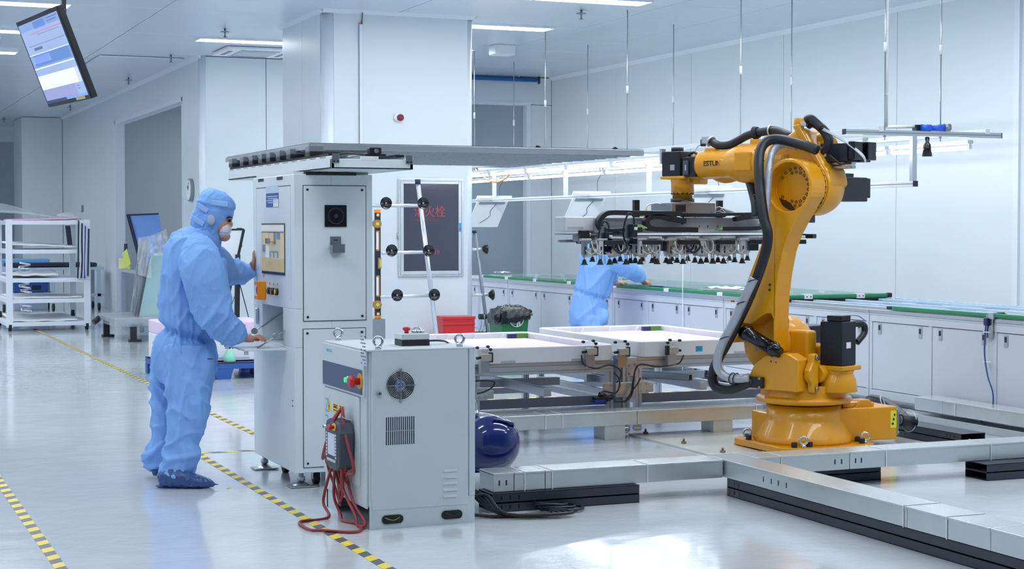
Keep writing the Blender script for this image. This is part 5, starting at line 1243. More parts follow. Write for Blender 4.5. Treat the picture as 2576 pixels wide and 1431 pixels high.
for row, (Yw, pxs) in enumerate(((10.28, (1470,1510,1534,1575,1611,1653,1685,1718,1763,1793,1820,1867)), (10.62, (1546,1586,1598,1641,1676,1703,1748,1777,1806,1848)), (11.0, (1490,1560,1616,1648,1690,1730,1834,1880)))):
    for px in pxs:
        X = (math.tan(YAW_+math.atan((px-1288)/4200))*Yw) if 0 else None
        ang = math.radians(22.5)+math.atan((px-1288)/4200)
        x = math.tan(ang)*Yw-GX
        cup(x, Yw-GY, .0 if row < 2 else .004, k_)
        if k_ % 2 == 0: side(x+.03, Yw-GY+.03, k_)
        z_ = zc_+.13; s_ = -1 if k_ % 2 else 1
        TB('curled_tube', mat('ivory tube', (206, 206, 196), .4), G, smooth_path([(x+.0, Yw-GY-.02, zc_+.085), (x+s_*.03, Yw-GY-.05, zc_+.06), (x+s_*.07, Yw-GY-.05, zc_+.085), (x+s_*.08, Yw-GY-.03, zc_+.14), (x+s_*.07, Yw-GY-.02, z2-.03)], 4), .004, 6)
        if k_ % 5 == 2: TB('black_loop', BLK, G, smooth_path([(x, Yw-GY-.05, z2-.03), (x+.0, Yw-GY-.06, zc_+.10), (x+.05, Yw-GY-.06, zc_+.065), (x+.10, Yw-GY-.06, zc_+.10), (x+.10, Yw-GY-.05, z2-.02)], 5), .008, 8)
        if k_ % 3 == 1: C('guide_pin', STEEL, G, (x+.035, Yw-GY, zc_-.01), (x+.035, Yw-GY, zc_+.07), .0025, n=6)
        k_ += 1
for i, px in enumerate((1500, 1620, 1740, 1838)):
    ang = math.radians(22.5)+math.atan((px-1288)/4200); x = math.tan(ang)*10.66-GX
    mesh_obj('perforated_plate', MB().span((x-.09, .0, zc_+.05), (x-.06, .006, z2-.03)).span((x+.06, .0, zc_+.05), (x+.09, .006, z2-.03)).span((x-.06, .0, zc_+.05), (x+.06, .006, zc_+.07)).span((x-.06, .0, z2-.05), (x+.06, .006, z2-.03)), STEEL, G)
    S('valve_island', BLK, G, (x+.12, .02, zc_+.07), (x+.2, .06, z2-.03), .004)
cm = thing('inspection_camera', 'small black inspection camera with cables on the front left of the gripper', 'camera', (0, 0, 0))
c0 = Vector((5.145,10.24,1.469)); 
S('camera_body', BLK, cm, tuple(c0+Vector((-.024, -.02, -.04))), tuple(c0+Vector((.018, .03, .05))), .004)
S('camera_label', PURE, cm, tuple(c0+Vector((-.008, -.0215, .01))), tuple(c0+Vector((.016, -.0195, .03))))
S('camera_lens', BLKG, cm, tuple(c0+Vector((-.024, -.02, -.09))), tuple(c0+Vector((.018, .03, -.044))), .006)
S('camera_mount', STEEL, cm, tuple(c0+Vector((-.05, .03, -.09))), tuple(c0+Vector((-.02, .042, .09))), .002); S('mount_arm', STEEL, cm, tuple(c0+Vector((-.05, .042, -.03))), tuple(c0+Vector((-.02, .30, .0))), .002)
for k_ in range(2): TB('camera_cable', BLK, cm, smooth_path([c0+Vector((0, 0, .05)), c0+Vector((-.005, 0, .10)), c0+Vector((-.03-.01*k_, 0, .125)), c0+Vector((-.06, 0, .09)), c0+Vector((-.08, 0, .02)), c0+Vector((-.075, 0, -.05)), c0+Vector((-.03, 0, -.10))]), .006)
cm2 = copy_tree(cm); cm2.location = (-.17, .04, -.055); cm2['label'] = 'second small black camera, tilted, at the left end under the gripper'
cm2.rotation_euler = (0, 0, 0)
# green foam wedges resting on the lower frame
for q, l_ in (((5.276,10.42,1.499), 'green padding scrap between the two black loops of the gripper'), ((5.602,10.42,1.482), 'green padding under the middle of the gripper beam'), ((5.931,10.42,1.487), 'green padding under the right part of the gripper beam')):
    m_ = MB().prism([(-.05,-.012),(.0,.02),(.05,.0),(.06,-.012)], -.02, .03, 'xz')
    o = mesh_obj('green_padding', m_, mat('light green padding', (140, 190, 120), .7), None, .004); o.location = q; tag(o, l_, 'padding')

# ============================================================ PEOPLE
VIEW = Vector((math.sin(math.radians(22.5)), math.cos(math.radians(22.5)), 0))   # the two figures stand side-on along this direction
SIDE = Vector((math.cos(math.radians(22.5)), -math.sin(math.radians(22.5)), 0))
def etube(mb, secs, n=20, k=5):
    """elliptical tube through (centre, half width in profile, half depth)"""
    C_ = smooth_path([s[0] for s in secs], k); m = len(C_)
    W = smooth_path([(s[1], s[2], 0) for s in secs], k); vs = []
    for i, p in enumerate(C_):
        t = (C_[min(i+1, m-1)]-C_[max(i-1, 0)])
        t = t.normalized() if t.length > 1e-7 else Vector((0,0,1))
        n1 = t.cross(VIEW)
        n1 = n1.normalized() if n1.length > .2 else Vector((0,0,1))
        n2 = t.cross(n1).normalized()
        for j in range(n):
            a = 2*PI*j/n; vs.append(p+n1*(math.cos(a)*W[i][0])+n2*(math.sin(a)*W[i][1]))
    fs = [(i*n+j, i*n+(j+1)%n, (i+1)*n+(j+1)%n, (i+1)*n+j) for i in range(m-1) for j in range(n)]
    fs += [tuple(reversed(range(n))), tuple((m-1)*n+j for j in range(n))]
    return mb.add(vs, fs, True)
def ell(mb, c, rx, ry, rz, tilt=0, n=20, m=14):
    c = Vector(c); vs = []; 
    ct, st = math.cos(tilt), math.sin(tilt)
    for j in range(m+1):
        t = PI*j/m
        for k in range(n):
            a = 2*PI*k/n
            u = math.sin(t)*math.cos(a)*rx; v = math.sin(t)*math.sin(a)*ry; w = math.cos(t)*rz
            u, w = u*ct+w*st, -u*st+w*ct
            vs.append(c+SIDE*u+VIEW*v+Vector((0,0,1))*w)
    fs = [(j*n+k, (j+1)*n+k, (j+1)*n+(k+1)%n, j*n+(k+1)%n) for j in range(m) for k in range(n)]
    return mb.add(vs, fs, True)
def remeshed(name, mb, m, parent, voxel, smooth=2, fold=None, decim=1):
    o = mesh_obj(name, mb, m, None)
    r = o.modifiers.new('r', 'REMESH'); r.mode = 'VOXEL'; r.voxel_size = voxel
    if smooth:
        s = o.modifiers.new('s', 'SMOOTH'); s.iterations = smooth; s.factor = .5
    dg = bpy.context.evaluated_depsgraph_get()
    me = bpy.data.meshes.new_from_object(o.evaluated_get(dg))
    bpy.data.objects.remove(o)
    if fold:
        me.update()
        nv = len(me.vertices); co = [v.co.copy() for v in me.vertices]; no = [v.normal.copy() for v in me.vertices]
        for i in range(nv): me.vertices[i].co = co[i]+no[i]*fold(co[i], no[i])
    for p in me.polygons: p.use_smooth = True
    me.materials.clear(); me.materials.append(m); me.name = name
    ob = bpy.data.objects.new(name, me); link(ob, parent)
    return ob
def ridge(p, f, sz=(1,1,1), off=0):
    v = noise.noise(Vector((p[0]*f*sz[0]+off, p[1]*f*sz[1]+off*1.7, p[2]*f*sz[2])))
    return 1-abs(v)*3.2
def cloth_fold(waist, amp=.006, legs=True, extra=None):
    def f(p, n_):
        s = .5*ridge(p, 7, (1.3, 1.3, .38), 3.1)+.35*ridge(p, 13, (1, 1, .6), 9.7)+.3*ridge(p, 5, (.7, .7, 1.5), 21)
        d = amp*(s-.55)
        w = math.exp(-((p[2]-waist(p))/.035)**2)
        u = (p-Vector((2, 9.8, 0))).dot(SIDE)
        d += w*(-.016+.006*math.sin(u*190+p[2]*60+2*math.sin(p[2]*90)))
        w2 = math.exp(-((p[2]-waist(p))/.10)**2)
        d += w2*.004*math.sin(u*110+3*math.sin(p[2]*14))
        if extra: d += extra(p)
        return d
    return f
def finger(mb, pts, r=.0085): etube_r = mb.tube(smooth_path(pts, 4), r, 8, radii=None); return etube_r

# ---- technician at the operator cabinet -------------------------------------------
P = thing('person', 'person in light blue hooded cleanroom suit and face mask, standing at the white cabinet', 'person', (0, 0, 0))
def RS(p, f, su, sv, sz, off=0, k=4.0, pw=1.4):
    q = p
    n_ = noise.noise(Vector((q.dot(SIDE)*f*su+off, q.dot(VIEW)*f*sv+off*1.3, q.z*f*sz+off*.7)))
    return max(0, 1-abs(n_)*k)**pw
def diag(p, f, c, s_, off=0, k=4.0):
    """folds that run along a slanted direction in profile"""
    u = p.dot(SIDE); a = u*c+p.z*s_; b = -u*s_+p.z*c
    return max(0, 1-abs(noise.noise(Vector((a*f*.35+off, p.dot(VIEW)*f*.6, b*f+off))))*k)**1.4
def gather(p, wz, amp=1.0):
    u = p.dot(SIDE); v = p.dot(VIEW); dz = p.z-wz
    band = math.exp(-(dz/.024)**2); near = math.exp(-abs(dz)/.13)
    pl = math.sin(u*170+v*60+3*noise.noise(Vector((u*8, v*8, 0))))
    return amp*(-.020*band+.0045*pl*band+.005*pl*near*(.4+RS(p, 9, 1, 1, .2, 5)))
def sleeve(name, secs, par, foldf, voxel=.009, extra=()):
    m_ = MB(); etube(m_, secs, 26)
    for e in extra: ell(m_, *e)
    return remeshed(name, m_, BLUE, par, voxel, 2, foldf)
cv = MB()
etube(cv, [(Vector((2.089,9.8,1.431)), .09, .12), (Vector((2.041,9.817,1.361)), .168, .205), (Vector((2.024,9.819,1.22)), .192, .205), (Vector((2.011,9.819,1.079)), .182, .195), (Vector((1.996,9.82,0.939)), .165, .185), (Vector((1.984,9.822,0.868)), .152, .178), (Vector((1.977,9.822,0.775)), .178, .198), (Vector((1.975,9.818,0.657)), .170, .195), (Vector((1.97,9.818,0.587)), .12, .15)], 30)
def wst(p):
    u = (p-Vector((1.991,9.82,0.873))).dot(SIDE)
    return (1.991,9.82,0.873)[2]-u*.24
def tf(p, n_):
    return .020*(RS(p, 6, 1, 1, .16, 2)-.35)+.016*(diag(p, 9, .35, .94, 3)-.35)+.007*RS(p, 20, 1, 1, .4, 8)+gather(p, wst(p), 1.5)
remeshed('coverall', cv, BLUE, P, .009, 2, tf)
def lf(p, n_):
    low = 1/(1+math.exp((p.z-.30)*26)); knee = math.exp(-((p.z-.52)/.13)**2)
    return .017*(RS(p, 7, 1, 1, .2, 6)-.4)+low*.026*(diag(p, 11, .95, .25, 9)-.35)+knee*.022*(diag(p, 10, .8, -.6, 4)-.35)+.006*RS(p, 20, 1, 1, .5, 3)
sleeve('trouser_leg', [(Vector((1.976,9.726,0.804)), .140, .11), (Vector((1.969,9.688,0.598)), .140, .118), (Vector((1.966,9.652,0.462)), .128, .112), (Vector((1.941,9.636,0.338)), .108, .10), (Vector((1.917,9.633,0.254)), .092, .095), (Vector((1.922,9.617,0.184)), .112, .10), (Vector((1.889,9.617,0.105)), .102, .095), (Vector((1.866,9.614,0.056)), .088, .085), (Vector((1.861,9.615,0.042)), .078, .075)], P, lf, .009, (((2.065,9.619,0.67), .040, .07, .12, .1),))
sleeve('trouser_leg', [(Vector((1.948,9.964,0.789)), .125, .11), (Vector((1.916,10.002,0.573)), .100, .11), (Vector((1.901,10.003,0.43)), .084, .10), (Vector((1.893,10.001,0.288)), .078, .095), (Vector((1.883,10.002,0.216)), .076, .09), (Vector((1.862,10.008,0.138)), .092, .095), (Vector((1.857,10.008,0.069)), .074, .08), (Vector((1.859,10.006,0.045)), .062, .07)], P, lf)
EL = Vector((2.127,9.517,0.947)); CF = Vector((2.233,9.556,0.855))
def sf(p, n_):
    e = math.exp(-((p-EL).length/.13)**2); c = math.exp(-((p-CF).length/.10)**2)
    return .014*(RS(p, 8, .7, 1, .35, 12)-.4)+e*.028*(diag(p, 12, .6, .8, 3)-.35)+c*.016*(diag(p, 20, .7, .7, 8)-.35)-c*.004+.006*RS(p, 20, 1, 1, .6, 5)
sleeve('sleeve', [(Vector((2.006,9.714,1.404)), .07, .07), (Vector((2.018,9.62,1.34)), .112, .10), (Vector((2.038,9.543,1.227)), .128, .105), (Vector((2.066,9.527,1.101)), .122, .10), (Vector((2.092,9.512,0.999)), .112, .095), (Vector((2.136,9.513,0.929)), .096, .088), (Vector((2.184,9.524,0.89)), .086, .08), (Vector((2.223,9.55,0.865)), .066, .066), (Vector((2.244,9.562,0.85)), .040, .042)], P, sf, .008, (((2.208,9.526,0.913), .062, .065, .030, .6), ((2.126,9.515,0.879), .062, .07, .036, -.3)))
EL2 = Vector((2.391,10.133,1.227))
def sf2(p, n_):
    e = math.exp(-((p-EL2).length/.12)**2)
    return .012*(RS(p, 9, .7, 1, .5, 32)-.4)+e*.026*(diag(p, 14, .25, .97, 5)-.35)
sleeve('sleeve', [(Vector((2.124,9.966,1.346)), .09, .09), (Vector((2.218,10.033,1.275)), .100, .09), (Vector((2.287,10.09,1.229)), .090, .085), (Vector((2.35,10.128,1.223)), .080, .077), (Vector((2.4,10.151,1.217)), .080, .077), (Vector((2.434,10.169,1.221)), .062, .062), (Vector((2.455,10.182,1.225)), .034, .036)], P, sf2, .008, (((2.396,10.154,1.261), .045, .06, .04, 0),))
# hood, its shoulder cape and panels
hd = MB()
etube(hd, [(Vector((2.178,9.774,1.71)), .035, .04), (Vector((2.171,9.776,1.691)), .078, .075), (Vector((2.164,9.778,1.661)), .100, .092), (Vector((2.157,9.779,1.625)), .112, .098), (Vector((2.146,9.783,1.59)), .120, .10), (Vector((2.124,9.79,1.555)), .110, .100), (Vector((2.11,9.795,1.52)), .102, .098), (Vector((2.103,9.796,1.473)), .100, .095), (Vector((2.098,9.796,1.426)), .090, .090), (Vector((2.097,9.795,1.379)), .080, .085)], 30, 4)
etube(hd, [(Vector((2.15,9.775,1.454)), .04, .07), (Vector((2.163,9.769,1.412)), .03, .055), (Vector((2.151,9.772,1.361)), .03, .05)], 16)
def hfold(p, n_):
    q = p-Vector((2.163,9.776,1.614)); u = q.dot(SIDE)
    d = .006*(RS(p, 11, 1, 1, 1, 4)-.4)+.003*(RS(p, 26, 1, 1, 1, 8)-.4)
    seam = q.z+u*.22-.008
    d += .012/(1+math.exp(-seam*300))-.004
    if q.z < -.12: d += .010*(diag(p, 16, .4, .9, 6)-.4)
    return d
hood = remeshed('hood', hd, BLUE, P, .0065, 2, hfold)
cp = MB()
etube(cp, [(Vector((2.138,9.781,1.466)), .070, .09), (Vector((2.102,9.794,1.431)), .105, .12), (Vector((2.069,9.807,1.398)), .135, .165), (Vector((2.061,9.81,1.379)), .145, .18), (Vector((2.056,9.811,1.37)), .13, .165)], 30)
remeshed('hood_cape', cp, BLUE, P, .008, 1, lambda p, n_: .008*(diag(p, 12, .6, -.8, 6)-.35)+.004*RS(p, 22, 1, 1, 1, 3))
el_ = MB(); ell(el_, (2.111,9.692,1.541), .024, .012, .033, 0)
remeshed('ear_mesh_panel', el_, mat('pale mesh panel', (178, 186, 200), .8), hood, .005, 1)
for q, L_, a_ in (((2.064,9.707,1.61), .075, .55), ((2.038,9.719,1.534), .085, .5), ((2.157,9.671,1.636), .10, .12)):
    m_ = MB(); m_.box((0,0,0), (L_, .010, .030)); M_ = Matrix((SIDE, VIEW, Vector((0,0,1)))).transposed().to_4x4() @ Matrix.Rotation(a_, 4, 'Y')
    o = mesh_obj('hood_strap', m_, mat('blue strap', (150, 188, 240), .7), hood, .004); o.matrix_local = Matrix.Translation(q) @ M_
# one continuous body under the cloth: head, arms, hands, legs
bd = MB()
ell(bd, (2.163,9.776,1.607), .082, .072, .095, .2); ell(bd, (2.184,9.764,1.525), .062, .062, .085, .2)
ell(bd, (2.236,9.742,1.513), .016, .013, .022, .3); ell(bd, (2.204,9.753,1.443), .035, .04, .03)
etube(bd, [(Vector((2.151,9.776,1.478)), .055, .055), (Vector((2.085,9.801,1.396)), .055, .06), (Vector((2.034,9.819,1.314)), .10, .13), (Vector((2.004,9.82,1.009)), .09, .11), (Vector((1.987,9.822,0.873)), .075, .10), (Vector((1.979,9.82,0.751)), .10, .12)], 20)
etube(bd, [(Vector((1.967,9.706,0.736)), .08, .08), (Vector((1.959,9.655,0.462)), .06, .06), (Vector((1.901,9.627,0.214)), .05, .05), (Vector((1.874,9.611,0.067)), .035, .035), (Vector((1.933,9.563,0.032)), .03, .035)], 14)
etube(bd, [(Vector((1.956,9.969,0.718)), .075, .08), (Vector((1.906,10.001,0.43)), .05, .06), (Vector((1.885,10.002,0.216)), .045, .05), (Vector((1.861,10.006,0.069)), .035, .035), (Vector((1.883,9.995,0.012)), .03, .03)], 14)
etube(bd, [(Vector((2.027,9.638,1.34)), .05, .05), (Vector((2.1,9.508,0.987)), .04, .04), (Vector((2.234,9.556,0.859)), .027, .024), (Vector((2.268,9.564,0.854)), .024, .026), (Vector((2.303,9.571,0.85)), .024, .040), (Vector((2.331,9.57,0.847)), .019, .044)], 14)
etube(bd, [(Vector((2.177,10.008,1.309)), .045, .045), (Vector((2.291,10.088,1.225)), .04, .04), (Vector((2.441,10.177,1.221)), .028, .025), (Vector((2.464,10.19,1.23)), .024, .028), (Vector((2.48,10.195,1.259)), .018, .040), (Vector((2.486,10.198,1.279)), .014, .042)], 14)
for i, (dd, ln) in enumerate(((-.036, .86), (-.012, 1.0), (.012, 1.04), (.036, .92))):
    k0 = Vector((2.326,9.572,0.854))+VIEW*dd*.9; k1 = Vector((2.357,9.56,0.863))+VIEW*dd*1.15; k2 = Vector((2.378,9.55,0.852))+VIEW*dd*1.25; k3 = Vector((2.395,9.543,0.833))+VIEW*dd*1.3
    bd.tube([k0, k0+(k1-k0)*ln, k0+(k2-k0)*ln, k0+(k3-k0)*ln], .009, 8, radii=[.011, .0105, .0095, .0075])
    j0 = Vector((2.486,10.198,1.274))+VIEW*(dd*.95-.0); up_ = Vector((0,0,1))
    tx = 2.478
    pts = [j0, j0+up_*(.028*ln)+SIDE*.006+VIEW*dd*.1, j0+up_*(.056*ln)+SIDE*.008+VIEW*dd*.2, j0+up_*(.080*ln)+SIDE*.006+VIEW*dd*.25]
    bd.tube(pts, .009, 8, radii=[.011, .010, .0095, .0078])
t0 = Vector((2.294,9.596,0.846)); bd.tube([t0+VIEW*.02, t0+VIEW*.045+SIDE*.025, t0+VIEW*.055+SIDE*.05+Vector((0,0,-.008)), t0+VIEW*.05+SIDE*.07+Vector((0,0,-.012))], .01, 8, radii=[.015, .012, .011, .008])
t0 = Vector((2.471,10.187,1.23)); bd.tube([t0-VIEW*.015, t0-VIEW*.035+Vector((0,0,.02)), t0-VIEW*.052+Vector((0,0,.038))+SIDE*.006, t0-VIEW*.062+Vector((0,0,.056))+SIDE*.008], .01, 8, radii=[.015, .012, .0105, .008])
remeshed('body', bd, SKIN, P, .0055, 1)
fm = MB(); ell(fm, (2.207,9.753,1.478), .034, .060, .052, .45)
mask = remeshed('face_mask', fm, mat('white mask cloth', (226, 228, 236), .7), P, .006, 1, lambda p, n_: .002*math.sin(p[2]*420))
eb = MB(); etube(eb, [(Vector((2.208,9.701,1.55)), .003, .006), (Vector((2.221,9.696,1.557)), .005, .008), (Vector((2.243,9.73,1.555)), .004, .006)], 8)
mesh_obj('eyebrow', eb, mat('dark hair', (30, 26, 28), .6), P)
C('eye', mat('dark eye', (30, 24, 24), .2), P, (2.219,9.69,1.536), (2.227,9.704,1.536), .009)
# shoe covers
for c_, d_, L_, nm in (((1.898,9.556,0.035), 9.60, .155, 0), ((1.867,10.001,0.004), 10.0, .11, 1)):
    sc_m = MB(); c = Vector(c_)
    g = Vector((c.x, c.y, 0))
    if nm == 0:
        fr_ = SIDE*.96-VIEW*.10
        etube(sc_m, [(g-SIDE*.125+Vector((0,0,.045)), .035, .035), (g-SIDE*.09+Vector((0,0,.055)), .053, .048), (g-SIDE*.02+Vector((0,0,.060)), .060, .05), (g+SIDE*.05+Vector((0,0,.045)), .046, .055), (g+SIDE*.12+Vector((0,0,.034)), .034, .052), (g+SIDE*.165+Vector((0,0,.026)), .024, .035), (g+SIDE*.19+Vector((0,0,.018)), .010, .015)], 20)
        ell(sc_m, g-SIDE*.06+Vector((0,0,.06)), .06, .05, .05)
        ell(sc_m, g-SIDE*.11+Vector((0,0,.012)), .04, .03, .008); ell(sc_m, g+SIDE*.19+Vector((0,0,.02)), .03, .012, .006)
    else:
        etube(sc_m, [(g-SIDE*.06+Vector((0,0,.04)), .03, .03), (g-SIDE*.02+Vector((0,0,.055)), .055, .045), (g+SIDE*.05+Vector((0,0,.05)), .05, .048), (g+SIDE*.12+Vector((0,0,.035)), .033, .045), (g+SIDE*.17+Vector((0,0,.025)), .02, .03)], 20)
    remeshed('shoe_cover', sc_m, SHOE, P, .006, 2, lambda p, n_: .005*(ridge(p, 26, (1.6, 1.6, .6), 5)-.5))
S('pocket_edge', mat('dark pocket gap', (30, 44, 84), .7), P, (0,0,0), (.03, .004, .006)).location = Vector((2.048,9.52,0.738))

# ---- technician bending over the conveyor -------------------------------------------
P = thing('person', 'person in a light blue cleanroom suit bending over the conveyor, head hidden behind the gripper', 'person', (0, 0, 0))
cv = MB()
etube(cv, [(Vector((7.732,15.851,1.301)), .09, .12), (Vector((7.665,15.877,1.259)), .19, .20), (Vector((7.594,15.903,1.146)), .235, .22), (Vector((7.541,15.918,0.979)), .20, .21), (Vector((7.501,15.93,0.84)), .185, .195), (Vector((7.48,15.935,0.757)), .175, .19), (Vector((7.471,15.934,0.623)), .19, .20), (Vector((7.477,15.926,0.476)), .185, .20)], 26)
for dx, dd in ((6, -.11), (-8, .12)):
    c_ = SIDE*(dx/236.)+VIEW*dd
    etube(cv, [(Vector((7.478,15.928,0.539))+c_, .14, .11), (Vector((7.467,15.925,0.329))+c_*1.3, .115, .10), (Vector((7.442,15.929,0.162))+c_*1.5, .10, .09), (Vector((7.425,15.932,0.07))+c_*1.6, .08, .08)], 18)
etube(cv, [(Vector((7.62,15.764,1.211)), .13, .12), (Vector((7.706,15.694,1.149)), .125, .11), (Vector((7.819,15.698,1.077)), .105, .10), (Vector((7.929,15.759,1.02)), .095, .09), (Vector((8.007,15.812,0.976)), .075, .075), (Vector((8.052,15.835,0.937)), .048, .05)], 18)
etube(cv, [(Vector((7.758,16.05,1.121)), .10, .10), (Vector((7.808,16.133,0.991)), .08, .08), (Vector((7.883,16.208,0.92)), .055, .055), (Vector((7.952,16.233,0.897)), .045, .045)], 16)
ell(cv, (7.529,15.745,0.547), .07, .06, .12, .3)
def wst2(p):
    u = (p-Vector((7.489,15.933,0.782))).dot(SIDE)
    return (7.489,15.933,0.782)[2]-u*.30
remeshed('coverall', cv, BLUE, P, .014, 2, lambda p, n_: .024*(RS(p, 6, 1, 1, .2, 2)-.35)+.02*(diag(p, 7, .4, .9, 3)-.35)+gather(p, wst2(p), 1.4))
bd = MB()
etube(bd, [(Vector((7.791,15.83,1.376)), .07, .075), (Vector((7.712,15.859,1.284)), .06, .06), (Vector((7.602,15.899,1.146)), .11, .12), (Vector((7.488,15.932,0.769)), .07, .09), (Vector((7.478,15.93,0.581)), .10, .11)], 14)
for dx, dd in ((6, -.11), (-8, .12)):
    c_ = SIDE*(dx/236.)+VIEW*dd
    etube(bd, [(Vector((7.478,15.93,0.581))+c_, .08, .08), (Vector((7.467,15.925,0.329))+c_*1.3, .06, .06), (Vector((7.425,15.932,0.057))+c_*1.6, .04, .04)], 12)
ell(bd, (7.814,15.821,1.41), .10, .08, .11, .8)
etube(bd, [(Vector((7.62,15.764,1.211)), .05, .05), (Vector((7.819,15.698,1.077)), .045, .045), (Vector((8.045,15.838,0.941)), .032, .03), (Vector((8.085,15.853,0.919)), .035, .035), (Vector((8.126,15.868,0.906)), .03, .042)], 12)
etube(bd, [(Vector((7.758,16.05,1.121)), .05, .05), (Vector((7.883,16.208,0.92)), .04, .04), (Vector((7.972,16.235,0.896)), .03, .03), (Vector((8.021,16.236,0.891)), .027, .04)], 12)
for dd in (-.034, -.011, .012, .034):
    q = Vector((8.122,15.87,0.914))+VIEW*dd
    bd.tube([q, q+SIDE*.035+Vector((0,0,-.002)), q+SIDE*.05+Vector((0,0,-.025)), q+SIDE*.045+Vector((0,0,-.05))], .01, 8, radii=[.012, .0115, .010, .009])
    q = Vector((8.021,16.236,0.896))+VIEW*dd
    bd.tube([q, q+SIDE*.032+Vector((0,0,.004)), q+SIDE*.05+Vector((0,0,-.01)), q+SIDE*.056+Vector((0,0,-.025))], .01, 8, radii=[.012, .011, .010, .009])
for q in (Vector((8.085,15.842,0.915)), Vector((7.979,16.21,0.893))): bd.tube([q, q-VIEW*.045+SIDE*.02, q-VIEW*.055+SIDE*.045+Vector((0,0,-.02))], .012, 8, radii=[.015, .013, .010])
remeshed('body', bd, SKIN, P, .009, 1)
hd = MB(); ell(hd, (7.814,15.821,1.41), .125, .105, .13, .8); etube(hd, [(Vector((7.775,15.836,1.368)), .11, .11), (Vector((7.693,15.867,1.284)), .13, .15)], 20)
remeshed('hood', hd, BLUE, P, .014, 2, lambda p, n_: .008*(ridge(p, 12, (1,1,1), 3)-.5))
for dx, dd in ((6, -.11), (-8, .12)):
    c_ = Vector((7.425,15.932,0.057))+(SIDE*(dx/236.)+VIEW*dd)*1.6; g = Vector((c_.x, c_.y, 0)); s_ = MB()
    etube(s_, [(g-SIDE*.08+Vector((0,0,.045)), .045, .045), (g+SIDE*.02+Vector((0,0,.055)), .055, .05), (g+SIDE*.16+Vector((0,0,.03)), .03, .045), (g+SIDE*.2+Vector((0,0,.02)), .01, .02)], 16)
    remeshed('shoe_cover', s_, SHOE, P, .01, 1)

# ============================================================ THINGS ON AND BY THE PILLAR
FYP = PY0
def yq(p): return p
fx0_, fz0_ = (5.888,0.95); fx1_, fz1_ = (6.654,2.035)
t = thing('hydrant_cabinet', 'framed dark glass fire-hydrant cabinet door with faint red lettering on the pillar', 'cabinet', (0, 0, 0))
fw_ = .055*1.05
m_ = MB()
def frame_ring(m_, x0, x1, z0, z1, w, y, th):
    m_.span((x0, y-th, z0), (x0+w, y, z1)); m_.span((x1-w, y-th, z0), (x1, y, z1)); m_.span((x0+w, y-th, z0), (x1-w, y, z0+w)); m_.span((x0+w, y-th, z1-w), (x1-w, y, z1))
frame_ring(m_, fx0_, fx1_, fz0_, fz1_, .06, FYP, .022); mesh_obj('door_frame', m_, mat('light aluminium', (222, 228, 236), .25, metal=.4), t, .004)
m_ = MB(); frame_ring(m_, fx0_+.018, fx1_-.018, fz0_+.018, fz1_-.018, .010, FYP-.022, .006); mesh_obj('frame_bead', m_, ALU, t, .002)
S('glass', mat('dark glass', (66, 68, 84), .10, spec=.7, grain=.12, scale=1.5), t, (fx0_+.058, FYP-.008, fz0_+.058), (fx1_-.058, FYP-.002, fz1_-.058))
DRED = mat('faded red lettering', (176, 66, 70), .5)
tx_, tz_ = (6.07,1.621)
text_obj('hydrant_lettering', '消火栓', .135, DRED, t, (tx_, FYP-.0095, tz_), (1, 0, 0), (0, 0, 1), .0008, sx=.92)
tx_, tz_ = (6.07,1.559)
text_obj('hydrant_lettering', 'FIRE HYDRANT', .048, mat('dim red lettering', (112, 66, 76), .5), t, (tx_, FYP-.0095, tz_), (1, 0, 0), (0, 0, 1), .0008, sx=.92)
tx_, tz_ = (6.237,1.193)
text_obj('hydrant_lettering', '119', .07, DRED, t, (tx_+.03, FYP-.0095, tz_), (1, 0, 0), (0, 0, 1), .0008)
q = (6.615,1.498)
lk = S('blue_tag', CYAN, t, (q[0]-.017, FYP-.028, q[1]-.05), (q[0]+.012, FYP-.022, q[1]+.045)); S('tag_mark', REDP, lk, (q[0]-.01, FYP-.0295, q[1]-.03), (q[0]+.005, FYP-.0275, q[1]-.01))
for z in (.5, .9): C('hinge', STEEL, t, (fx0_-.006, FYP-.012, fz0_+z*.9-.03), (fx0_-.006, FYP-.012, fz0_+z*.9+.03), .008, n=8)
# conduit and sounder
p = thing('wall_conduit', 'vertical white conduit strip running up the pillar front', 'conduit', ((5.464,2.671)[0], FYP-.012, 0))
S('strip', TRIM, p, (-.018, -.012, 0), (.018, .012, 3.70), .003); S('dark_edge', ALUD, p, (-.022, -.002, 0), (-.018, .012, 3.72))
TB('bent_wire', mat('brown wire', (110, 70, 60), .5), p, [(0, 0, 3.70), (.012, -.01, 3.76), (.02, 0, 3.84)], .006)
q = (5.902,2.699)
a = thing('alarm_sounder', 'small round red and white alarm high on the pillar front', 'alarm', (q[0], FYP, q[1]))
C('base', PURE, a, (-.02, -.001, 0), (-.02, -.03, 0), .045, bevel=.005); mesh_obj('red_dome', MB().loft([((.005, -.03, 0), .038), ((.005, -.055, 0), .036), ((.005, -.065, 0), .02)], 24), mat('dark red lens', (120, 24, 32), .25), a)
q = (6.869,3.522)
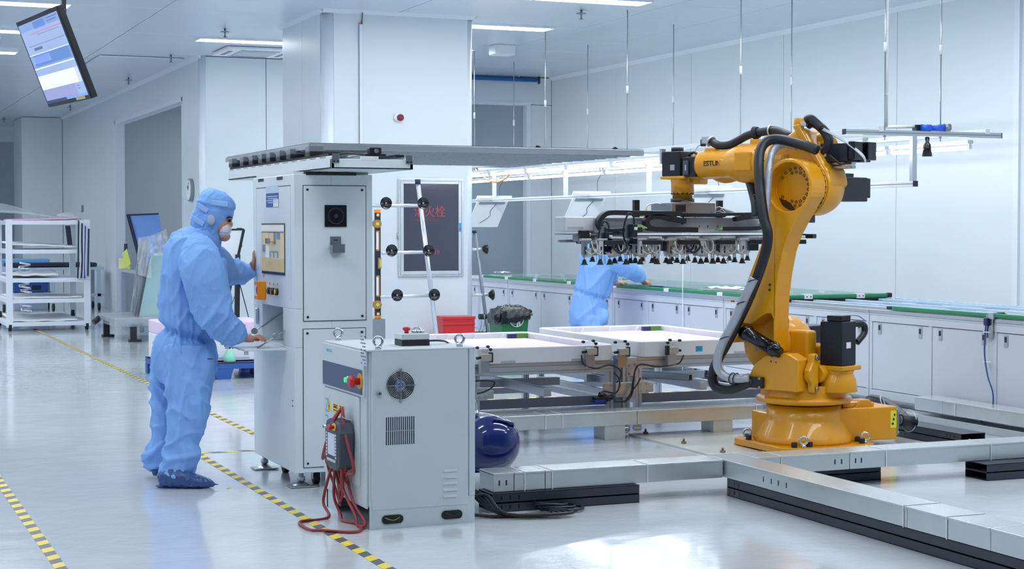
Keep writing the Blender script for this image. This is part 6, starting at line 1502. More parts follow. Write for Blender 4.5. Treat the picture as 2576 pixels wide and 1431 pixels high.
# suction-cup lifting frame leaning in front of the pillar
def suction_frame(name, label, yy, top, bot, bars, lean=0):
    t = thing(name, label, 'lifting frame', (0, 0, 0))
    C('upright', mat('bright aluminium tube', (224, 228, 236), .2, metal=.5), t, top, bot, .024, n=12)
    C('top_cap', INK, t, Vector(top)-Vector((0,0,.03)), Vector(top)+Vector((0,0,.02)), .03, n=12)
    for a_, b_, cups in bars:
        C('cross_tube', MAT['bright aluminium tube'], t, a_, b_, .020, n=10)
        for c in cups:
            c = Vector(c)
            u = mesh_obj('suction_disc', MB().loft([(c+Vector((0,-.03,0)), .006), (c+Vector((0,-.046,0)), .058), (c+Vector((0,-.05,0)), .061), (c+Vector((0,-.045,0)), .064), (c+Vector((0,-.02,0)), .05), (c+Vector((0,0,0)), .02), (c+Vector((0,.03,0)), .018)], 28), BLKG, t)
            mesh_obj('disc_hub', MB().loft([(c+Vector((0,-.048,0)), .009), (c+Vector((0,-.036,0)), .012)], 16), ALUD, u)
    return t
Yf = 16.6
suction_frame('suction_lifter', 'tall aluminium frame with six black suction discs leaning by the pillar', Yf, (5.805,16.6,1.978), ((6.011,16.6,0.333)[0]+.045, 16.6, 0),
  [((5.298,16.6,1.721), (5.844,16.6,1.723), ((5.408,16.5,1.745), (5.814,16.5,1.747))), ((5.405,16.6,1.229), (5.897,16.6,1.234), ((5.468,16.5,1.255), (5.874,16.5,1.252))), ((5.395,16.6,0.769), (5.954,16.6,0.781), ((5.527,16.5,0.791), (5.936,16.5,0.789)))])
t = thing('suction_lifter', 'second suction-disc frame, standing edge-on just right of the pillar', 'lifting frame', (0, 0, 0))
C('upright', ALUD, t, (6.95,17.9,1.443), ((7.121,17.9,0.272)[0]+.03, 17.9, 0), .020, n=12); C('top_cap', INK, t, (6.945,17.9,1.429), (6.945,17.9,1.457), .026, n=12)
for a_, b_, c in (((6.905,17.9,1.242), (7.043,17.9,1.241), (7.067,17.9,1.246)), ((6.905,17.9,0.717), (7.116,17.9,0.718), (7.146,17.9,0.717))):
    C('cross_tube', MAT['bright aluminium tube'], t, a_, b_, .018, n=10)
    c = Vector(c); u = mesh_obj('suction_disc', MB().loft([(c+Vector((.03,-.0,0)), .062), (c+Vector((.022,0,0)), .066), (c+Vector((.0,0,0)), .045), (c+Vector((-.03,0,0)), .018)], 26), BLKG, t)
# spirit level hanging
t = thing('spirit_level', 'long black spirit level with orange grips standing upright behind the white cabinet', 'level', ((5.462,16.9,1.123)[0], 16.9, 0))
z0_, z1_ = (5.456,16.9,0.524)[2], (5.46,16.9,1.683)[2]
S('bar', mat('level navy', (22, 26, 44), .4), t, (-.035, -.02, z0_), (.025, .02, z1_), .003)
for za in (z0_, z1_-.035): S('end_cap', ORANGE, t, (-.036, -.022, za), (.026, .022, za+.035), .003)
LZ = z1_-z0_
OCH = mat('ochre grip', (168, 120, 54), .5); VIAL = mat('vial green', (190, 210, 90), .3)
for f0, f1 in ((.62, .81), (.20, .40)):
    g = S('grip', OCH, t, (-.03, -.026, z0_+LZ*f0), (.014, .026, z0_+LZ*f1), .012); S('grip_hole', PURE, g, (-.028, -.028, z0_+LZ*(f0+.012)), (.002, .028, z0_+LZ*(f1-.012)), .01)
for f in (.87, .13): 
    v = C('vial_ring', OCH, t, (-.012, -.026, z0_+LZ*f), (-.012, .026, z0_+LZ*f), .045, n=24); C('vial', VIAL, v, (-.012, -.028, z0_+LZ*f), (-.012, .028, z0_+LZ*f), .018, n=20)
v = S('vial_block', OCH, t, (-.008, -.026, z0_+LZ*.46), (.032, .026, z0_+LZ*.56), .005); S('vial', VIAL, v, (.006, -.028, z0_+LZ*.475), (.030, .028, z0_+LZ*.545), .004)
for f in (.95, .045):
    v = S('hang_slot', OCH, t, (-.025, -.026, z0_+LZ*(f-.02)), (.015, .026, z0_+LZ*(f+.02)), .012); S('slot_hole', PURE, v, (-.022, -.028, z0_+LZ*(f-.009)), (.006, .028, z0_+LZ*(f+.009)), .006)
S('stand_foot', ALUD, t, (-.1, -.06, 0), (.06, .06, z0_))
# red extinguisher box
q0 = (6.233,17.2,0.291); q1 = (6.602,17.2,0.524)
t = thing('extinguisher_box', 'red fire extinguisher box with white characters on the floor before the pillar', 'box', (q0[0], 17.0, 0))
W_ = q1[0]-q0[0]; H_ = q1[2]
S('box_body', REDP, t, (0, 0, 0), (W_, .25, H_-.02), .006); S('lid', REDP, t, (-.008, -.012, H_-.03), (W_+.008, .26, H_), .006); S('lid_lip', REDP, t, (.0, -.014, H_-.09), (W_, .0, H_-.07), .004)
text_obj('box_lettering', '灭火器箱', .066, PURE, t, (W_*.2, -.002, H_-.27), (1, 0, 0), (0, 0, 1), .001, bold=.001)
# green bin with black bag
bx = (7.498,18.2,0.236)
t = thing('waste_bin', 'green wheeled waste bin with a black bag over its rim', 'bin', (bx[0], 18.2, 0))
w0 = ((7.625,18.2,0.251)[0]-(7.286,18.2,0.26)[0])/2; zt_ = (7.498,18.2,0.442)[2]
vs = [(-w0*.86,-.18,.04),(w0*.86,-.18,.04),(w0*.86,.2,.04),(-w0*.86,.2,.04),(-w0*1.0,-.22,zt_-.02),(w0*1.0,-.22,zt_-.0),(w0*1.0,.24,zt_-.0),(-w0*1.0,.24,zt_-.02)]
mesh_obj('bin_body', MB().add(vs, [(0,3,2,1),(4,5,6,7),(0,1,5,4),(1,2,6,5),(2,3,7,6),(3,0,4,7)]), GRN, t, .02, 3)
mesh_obj('rim', MB().bar((w0*.9, -.25, zt_+.03), (w0*1.16, -.25, zt_+.035), .03), GRN, t, .006)
m_ = MB().torus((.0, -.244, .42), (0, 1, 0), .085, .006, 30, 6); mesh_obj('round_emblem', m_, PURE, t)
mesh_obj('bin_figure', MB().prism([(-.005,.34),(.015,.34),(.02,.40),(.03,.34),(.05,.34),(.035,.44),(.03,.47),(-.03,.452),(-.03,.44),(.0,.445),(.0,.40)], -.247, -.243, 'xz').sphere((.018, -.245, .49), .012, 10, 6, (1, .2, 1)), PURE, t)
mesh_obj('bin_grid', MB().span((-.05,-.247,.36),(-.045,-.243,.43)).span((-.035,-.247,.36),(-.03,-.243,.43)).span((-.02,-.247,.36),(-.015,-.243,.43)).span((-.05,-.247,.36),(-.015,-.243,.365)), PURE, t)
for x in (-w0*.8, w0*.8): C('wheel', BLK, t, (x-.02, .2, .06), (x+.02, .2, .06), .06)
bg_ = MB()
ell_pts = []
n_ = 60
vs = []; fs = []
prof = [(1.10, zt_-.05), (1.13, zt_-.01), (1.10, zt_+.03), (1.04, zt_+.06), (.93, zt_+.085), (.75, zt_+.105), (.52, zt_+.118), (.28, zt_+.124), (.04, zt_+.12)]
for j, (s_, z) in enumerate(prof):
    for k in range(n_):
        a = 2*PI*k/n_; r_ = s_*(1+.10*noise.noise(Vector((math.cos(a)*4, math.sin(a)*4, j*.9)))+.05*noise.noise(Vector((math.cos(a)*11, math.sin(a)*11, j*.5))))
        ex = 1 if j > 1 else 1
        x = max(-1, min(1, 1.25*math.cos(a)))*w0*r_; y = max(-1, min(1, 1.25*math.sin(a)))*.26*r_
        vs.append((x, y, z+.03*(x/w0)*(1 if j < 3 else .3)+.035*noise.noise(Vector((math.cos(a)*5, math.sin(a)*5, j*.8)))))
for j in range(len(prof)-1):
    for k in range(n_): fs.append((j*n_+k, j*n_+(k+1)%n_, (j+1)*n_+(k+1)%n_, (j+1)*n_+k))
fs.append(tuple((len(prof)-1)*n_+k for k in range(n_)))
mesh_obj('bin_bag', MB().add(vs, fs, True), BAG, t)
mesh_obj('bag_knot', MB().sphere((w0*1.1, -.1, zt_+.06), .04, 14, 8, (1.8, 1, .8)).sphere((-w0*1.15, -.15, zt_+.0), .05, 14, 8, (1.2, 1, 1.2)), BAG, t)
# small lamp-like clamp stand beside the bin
q = (7.003,17.9,0.275)
t = thing('clamp_tool', 'small black and chrome double-arm clamp standing beside the green bin', 'tool', (q[0], 17.9, q[2]-.1))
S('foot', BLKG, t, (-.05, -.04, .09), (.09, .04, .12), .006); 
S('stand', ALUD, t, (-.03, -.03, -(q[2]-.1)), (.05, .03, .09))
for dx in (0, .035): TB('curved_arm', CHROME, t, smooth_path([(.0+dx, 0, .12), (.02+dx, 0, .16), (.03+dx, 0, .21), (.03+dx, 0, .26)]), .009)
C('clamp_head', BLK, t, (.0, 0, .29), (.09, 0, .29), .032); C('clamp_ring', CHROME, t, (.05, 0, .29), (.06, 0, .29), .036)

# ============================================================ PALLET, TRAY STACK, SCREEN ON ITS EASEL
px0, py0_ = (3.05,16.766); 
t = thing('pallet', 'blue plastic pallet behind the technician', 'pallet', (3.08, 16.22, 0))
m_ = MB().span((0, 0, .10), (1.12, 1.1, .154))
mesh_obj('deck', m_, BLUEP, t, .006)
for x in (0, .50, .98):
    for y in (0, .5, .98): mesh_obj('block', MB().prism([(x, 0), (x+.14, 0), (x+.17 if x < .9 else x+.14, .10), (x-.03 if x > .1 else x, .10)], y, y+.12, 'xz'), BLUEP, t, .004)
for y in (0, .98): S('runner', mat('dark blue plastic edge', (24, 44, 84), .5), t, (0, y, .1545), (1.12, y+.12, .165))
def stack_box(z, h, lab, m, dx=0):
    o = S('foam_case', m, None, (0, 0, 0), (1.04, .78, h), .01); o.location = (3.09+dx, 16.40, z); tag(o, lab, 'case', 'cases stacked on the blue pallet'); return o
z3 = (4.003,16.4,0.556)[2]; z2_ = (4.003,16.4,0.428)[2]
c1 = stack_box(.17, z2_-.17, 'white case at the bottom of the stack on the blue pallet', PURE)
c2 = stack_box(z2_+.001, z3-z2_, 'pinkish translucent case on top of the stack on the blue pallet', mat('pale pink case', (232, 210, 236), .45))
b_ = S('blue_badge', mat('badge blue', (40, 96, 200), .4), c1, (.86, -.004, .13), (.95, .0, .155)); S('badge_line', INK, c1, (.88, -.003, .09), (.96, 0, .097))
S('moulded_lip', mat('shade grey plastic', (196, 202, 214), .5), c1, (.45, -.004, .003), (.86, .0, .035))
t = thing('spray_bottle', 'mint green spray bottle with a black cap, below the keyboard shelf', 'bottle', ((3.725,16.3,0.173)[0], 16.30, .1655))
mesh_obj('bottle_body', MB().loft([((0,0,0), .058), ((0,0,.02), .062), ((0,0,.06), .058), ((0,0,.10), .036), ((0,0,.125), .020), ((0,0,.13), .016)], 10), mat('mint plastic', (150, 222, 196), .3, trans=.1), t, .003)
C('cap', BLK, t, (0,0,.13), (0,0,.16), .014); mesh_obj('trigger', MB().bar((0,0,.16), (-.05, 0, .155), .012).bar((0,0,.155), (.04, 0, .13), .01), CHAR, t)
# easel with a white panel
E_ = thing('panel_easel', 'black easel holding a white test panel, behind the technician', 'easel', (0, 0, 0))
cns = [(4.038,18.254,1.467), (4.383,18.436,1.471), (4.309,18.455,1.155), (4.037,18.218,0.495)]
m_ = MB()
A0, A1, A2, A3 = [Vector(p) for p in ((4.05,18.249,1.467), (4.403,18.536,1.471), (4.265,18.465,0.924), (3.985,18.138,0.675))]
nrm = (A1-A0).cross(A3-A0).normalized()
if nrm.dot(VIEW) > 0: nrm = -nrm
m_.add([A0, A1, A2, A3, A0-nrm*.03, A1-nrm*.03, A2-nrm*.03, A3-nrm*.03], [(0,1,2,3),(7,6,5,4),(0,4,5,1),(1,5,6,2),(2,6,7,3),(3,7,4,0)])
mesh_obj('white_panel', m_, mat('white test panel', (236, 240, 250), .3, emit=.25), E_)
m_ = MB().bar(A0, A1, .02).bar(A1, A2, .03)
mesh_obj('panel_edge', m_, BLK, E_)
n_ = 14
m_ = MB()
rnd = random.Random(3)
for i in range(n_): 
    p = A1+(A2-A1)*(i/n_*.9); m_.box(p-nrm*.07+SIDE*rnd.uniform(0,.05), (.05, .05, rnd.uniform(.02, .06)))
stuff(mesh_obj('wiring_clutter', m_, BLK_METAL, E_))
gA = Vector((4.295,18.354,1.192)); 
mesh_obj('mast', MB().bar(gA, Vector((4.269,18.325,0.13)), .05, .05), BLK, E_)
mesh_obj('front_leg', MB().bar(Vector((4.203,18.274,0.93)), Vector((3.945,17.811,0.174)), .035, .035), BLK, E_)
mesh_obj('stay_wire', MB().tube([(4.303,18.34,0.905), (4.361,18.083,0.46)], .006, 6).tube([(4.242,18.251,0.754), (4.112,18.079,0.501)], .004, 6), INK, E_)
mesh_obj('base_bar', MB().bar((gA.x-.3, gA.y, .03), (gA.x+.3, gA.y, .03), .05, .05), BLK, E_)

# ============================================================ HANGING SCREEN
T0 = Vector((1.467,11.469,2.967)); T1 = Vector((1.339,12.682,2.984)); T2 = Vector((1.585,12.557,2.376)); T3 = Vector((1.715,11.343,2.36))
uu = (T1-T0).normalized(); vv = (T3-T0); vv = (vv-uu*vv.dot(uu)); L1_ = (T1-T0).length; L2_ = vv.length; vv.normalize()
nn = uu.cross(vv).normalized()
if nn.dot(VIEW) > 0: nn = -nn
H = thing('hanging_screen', 'flat screen hung tilted from the ceiling on a black pole, top left', 'screen', T0)
# local frame: x along the screen's length, y down its height, z out of its face
M_ = Matrix((uu, vv, nn)).transposed().to_4x4(); M_.translation = (0, 0, 0)
def scr(name, m, a, b, parent=H, bev=0):
    return mesh_obj(name, MB().span(a, b, M=M_), m, parent, bev)
scr('housing', BLK, (0, 0, -.05), (L1_, L2_, -.006), H, .006)
scr('bezel', BLK_METAL, (0, 0, -.006), (L1_, L2_, .0), H)
bs = scr('display', mat('display blue', (142, 168, 216), .12, emit=.75), (.03, .03, .0), (L1_-.03, L2_-.03, .002), H)
D_ = {'a': mat('display pale', (206, 214, 232), .12, emit=.95), 'b': mat('display mid', (168, 186, 224), .12, emit=.75), 'c': mat('display red', (220, 120, 130), .12, emit=.7), 'd': mat('display deep', (110, 146, 206), .12, emit=.7), 'e': mat('display lilac', (160, 164, 210), .12, emit=.75), 'f': mat('display dark', (70, 84, 120), .12, emit=.4), 'w': mat('display white', (232, 238, 246), .12, emit=1.05)}
# the picture runs across the narrow image direction: bands at fixed fractions of the height
for v0, v1, u0, u1, c in ((.13,.40,.03,.97,'b'), (.17,.182,.02,.75,'c'), (.06,.14,.35,.62,'d'), (.30,.305,.03,.9,'f'), (.33,.36,.6,.8,'f'), (.395,.405,.03,.97,'w'), (.41,.53,.05,.9,'d'), (.42,.50,.5,.93,'b'), (.55,.565,.03,.97,'w'), (.57,.64,.03,.97,'b'), (.64,.80,.10,.97,'w'), (.64,.80,.03,.12,'a'), (.80,.925,.2,.97,'e'), (.80,.925,.03,.2,'b'), (.925,.96,.5,.97,'f'), (.07,.075,.05,.3,'f'), (.10,.105,.08,.3,'f'), (.13,.135,.03,.26,'f'), (.2,.205,.1,.6,'f'), (.83,.84,.12,.18,'f'), (.86,.87,.12,.18,'f')):
    scr('picture_block', D_[c], (u0*L1_, v0*L2_, .002), (u1*L1_, v1*L2_, .0028), bs)
scr('foot_logo_strip', mat('display ochre', (190, 170, 120), .3, emit=.3), (.1*L1_, .955*L2_, .0025), (.3*L1_, .985*L2_, .0032), bs)
pc = T0+uu*(L1_*.35)-nn*.06+vv*.18
pt = Vector((pc.x, pc.y, 0))
q_ = Vector((1.57,11.861,3.006))
mesh_obj('ceiling_pole', MB().bar((q_.x-T0.x, q_.y-T0.y, CH-T0.z), (q_.x-T0.x, q_.y-T0.y, ((1.576,11.853,2.87)[2])-T0.z), .055, .03), BLK, H, .003)
mesh_obj('tilt_arm', MB().bar(Vector((q_.x, q_.y, (1.576,11.853,2.856)[2]))-T0, (T0+uu*(L1_*.45)+vv*(L2_*.5)-nn*.06)-T0, .05, .04), BLK, H)
mesh_obj('back_rail', MB().span((L1_*.3, L2_*.15, -.075), (L1_*.36, L2_*.95, -.05), M=M_).span((L1_*.55, L2_*.15, -.075), (L1_*.6, L2_*.95, -.05), M=M_), BLK, H)
ho = MB()
for z in (25, 41): 
    c = Vector((1.566,11.83,2.989)) if z == 25 else Vector((1.57,11.826,2.945)); ho.sphere(c-T0, .009, 10, 6)
mesh_obj('pole_holes', ho, PURE, H)

# ============================================================ CEILING ITEMS
def cassette(x, y, label, w=.9):
    t = thing('air_conditioner', label, 'air conditioner', (x, y, CH-.004))
    mesh_obj('panel', MB().prism([(-.47,-.47),(.47,-.47),(.47,.47),(-.47,.47)], -.045, 0, 'xy'), PURE, t, .02, 3)
    S('inner_grille', mat('grille grey', (176, 190, 196), .5), t, (-.25, -.25, -.055), (.25, .25, -.045), .01)
    for k_ in range(4):
        a = k_*PI/2; c = Vector((math.cos(a)*.37, math.sin(a)*.37, -.046))
        o = mesh_obj('air_slot', MB().box((0,0,0), (.05, .52, .006)), mat('slot grey', (110, 124, 146), .5), t); o.location = c; o.rotation_euler = (0, 0, a)
    return t
cassette(5.37, 21.95, 'white ceiling air conditioner cassette beside the left edge of the pillar')
cassette(1.62, 21.95, 'white ceiling air conditioner cassette at the left edge, behind the hanging screen')
def sprinkler(x, y, label):
    t = thing('sprinkler', label, 'sprinkler', (x, y, CH), 0, 'ceiling sprinklers')
    C('stem', ALUD, t, (0,0,0), (0,0,-.10), .012, n=8); C('collar', ALUD, t, (0,0,-.035), (0,0,-.045), .055, n=14); C('deflector', ALUD, t, (0,0,-.10), (0,0,-.105), .026, n=10)
for x, y, lab in ((4.47, 19.69, 'sprinkler above the lamp left of the pillar'), (4.465, 22.97, 'sprinkler on the ceiling above the wide wall opening'), (7.656, 16.52, 'sprinkler near the top edge, right of the pillar'), (4.52, 26.7, 'sprinkler right of the hanging screen'), (4.50, 33.2, 'sprinkler just below the lower tip of the hanging screen'), (3.7, 37.6, 'sprinkler at far left, above the narrow far pillar'), (3.4, 40.0, 'farthest sprinkler, near the far left edge')): sprinkler(x, y, lab)
t = thing('access_panel', 'shallow square panel set in the ceiling right of the hanging screen', 'ceiling panel', (4.1, 24.2, CH-.004)); S('panel_plate', CEIL, t, (-.55, -.9, -.02), (.62, .9, 0), .01)
t = thing('ceiling_box', 'small white square box on the ceiling by the hanging rods', 'box', (8.197,20.125,3.84)); S('box_body', PURE, t, (-.14, -.12, -.12), (.14, .12, .01), .01)
# wall clock
t = thing('wall_clock', 'round grey-rimmed wall clock seen nearly edge-on above the technician', 'clock', (LX, 23.49, (4.85,23.494,2.018)[2]))
C('rim', ALUD, t, (0,0,0), (-.05, 0, 0), .16, n=40, bevel=.006); C('face', PURE, t, (-.05,0,0), (-.054, 0, 0), .14, n=40)
mesh_obj('clock_hands', MB().bar((-.057, 0, 0), (-.057, .05, .06), .008).bar((-.057, 0, 0), (-.057, -.02, .11), .006), INK, t)
# wall switch
S_ = thing('wall_switch', 'small dark wall switch on the far left wall', 'switch', (4.85,34.109,1.861)); S('plate', mat('switch blue grey', (104, 126, 156), .5), S_, (-.012, -.12, -.07), (0, .12, .07), .003); S('rocker', ALUD, S_, (-.018, -.05, -.04), (-.012, .05, .04), .003)

# ============================================================ FAR LEFT: RACK, TABLES, CARTS
RX0, RX1, RY = (2.459,25.646)[0], (3.642,25.156)[0], 24.9
R_ = thing('shelf_trolley', 'white five-shelf trolley with pink foam on top, at the left edge', 'trolley', (RX0, RY, 0))
RW = RX1-RX0; zt_ = (2.932,24.9,1.572)[2]
POST = mat('white painted steel', (232, 238, 248), .35)
zs = [(2.918,24.9,0.1)[2], (2.922,24.9,0.434)[2], (2.924,24.9,0.733)[2], (2.928,24.9,1.147)[2], (2.932,24.9,1.566)[2]]
for x in (0, RW-.09):
    for y in (0, 1.5): S('post', POST, R_, (x, y, zs[0]-.05), (x+.09, y+.07, zt_+.03), .004)
for i, z in enumerate(zs):
    S('shelf', POST, R_, (.003, .003, z-.035), (RW-.003, 1.567, z+.025), .004)
for x in (.05, RW-.05):
    for y in (.04, 1.52):
        c = mesh_obj('castor', MB().box((x, y, .14), (.06, .06, .05)).box((x, y, .19), (.05, .05, .06)), BLK, R_); C('castor_wheel', RUB, c, (x-.02, y+.01, .06), (x+.02, y+.01, .06), .06)
def sheet_on(z, label, m, x0, x1, hgt, seed, cat='sheet', name='foam_sheet', y0=.05, y1=1.5):
    n_ = 16; vs = []; fs = []
    for a in range(n_):
        for b in range(8):
            u, v = a/(n_-1), b/7
            vs.append((x0+(x1-x0)*u, y0+(y1-y0)*v, hgt(u, v)+.012*noise.noise(Vector((u*5+seed, v*4, seed)))))
    for a in range(n_-1):
        for b in range(7): fs.append((a*8+b, (a+1)*8+b, (a+1)*8+b+1, a*8+b+1))
    o = mesh_obj(name, MB().add(vs, fs, True), m, None); o.location = (RX0, RY, z+.03)
    s = o.modifiers.new('thickness', 'SOLIDIFY'); s.thickness = .02; s.offset = 1
    tag(o, label, cat, 'sheets lying on the white trolley'); return o
sheet_on(zs[4], 'pink foam sheet on the top shelf of the white trolley', mat('pink foam edge', (232, 176, 214), .7), .12, RW-.12, lambda u, v: .015+.02*u, 1)
sheet_on(zs[4], 'white plastic cover humped over the top shelf of the white trolley', FILM, -.6, RW*.62, lambda u, v: .22*math.sin(PI*min(1, .25+u*.75))**1.0*(.35+.65*v)+.03, 2, 'cover', 'plastic_cover', .1, 1.2)
sheet_on(zs[3], 'thick white folded pad on the second shelf of the white trolley', PAP, .08, RW-.18, lambda u, v: .055+.03*v-.04*u*u, 3, 'pad', 'folded_pad')
sheet_on(zs[2], 'loose white wrapping on the middle shelf of the white trolley', PAP, .08, RW*.62, lambda u, v: .03+.05*u*math.sin(PI*v), 4, 'wrapping', 'wrapping')
sheet_on(zs[1], 'flat grey-white sheet on the fourth shelf of the white trolley', PAP, .08, RW-.12, lambda u, v: .02, 5)
sheet_on(zs[0], 'flat white sheet on the bottom shelf of the white trolley', PAP, .08, RW*.85, lambda u, v: .02+.04*v, 6)
# striped straps hanging on the trolley's right post
t = thing('strap_bundle', 'dark and white striped straps hanging down the right post of the white trolley', 'straps', (RX0+RW-.1, RY-.06, zs[2]))
zl = zt_-zs[2]+.02
for k_, (dx, m2) in enumerate(((-.07, INK), (-.045, mat('pale strap', (214, 222, 236), .6)), (-.02, INK), (.005, MAT['pale strap']), (.025, mat('violet strap', (76, 76, 150), .6)), (.045, MAT['pale strap']), (.075, INK))):
    TB('strap', m2, t, smooth_path([(dx, 0, zl-.02*k_), (dx-.01, -.03, zl*.6), (dx-.015+.01*math.sin(k_), -.03, zl*.3), (dx-.02, -.01, .02+.03*(k_ > 4))]), .012, 6)
o = mesh_obj('dark_strip', MB().prism([(0,0),(.07,.0),(.04,.28),(-.03,.28)], 0, .02, 'xz'), INK, None); o.location = (RX0+RW*.74, RY+.1, zs[4]-.33); tag(o, 'short black strip hanging under the top shelf of the white trolley', 'strip')
p = mesh_obj('crumpled_film', MB().sphere((0,0,.05), .09, 14, 8, (1.6, 1, .6)), FILM, None); p.location = (RX0+RW*.78, RY+.5, zs[4]+.045); tag(p, 'ball of crumpled film on top of the white trolley, right end', 'film')
# tables at the back
def work_table(label, x0, x1, y, ztop, legs, castors=True, depth=.8):
    t = thing('work_table', label, 'table', (x0, y, 0))
    S('table_top', mat('grey table top', (176, 188, 204), .4), t, (0, 0, ztop-.05), (x1-x0, depth, ztop), .005)
    for x in legs:
        for yy in (.0, depth-.05):
            l = S('leg', mat('grey table leg', (168, 182, 202), .4), t, (x, yy, .13 if castors else 0), (x+.06, yy+.05, ztop-.05)); 
            if castors: C('castor_wheel', BLK, l, (x+.01, yy+.03, .065), (x+.05, yy+.03, .065), .065)
    S('lower_rail', MAT['grey table leg'], t, (0, 0, .25), (x1-x0, .04, .30))
    return t
ta = work_table('grey table with a black padded mat behind the trolley', 2.9, 4.72, 30.6, (4.286,30.6,0.777)[2], (.05, .9, 1.7))
tb = work_table('grey table with a blue pad, farther left behind the trolley', 2.35, 4.0, 32.0, (3.761,32.0,0.781)[2], (.05, .55, 1.5))
o = S('black_mat', INK, None, (0,0,0), (1.55, .7, .07), .02); o.location = (3.05, 30.62, (4.286,30.6,0.785)[2]+.001); tag(o, 'black padded mat on the grey table behind the trolley', 'mat')
o = S('blue_pad', mat('sky blue pad', (112, 168, 220), .5), None, (0,0,0), (1.5, .6, .12), .02); o.location = (2.45, 32.05, (3.761,32.0,0.781)[2]+.001); tag(o, 'sky blue pad on the table seen through the trolley', 'pad')
o = S('blue_crate', BLUEP, None, (0,0,0), (.6, .4, .2), .02); o.location = ((3.183,32.847)[0], 31.0, .32); tag(o, 'dark blue crate low behind the trolley at the left edge', 'crate')
for k_ in range(2):
    S('crate_slot', INK, o, (.12+k_*.2, -.004, .05), (.28+k_*.2, .001, .13))
o2 = S('crate_stand', MAT['grey table leg'], None, (0,0,0), (.6, .4, .318), .01); o2.location = ((3.183,32.847)[0], 31.0, 0); tag(o2, 'grey stand under the dark blue crate at the left edge', 'stand')
t = thing('paper_stack', 'leaning column of folded white papers beside the tables, behind the trolley', 'papers', ((3.232,29.709)[0], 29.6, 0))
for k_ in range(22):
    o = mesh_obj('paper_bundle', MB().box((0,0,0), (.16, .2, .028)), PAP if k_ % 2 else mat('blue grey paper', (150, 166, 200), .6), t); o.location = (.02*math.sin(k_*.9)-.0, 0, .03+k_*.04); o.rotation_euler = (.0, .18*(1 if k_ % 2 else -1), 0)
# table inside the opening with papers
ta = work_table('small grey table with colourful papers inside the wide opening', 4.9, 5.5, 27.75, (4.9,28.826,0.757)[2]*1.0, (.02, .5), False, 2.25)
q = (4.95,29.931,0.906)
zt2 = (4.9,28.826,0.757)[2]
for k_, (dy, h, w, m2, lab, ti) in enumerate(((2.12, .38, .24, mat('lilac paper', (186, 160, 196), .7), 'lilac paper standing on the small table in the opening', .1), (1.95, .28, .16, mat('dark navy card', (26, 30, 78), .6), 'dark navy card among the papers on the small table', 0), (1.62, .30, .2, mat('lime paper', (208, 220, 110), .7), 'lime yellow paper leaning on the small table', -.5), (1.95, .18, .34, mat('pale yellow card', (220, 222, 140), .7), 'pale yellow card in front on the small table', 0))):
    o = mesh_obj('standing_paper', MB().box((0, 0, h/2), (.01, w, h)), m2, None, .001); o.location = (4.97-.012*k_, 27.75+dy, zt2+.002+(.05 if abs(ti) > .3 else .004) + (.16 if k_ == 1 else 0)); o.rotation_euler = (ti, 0, .15*k_); tag(o, lab, 'paper', 'papers on the small table')
o = mesh_obj('dark_tools', MB().box((0,0,.02), (.2, .5, .03)).box((.02,-.3,.02), (.1, .2, .04)), INK, None, .006); o.location = (5.15, 28.1, zt2+.001); stuff(o); tag(o, 'dark flat tools on the small table in the opening', 'tools')
# blue board leaning behind the wrapped glass
b0, b1, b2, b3 = [Vector(p) for p in ((4.263,25.317,1.675), (4.686,25.142,1.693), (4.573,23.638,0.773), (4.221,23.786,0.829))]
n_ = (b1-b0).cross(b3-b0).normalized()
t = thing('display_board', 'blue framed panel standing tilted behind the plastic-wrapped glass', 'panel', b0)
def quad_slab(name, m, parent, P4, n_, th, org):
    v = [p-org for p in P4]; return mesh_obj(name, MB().add(v+[p-n_*th for p in v], [(0,1,2,3),(7,6,5,4),(0,4,5,1),(1,5,6,2),(2,6,7,3),(3,7,4,0)]), m, parent)
if n_.dot(VIEW) > 0: n_ = -n_
quad_slab('board', mat('blue board', (112, 150, 214), .35), t, (b0, b1, b2, b3), n_, .10, b0)
mesh_obj('dark_edge', MB().bar(Vector((0,0,0))+n_*.004, b3-b0+n_*.004, .05, .02).bar(Vector((0,0,0))+n_*.004, b1-b0+n_*.004, .035, .02), INK, t)
mesh_obj('stand_leg', MB().bar(b3-b0, Vector((b3.x-b0.x, b3.y-b0.y+.2, -b0.z)), .06, .06), ALUD, t)
# trolley with wrapped glass
g0 = Vector((3.82,22.359)+(0,)); 
t = thing('glass_trolley', 'low trolley carrying leaning glass sheets wrapped in clear film', 'trolley', (3.62, 21.9, 0))
S('deck', mat('film grey deck', (156, 164, 172), .25, metal=.3, bump=.4), t, (-.1, 0, .24), (.75, 1.4, .30), .01)
S('film_wrap', FILM, t, (-.12, -.02, .20), (.77, 1.42, .325), .02)
for x, y in ((.1, .05), (.6, .05), (-.06, 1.25), (.6, 1.3)):
    l = S('leg', BLK, t, (x, y, 0), (x+.08, y+.08, .24), .004); S('foot_pad', BLK, l, (x-.02, y-.02, 0), (x+.14, y+.1, .03), .008)
c = C('brake_handle', BLK, t, (-.12, 1.25, .26), (-.2, 1.22, .2), .04)
org = Vector((3.62, 21.9, 0))
G4 = [Vector(p) for p in ((4.125,22.755,1.148), (4.582,22.565,1.126), (4.509,22.236,0.219), (3.902,22.49,0.272))]
n_ = (G4[1]-G4[0]).cross(G4[3]-G4[0]).normalized(); n_ = -n_ if n_.dot(VIEW) > 0 else n_
quad_slab('glass_sheet', mat('sea green glass', (150, 182, 186), .08, spec=.8), t, G4, n_, .04, org)
mesh_obj('glass_edge', MB().bar(G4[0]-org+n_*.004, G4[3]-org+n_*.004, .02, .012).bar(G4[3]-org+n_*.004, G4[2]-org+n_*.004, .02, .012), CHAR, t)
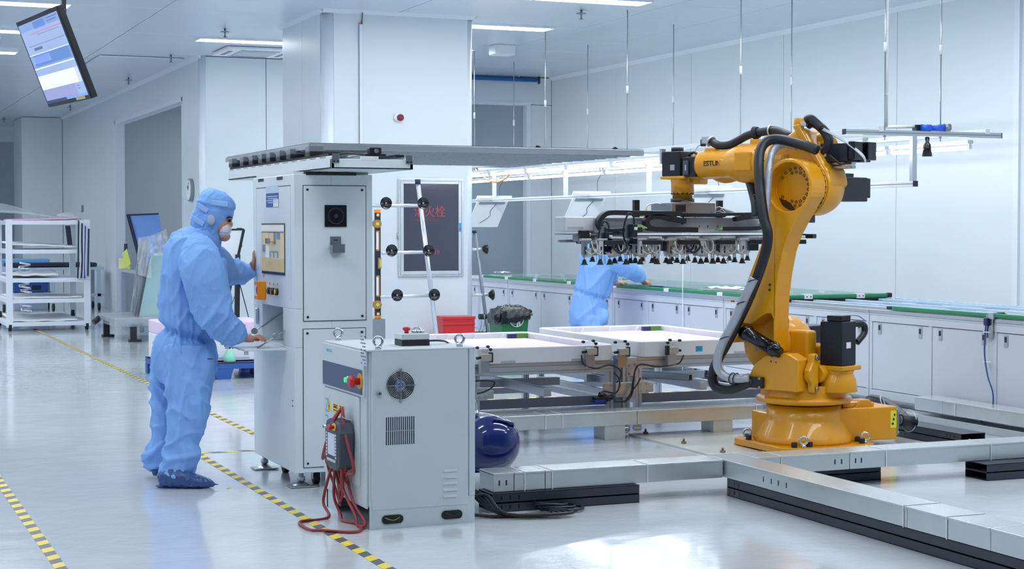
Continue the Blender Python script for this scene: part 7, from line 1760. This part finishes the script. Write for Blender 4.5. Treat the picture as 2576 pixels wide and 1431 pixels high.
for k_ in range(3): quad_slab('glass_sheet', mat('sea green glass', (150, 182, 186)), t, [p+VIEW*(.06+.05*k_) for p in G4], n_, .02, org)
F4 = [Vector(p) for p in ((4.006,22.919,1.33), (4.136,22.866,1.341), (3.91,22.539,0.248), (3.824,22.58,0.375))]
def film(name, P4, label, m, amp=.03, th=.01):
    n1 = 16; vs = []; fs = []
    nn_ = (P4[1]-P4[0]).cross(P4[3]-P4[0]).normalized()
    for a in range(n1):
        for b in range(n1):
            u, v = a/(n1-1), b/(n1-1)
            p = (P4[0]*(1-u)+P4[1]*u)*(1-v)+(P4[3]*(1-u)+P4[2]*u)*v
            p = p+nn_*amp*noise.noise(Vector((u*7, v*4, 2.2)))-org; vs.append(p)
    for a in range(n1-1):
        for b in range(n1-1): fs.append((a*n1+b, (a+1)*n1+b, (a+1)*n1+b+1, a*n1+b+1))
    o = mesh_obj(name, MB().add(vs, fs, True), m, t)
    return o
film('film_wrap', F4, '', mat('grey wrinkled film', (140, 148, 160), .3, bump=1, scale=16, stretch=(1,1,.3)), .06)
film('film_wrap', [Vector(p) for p in ((4.126,22.547,1.396), (4.3,22.478,1.471), (4.345,22.447,1.13), (4.059,22.564,1.103))], '', FILM, .08)
film('film_wrap', [Vector(p) for p in ((3.961,22.722,1.353), (4.145,22.647,1.385), (4.094,22.538,0.81), (3.922,22.612,0.863))], '', FILM, .06)
mesh_obj('back_frame', MB().bar(Vector((4.065,23.108,1.23))-org, Vector((3.965,22.676,0.164))-org, .05, .05).bar(Vector((4.294,23.019,1.394))-org, Vector((4.24,22.778,0.152))-org, .05, .05), ALUD, t)

# every thing's Empty sits at the foot of its own parts
def tree(o):
    for c in o.children:
        yield c
        yield from tree(c)
bpy.context.view_layer.update()
for o in [o for o in COL.objects if o.type == 'EMPTY' and o.parent is None and o.location.length < 1e-6]:
    lo = [1e9]*3; hi = [-1e9]*3
    for c in tree(o):
        if c.type != 'MESH': continue
        for q in c.bound_box:
            w = c.matrix_world @ Vector(q)
            for i in range(3): lo[i] = min(lo[i], w[i]); hi[i] = max(hi[i], w[i])
    org = Vector(((lo[0]+hi[0])/2, (lo[1]+hi[1])/2, lo[2]))
    for c in o.children: c.location = c.location-org
    o.location = org
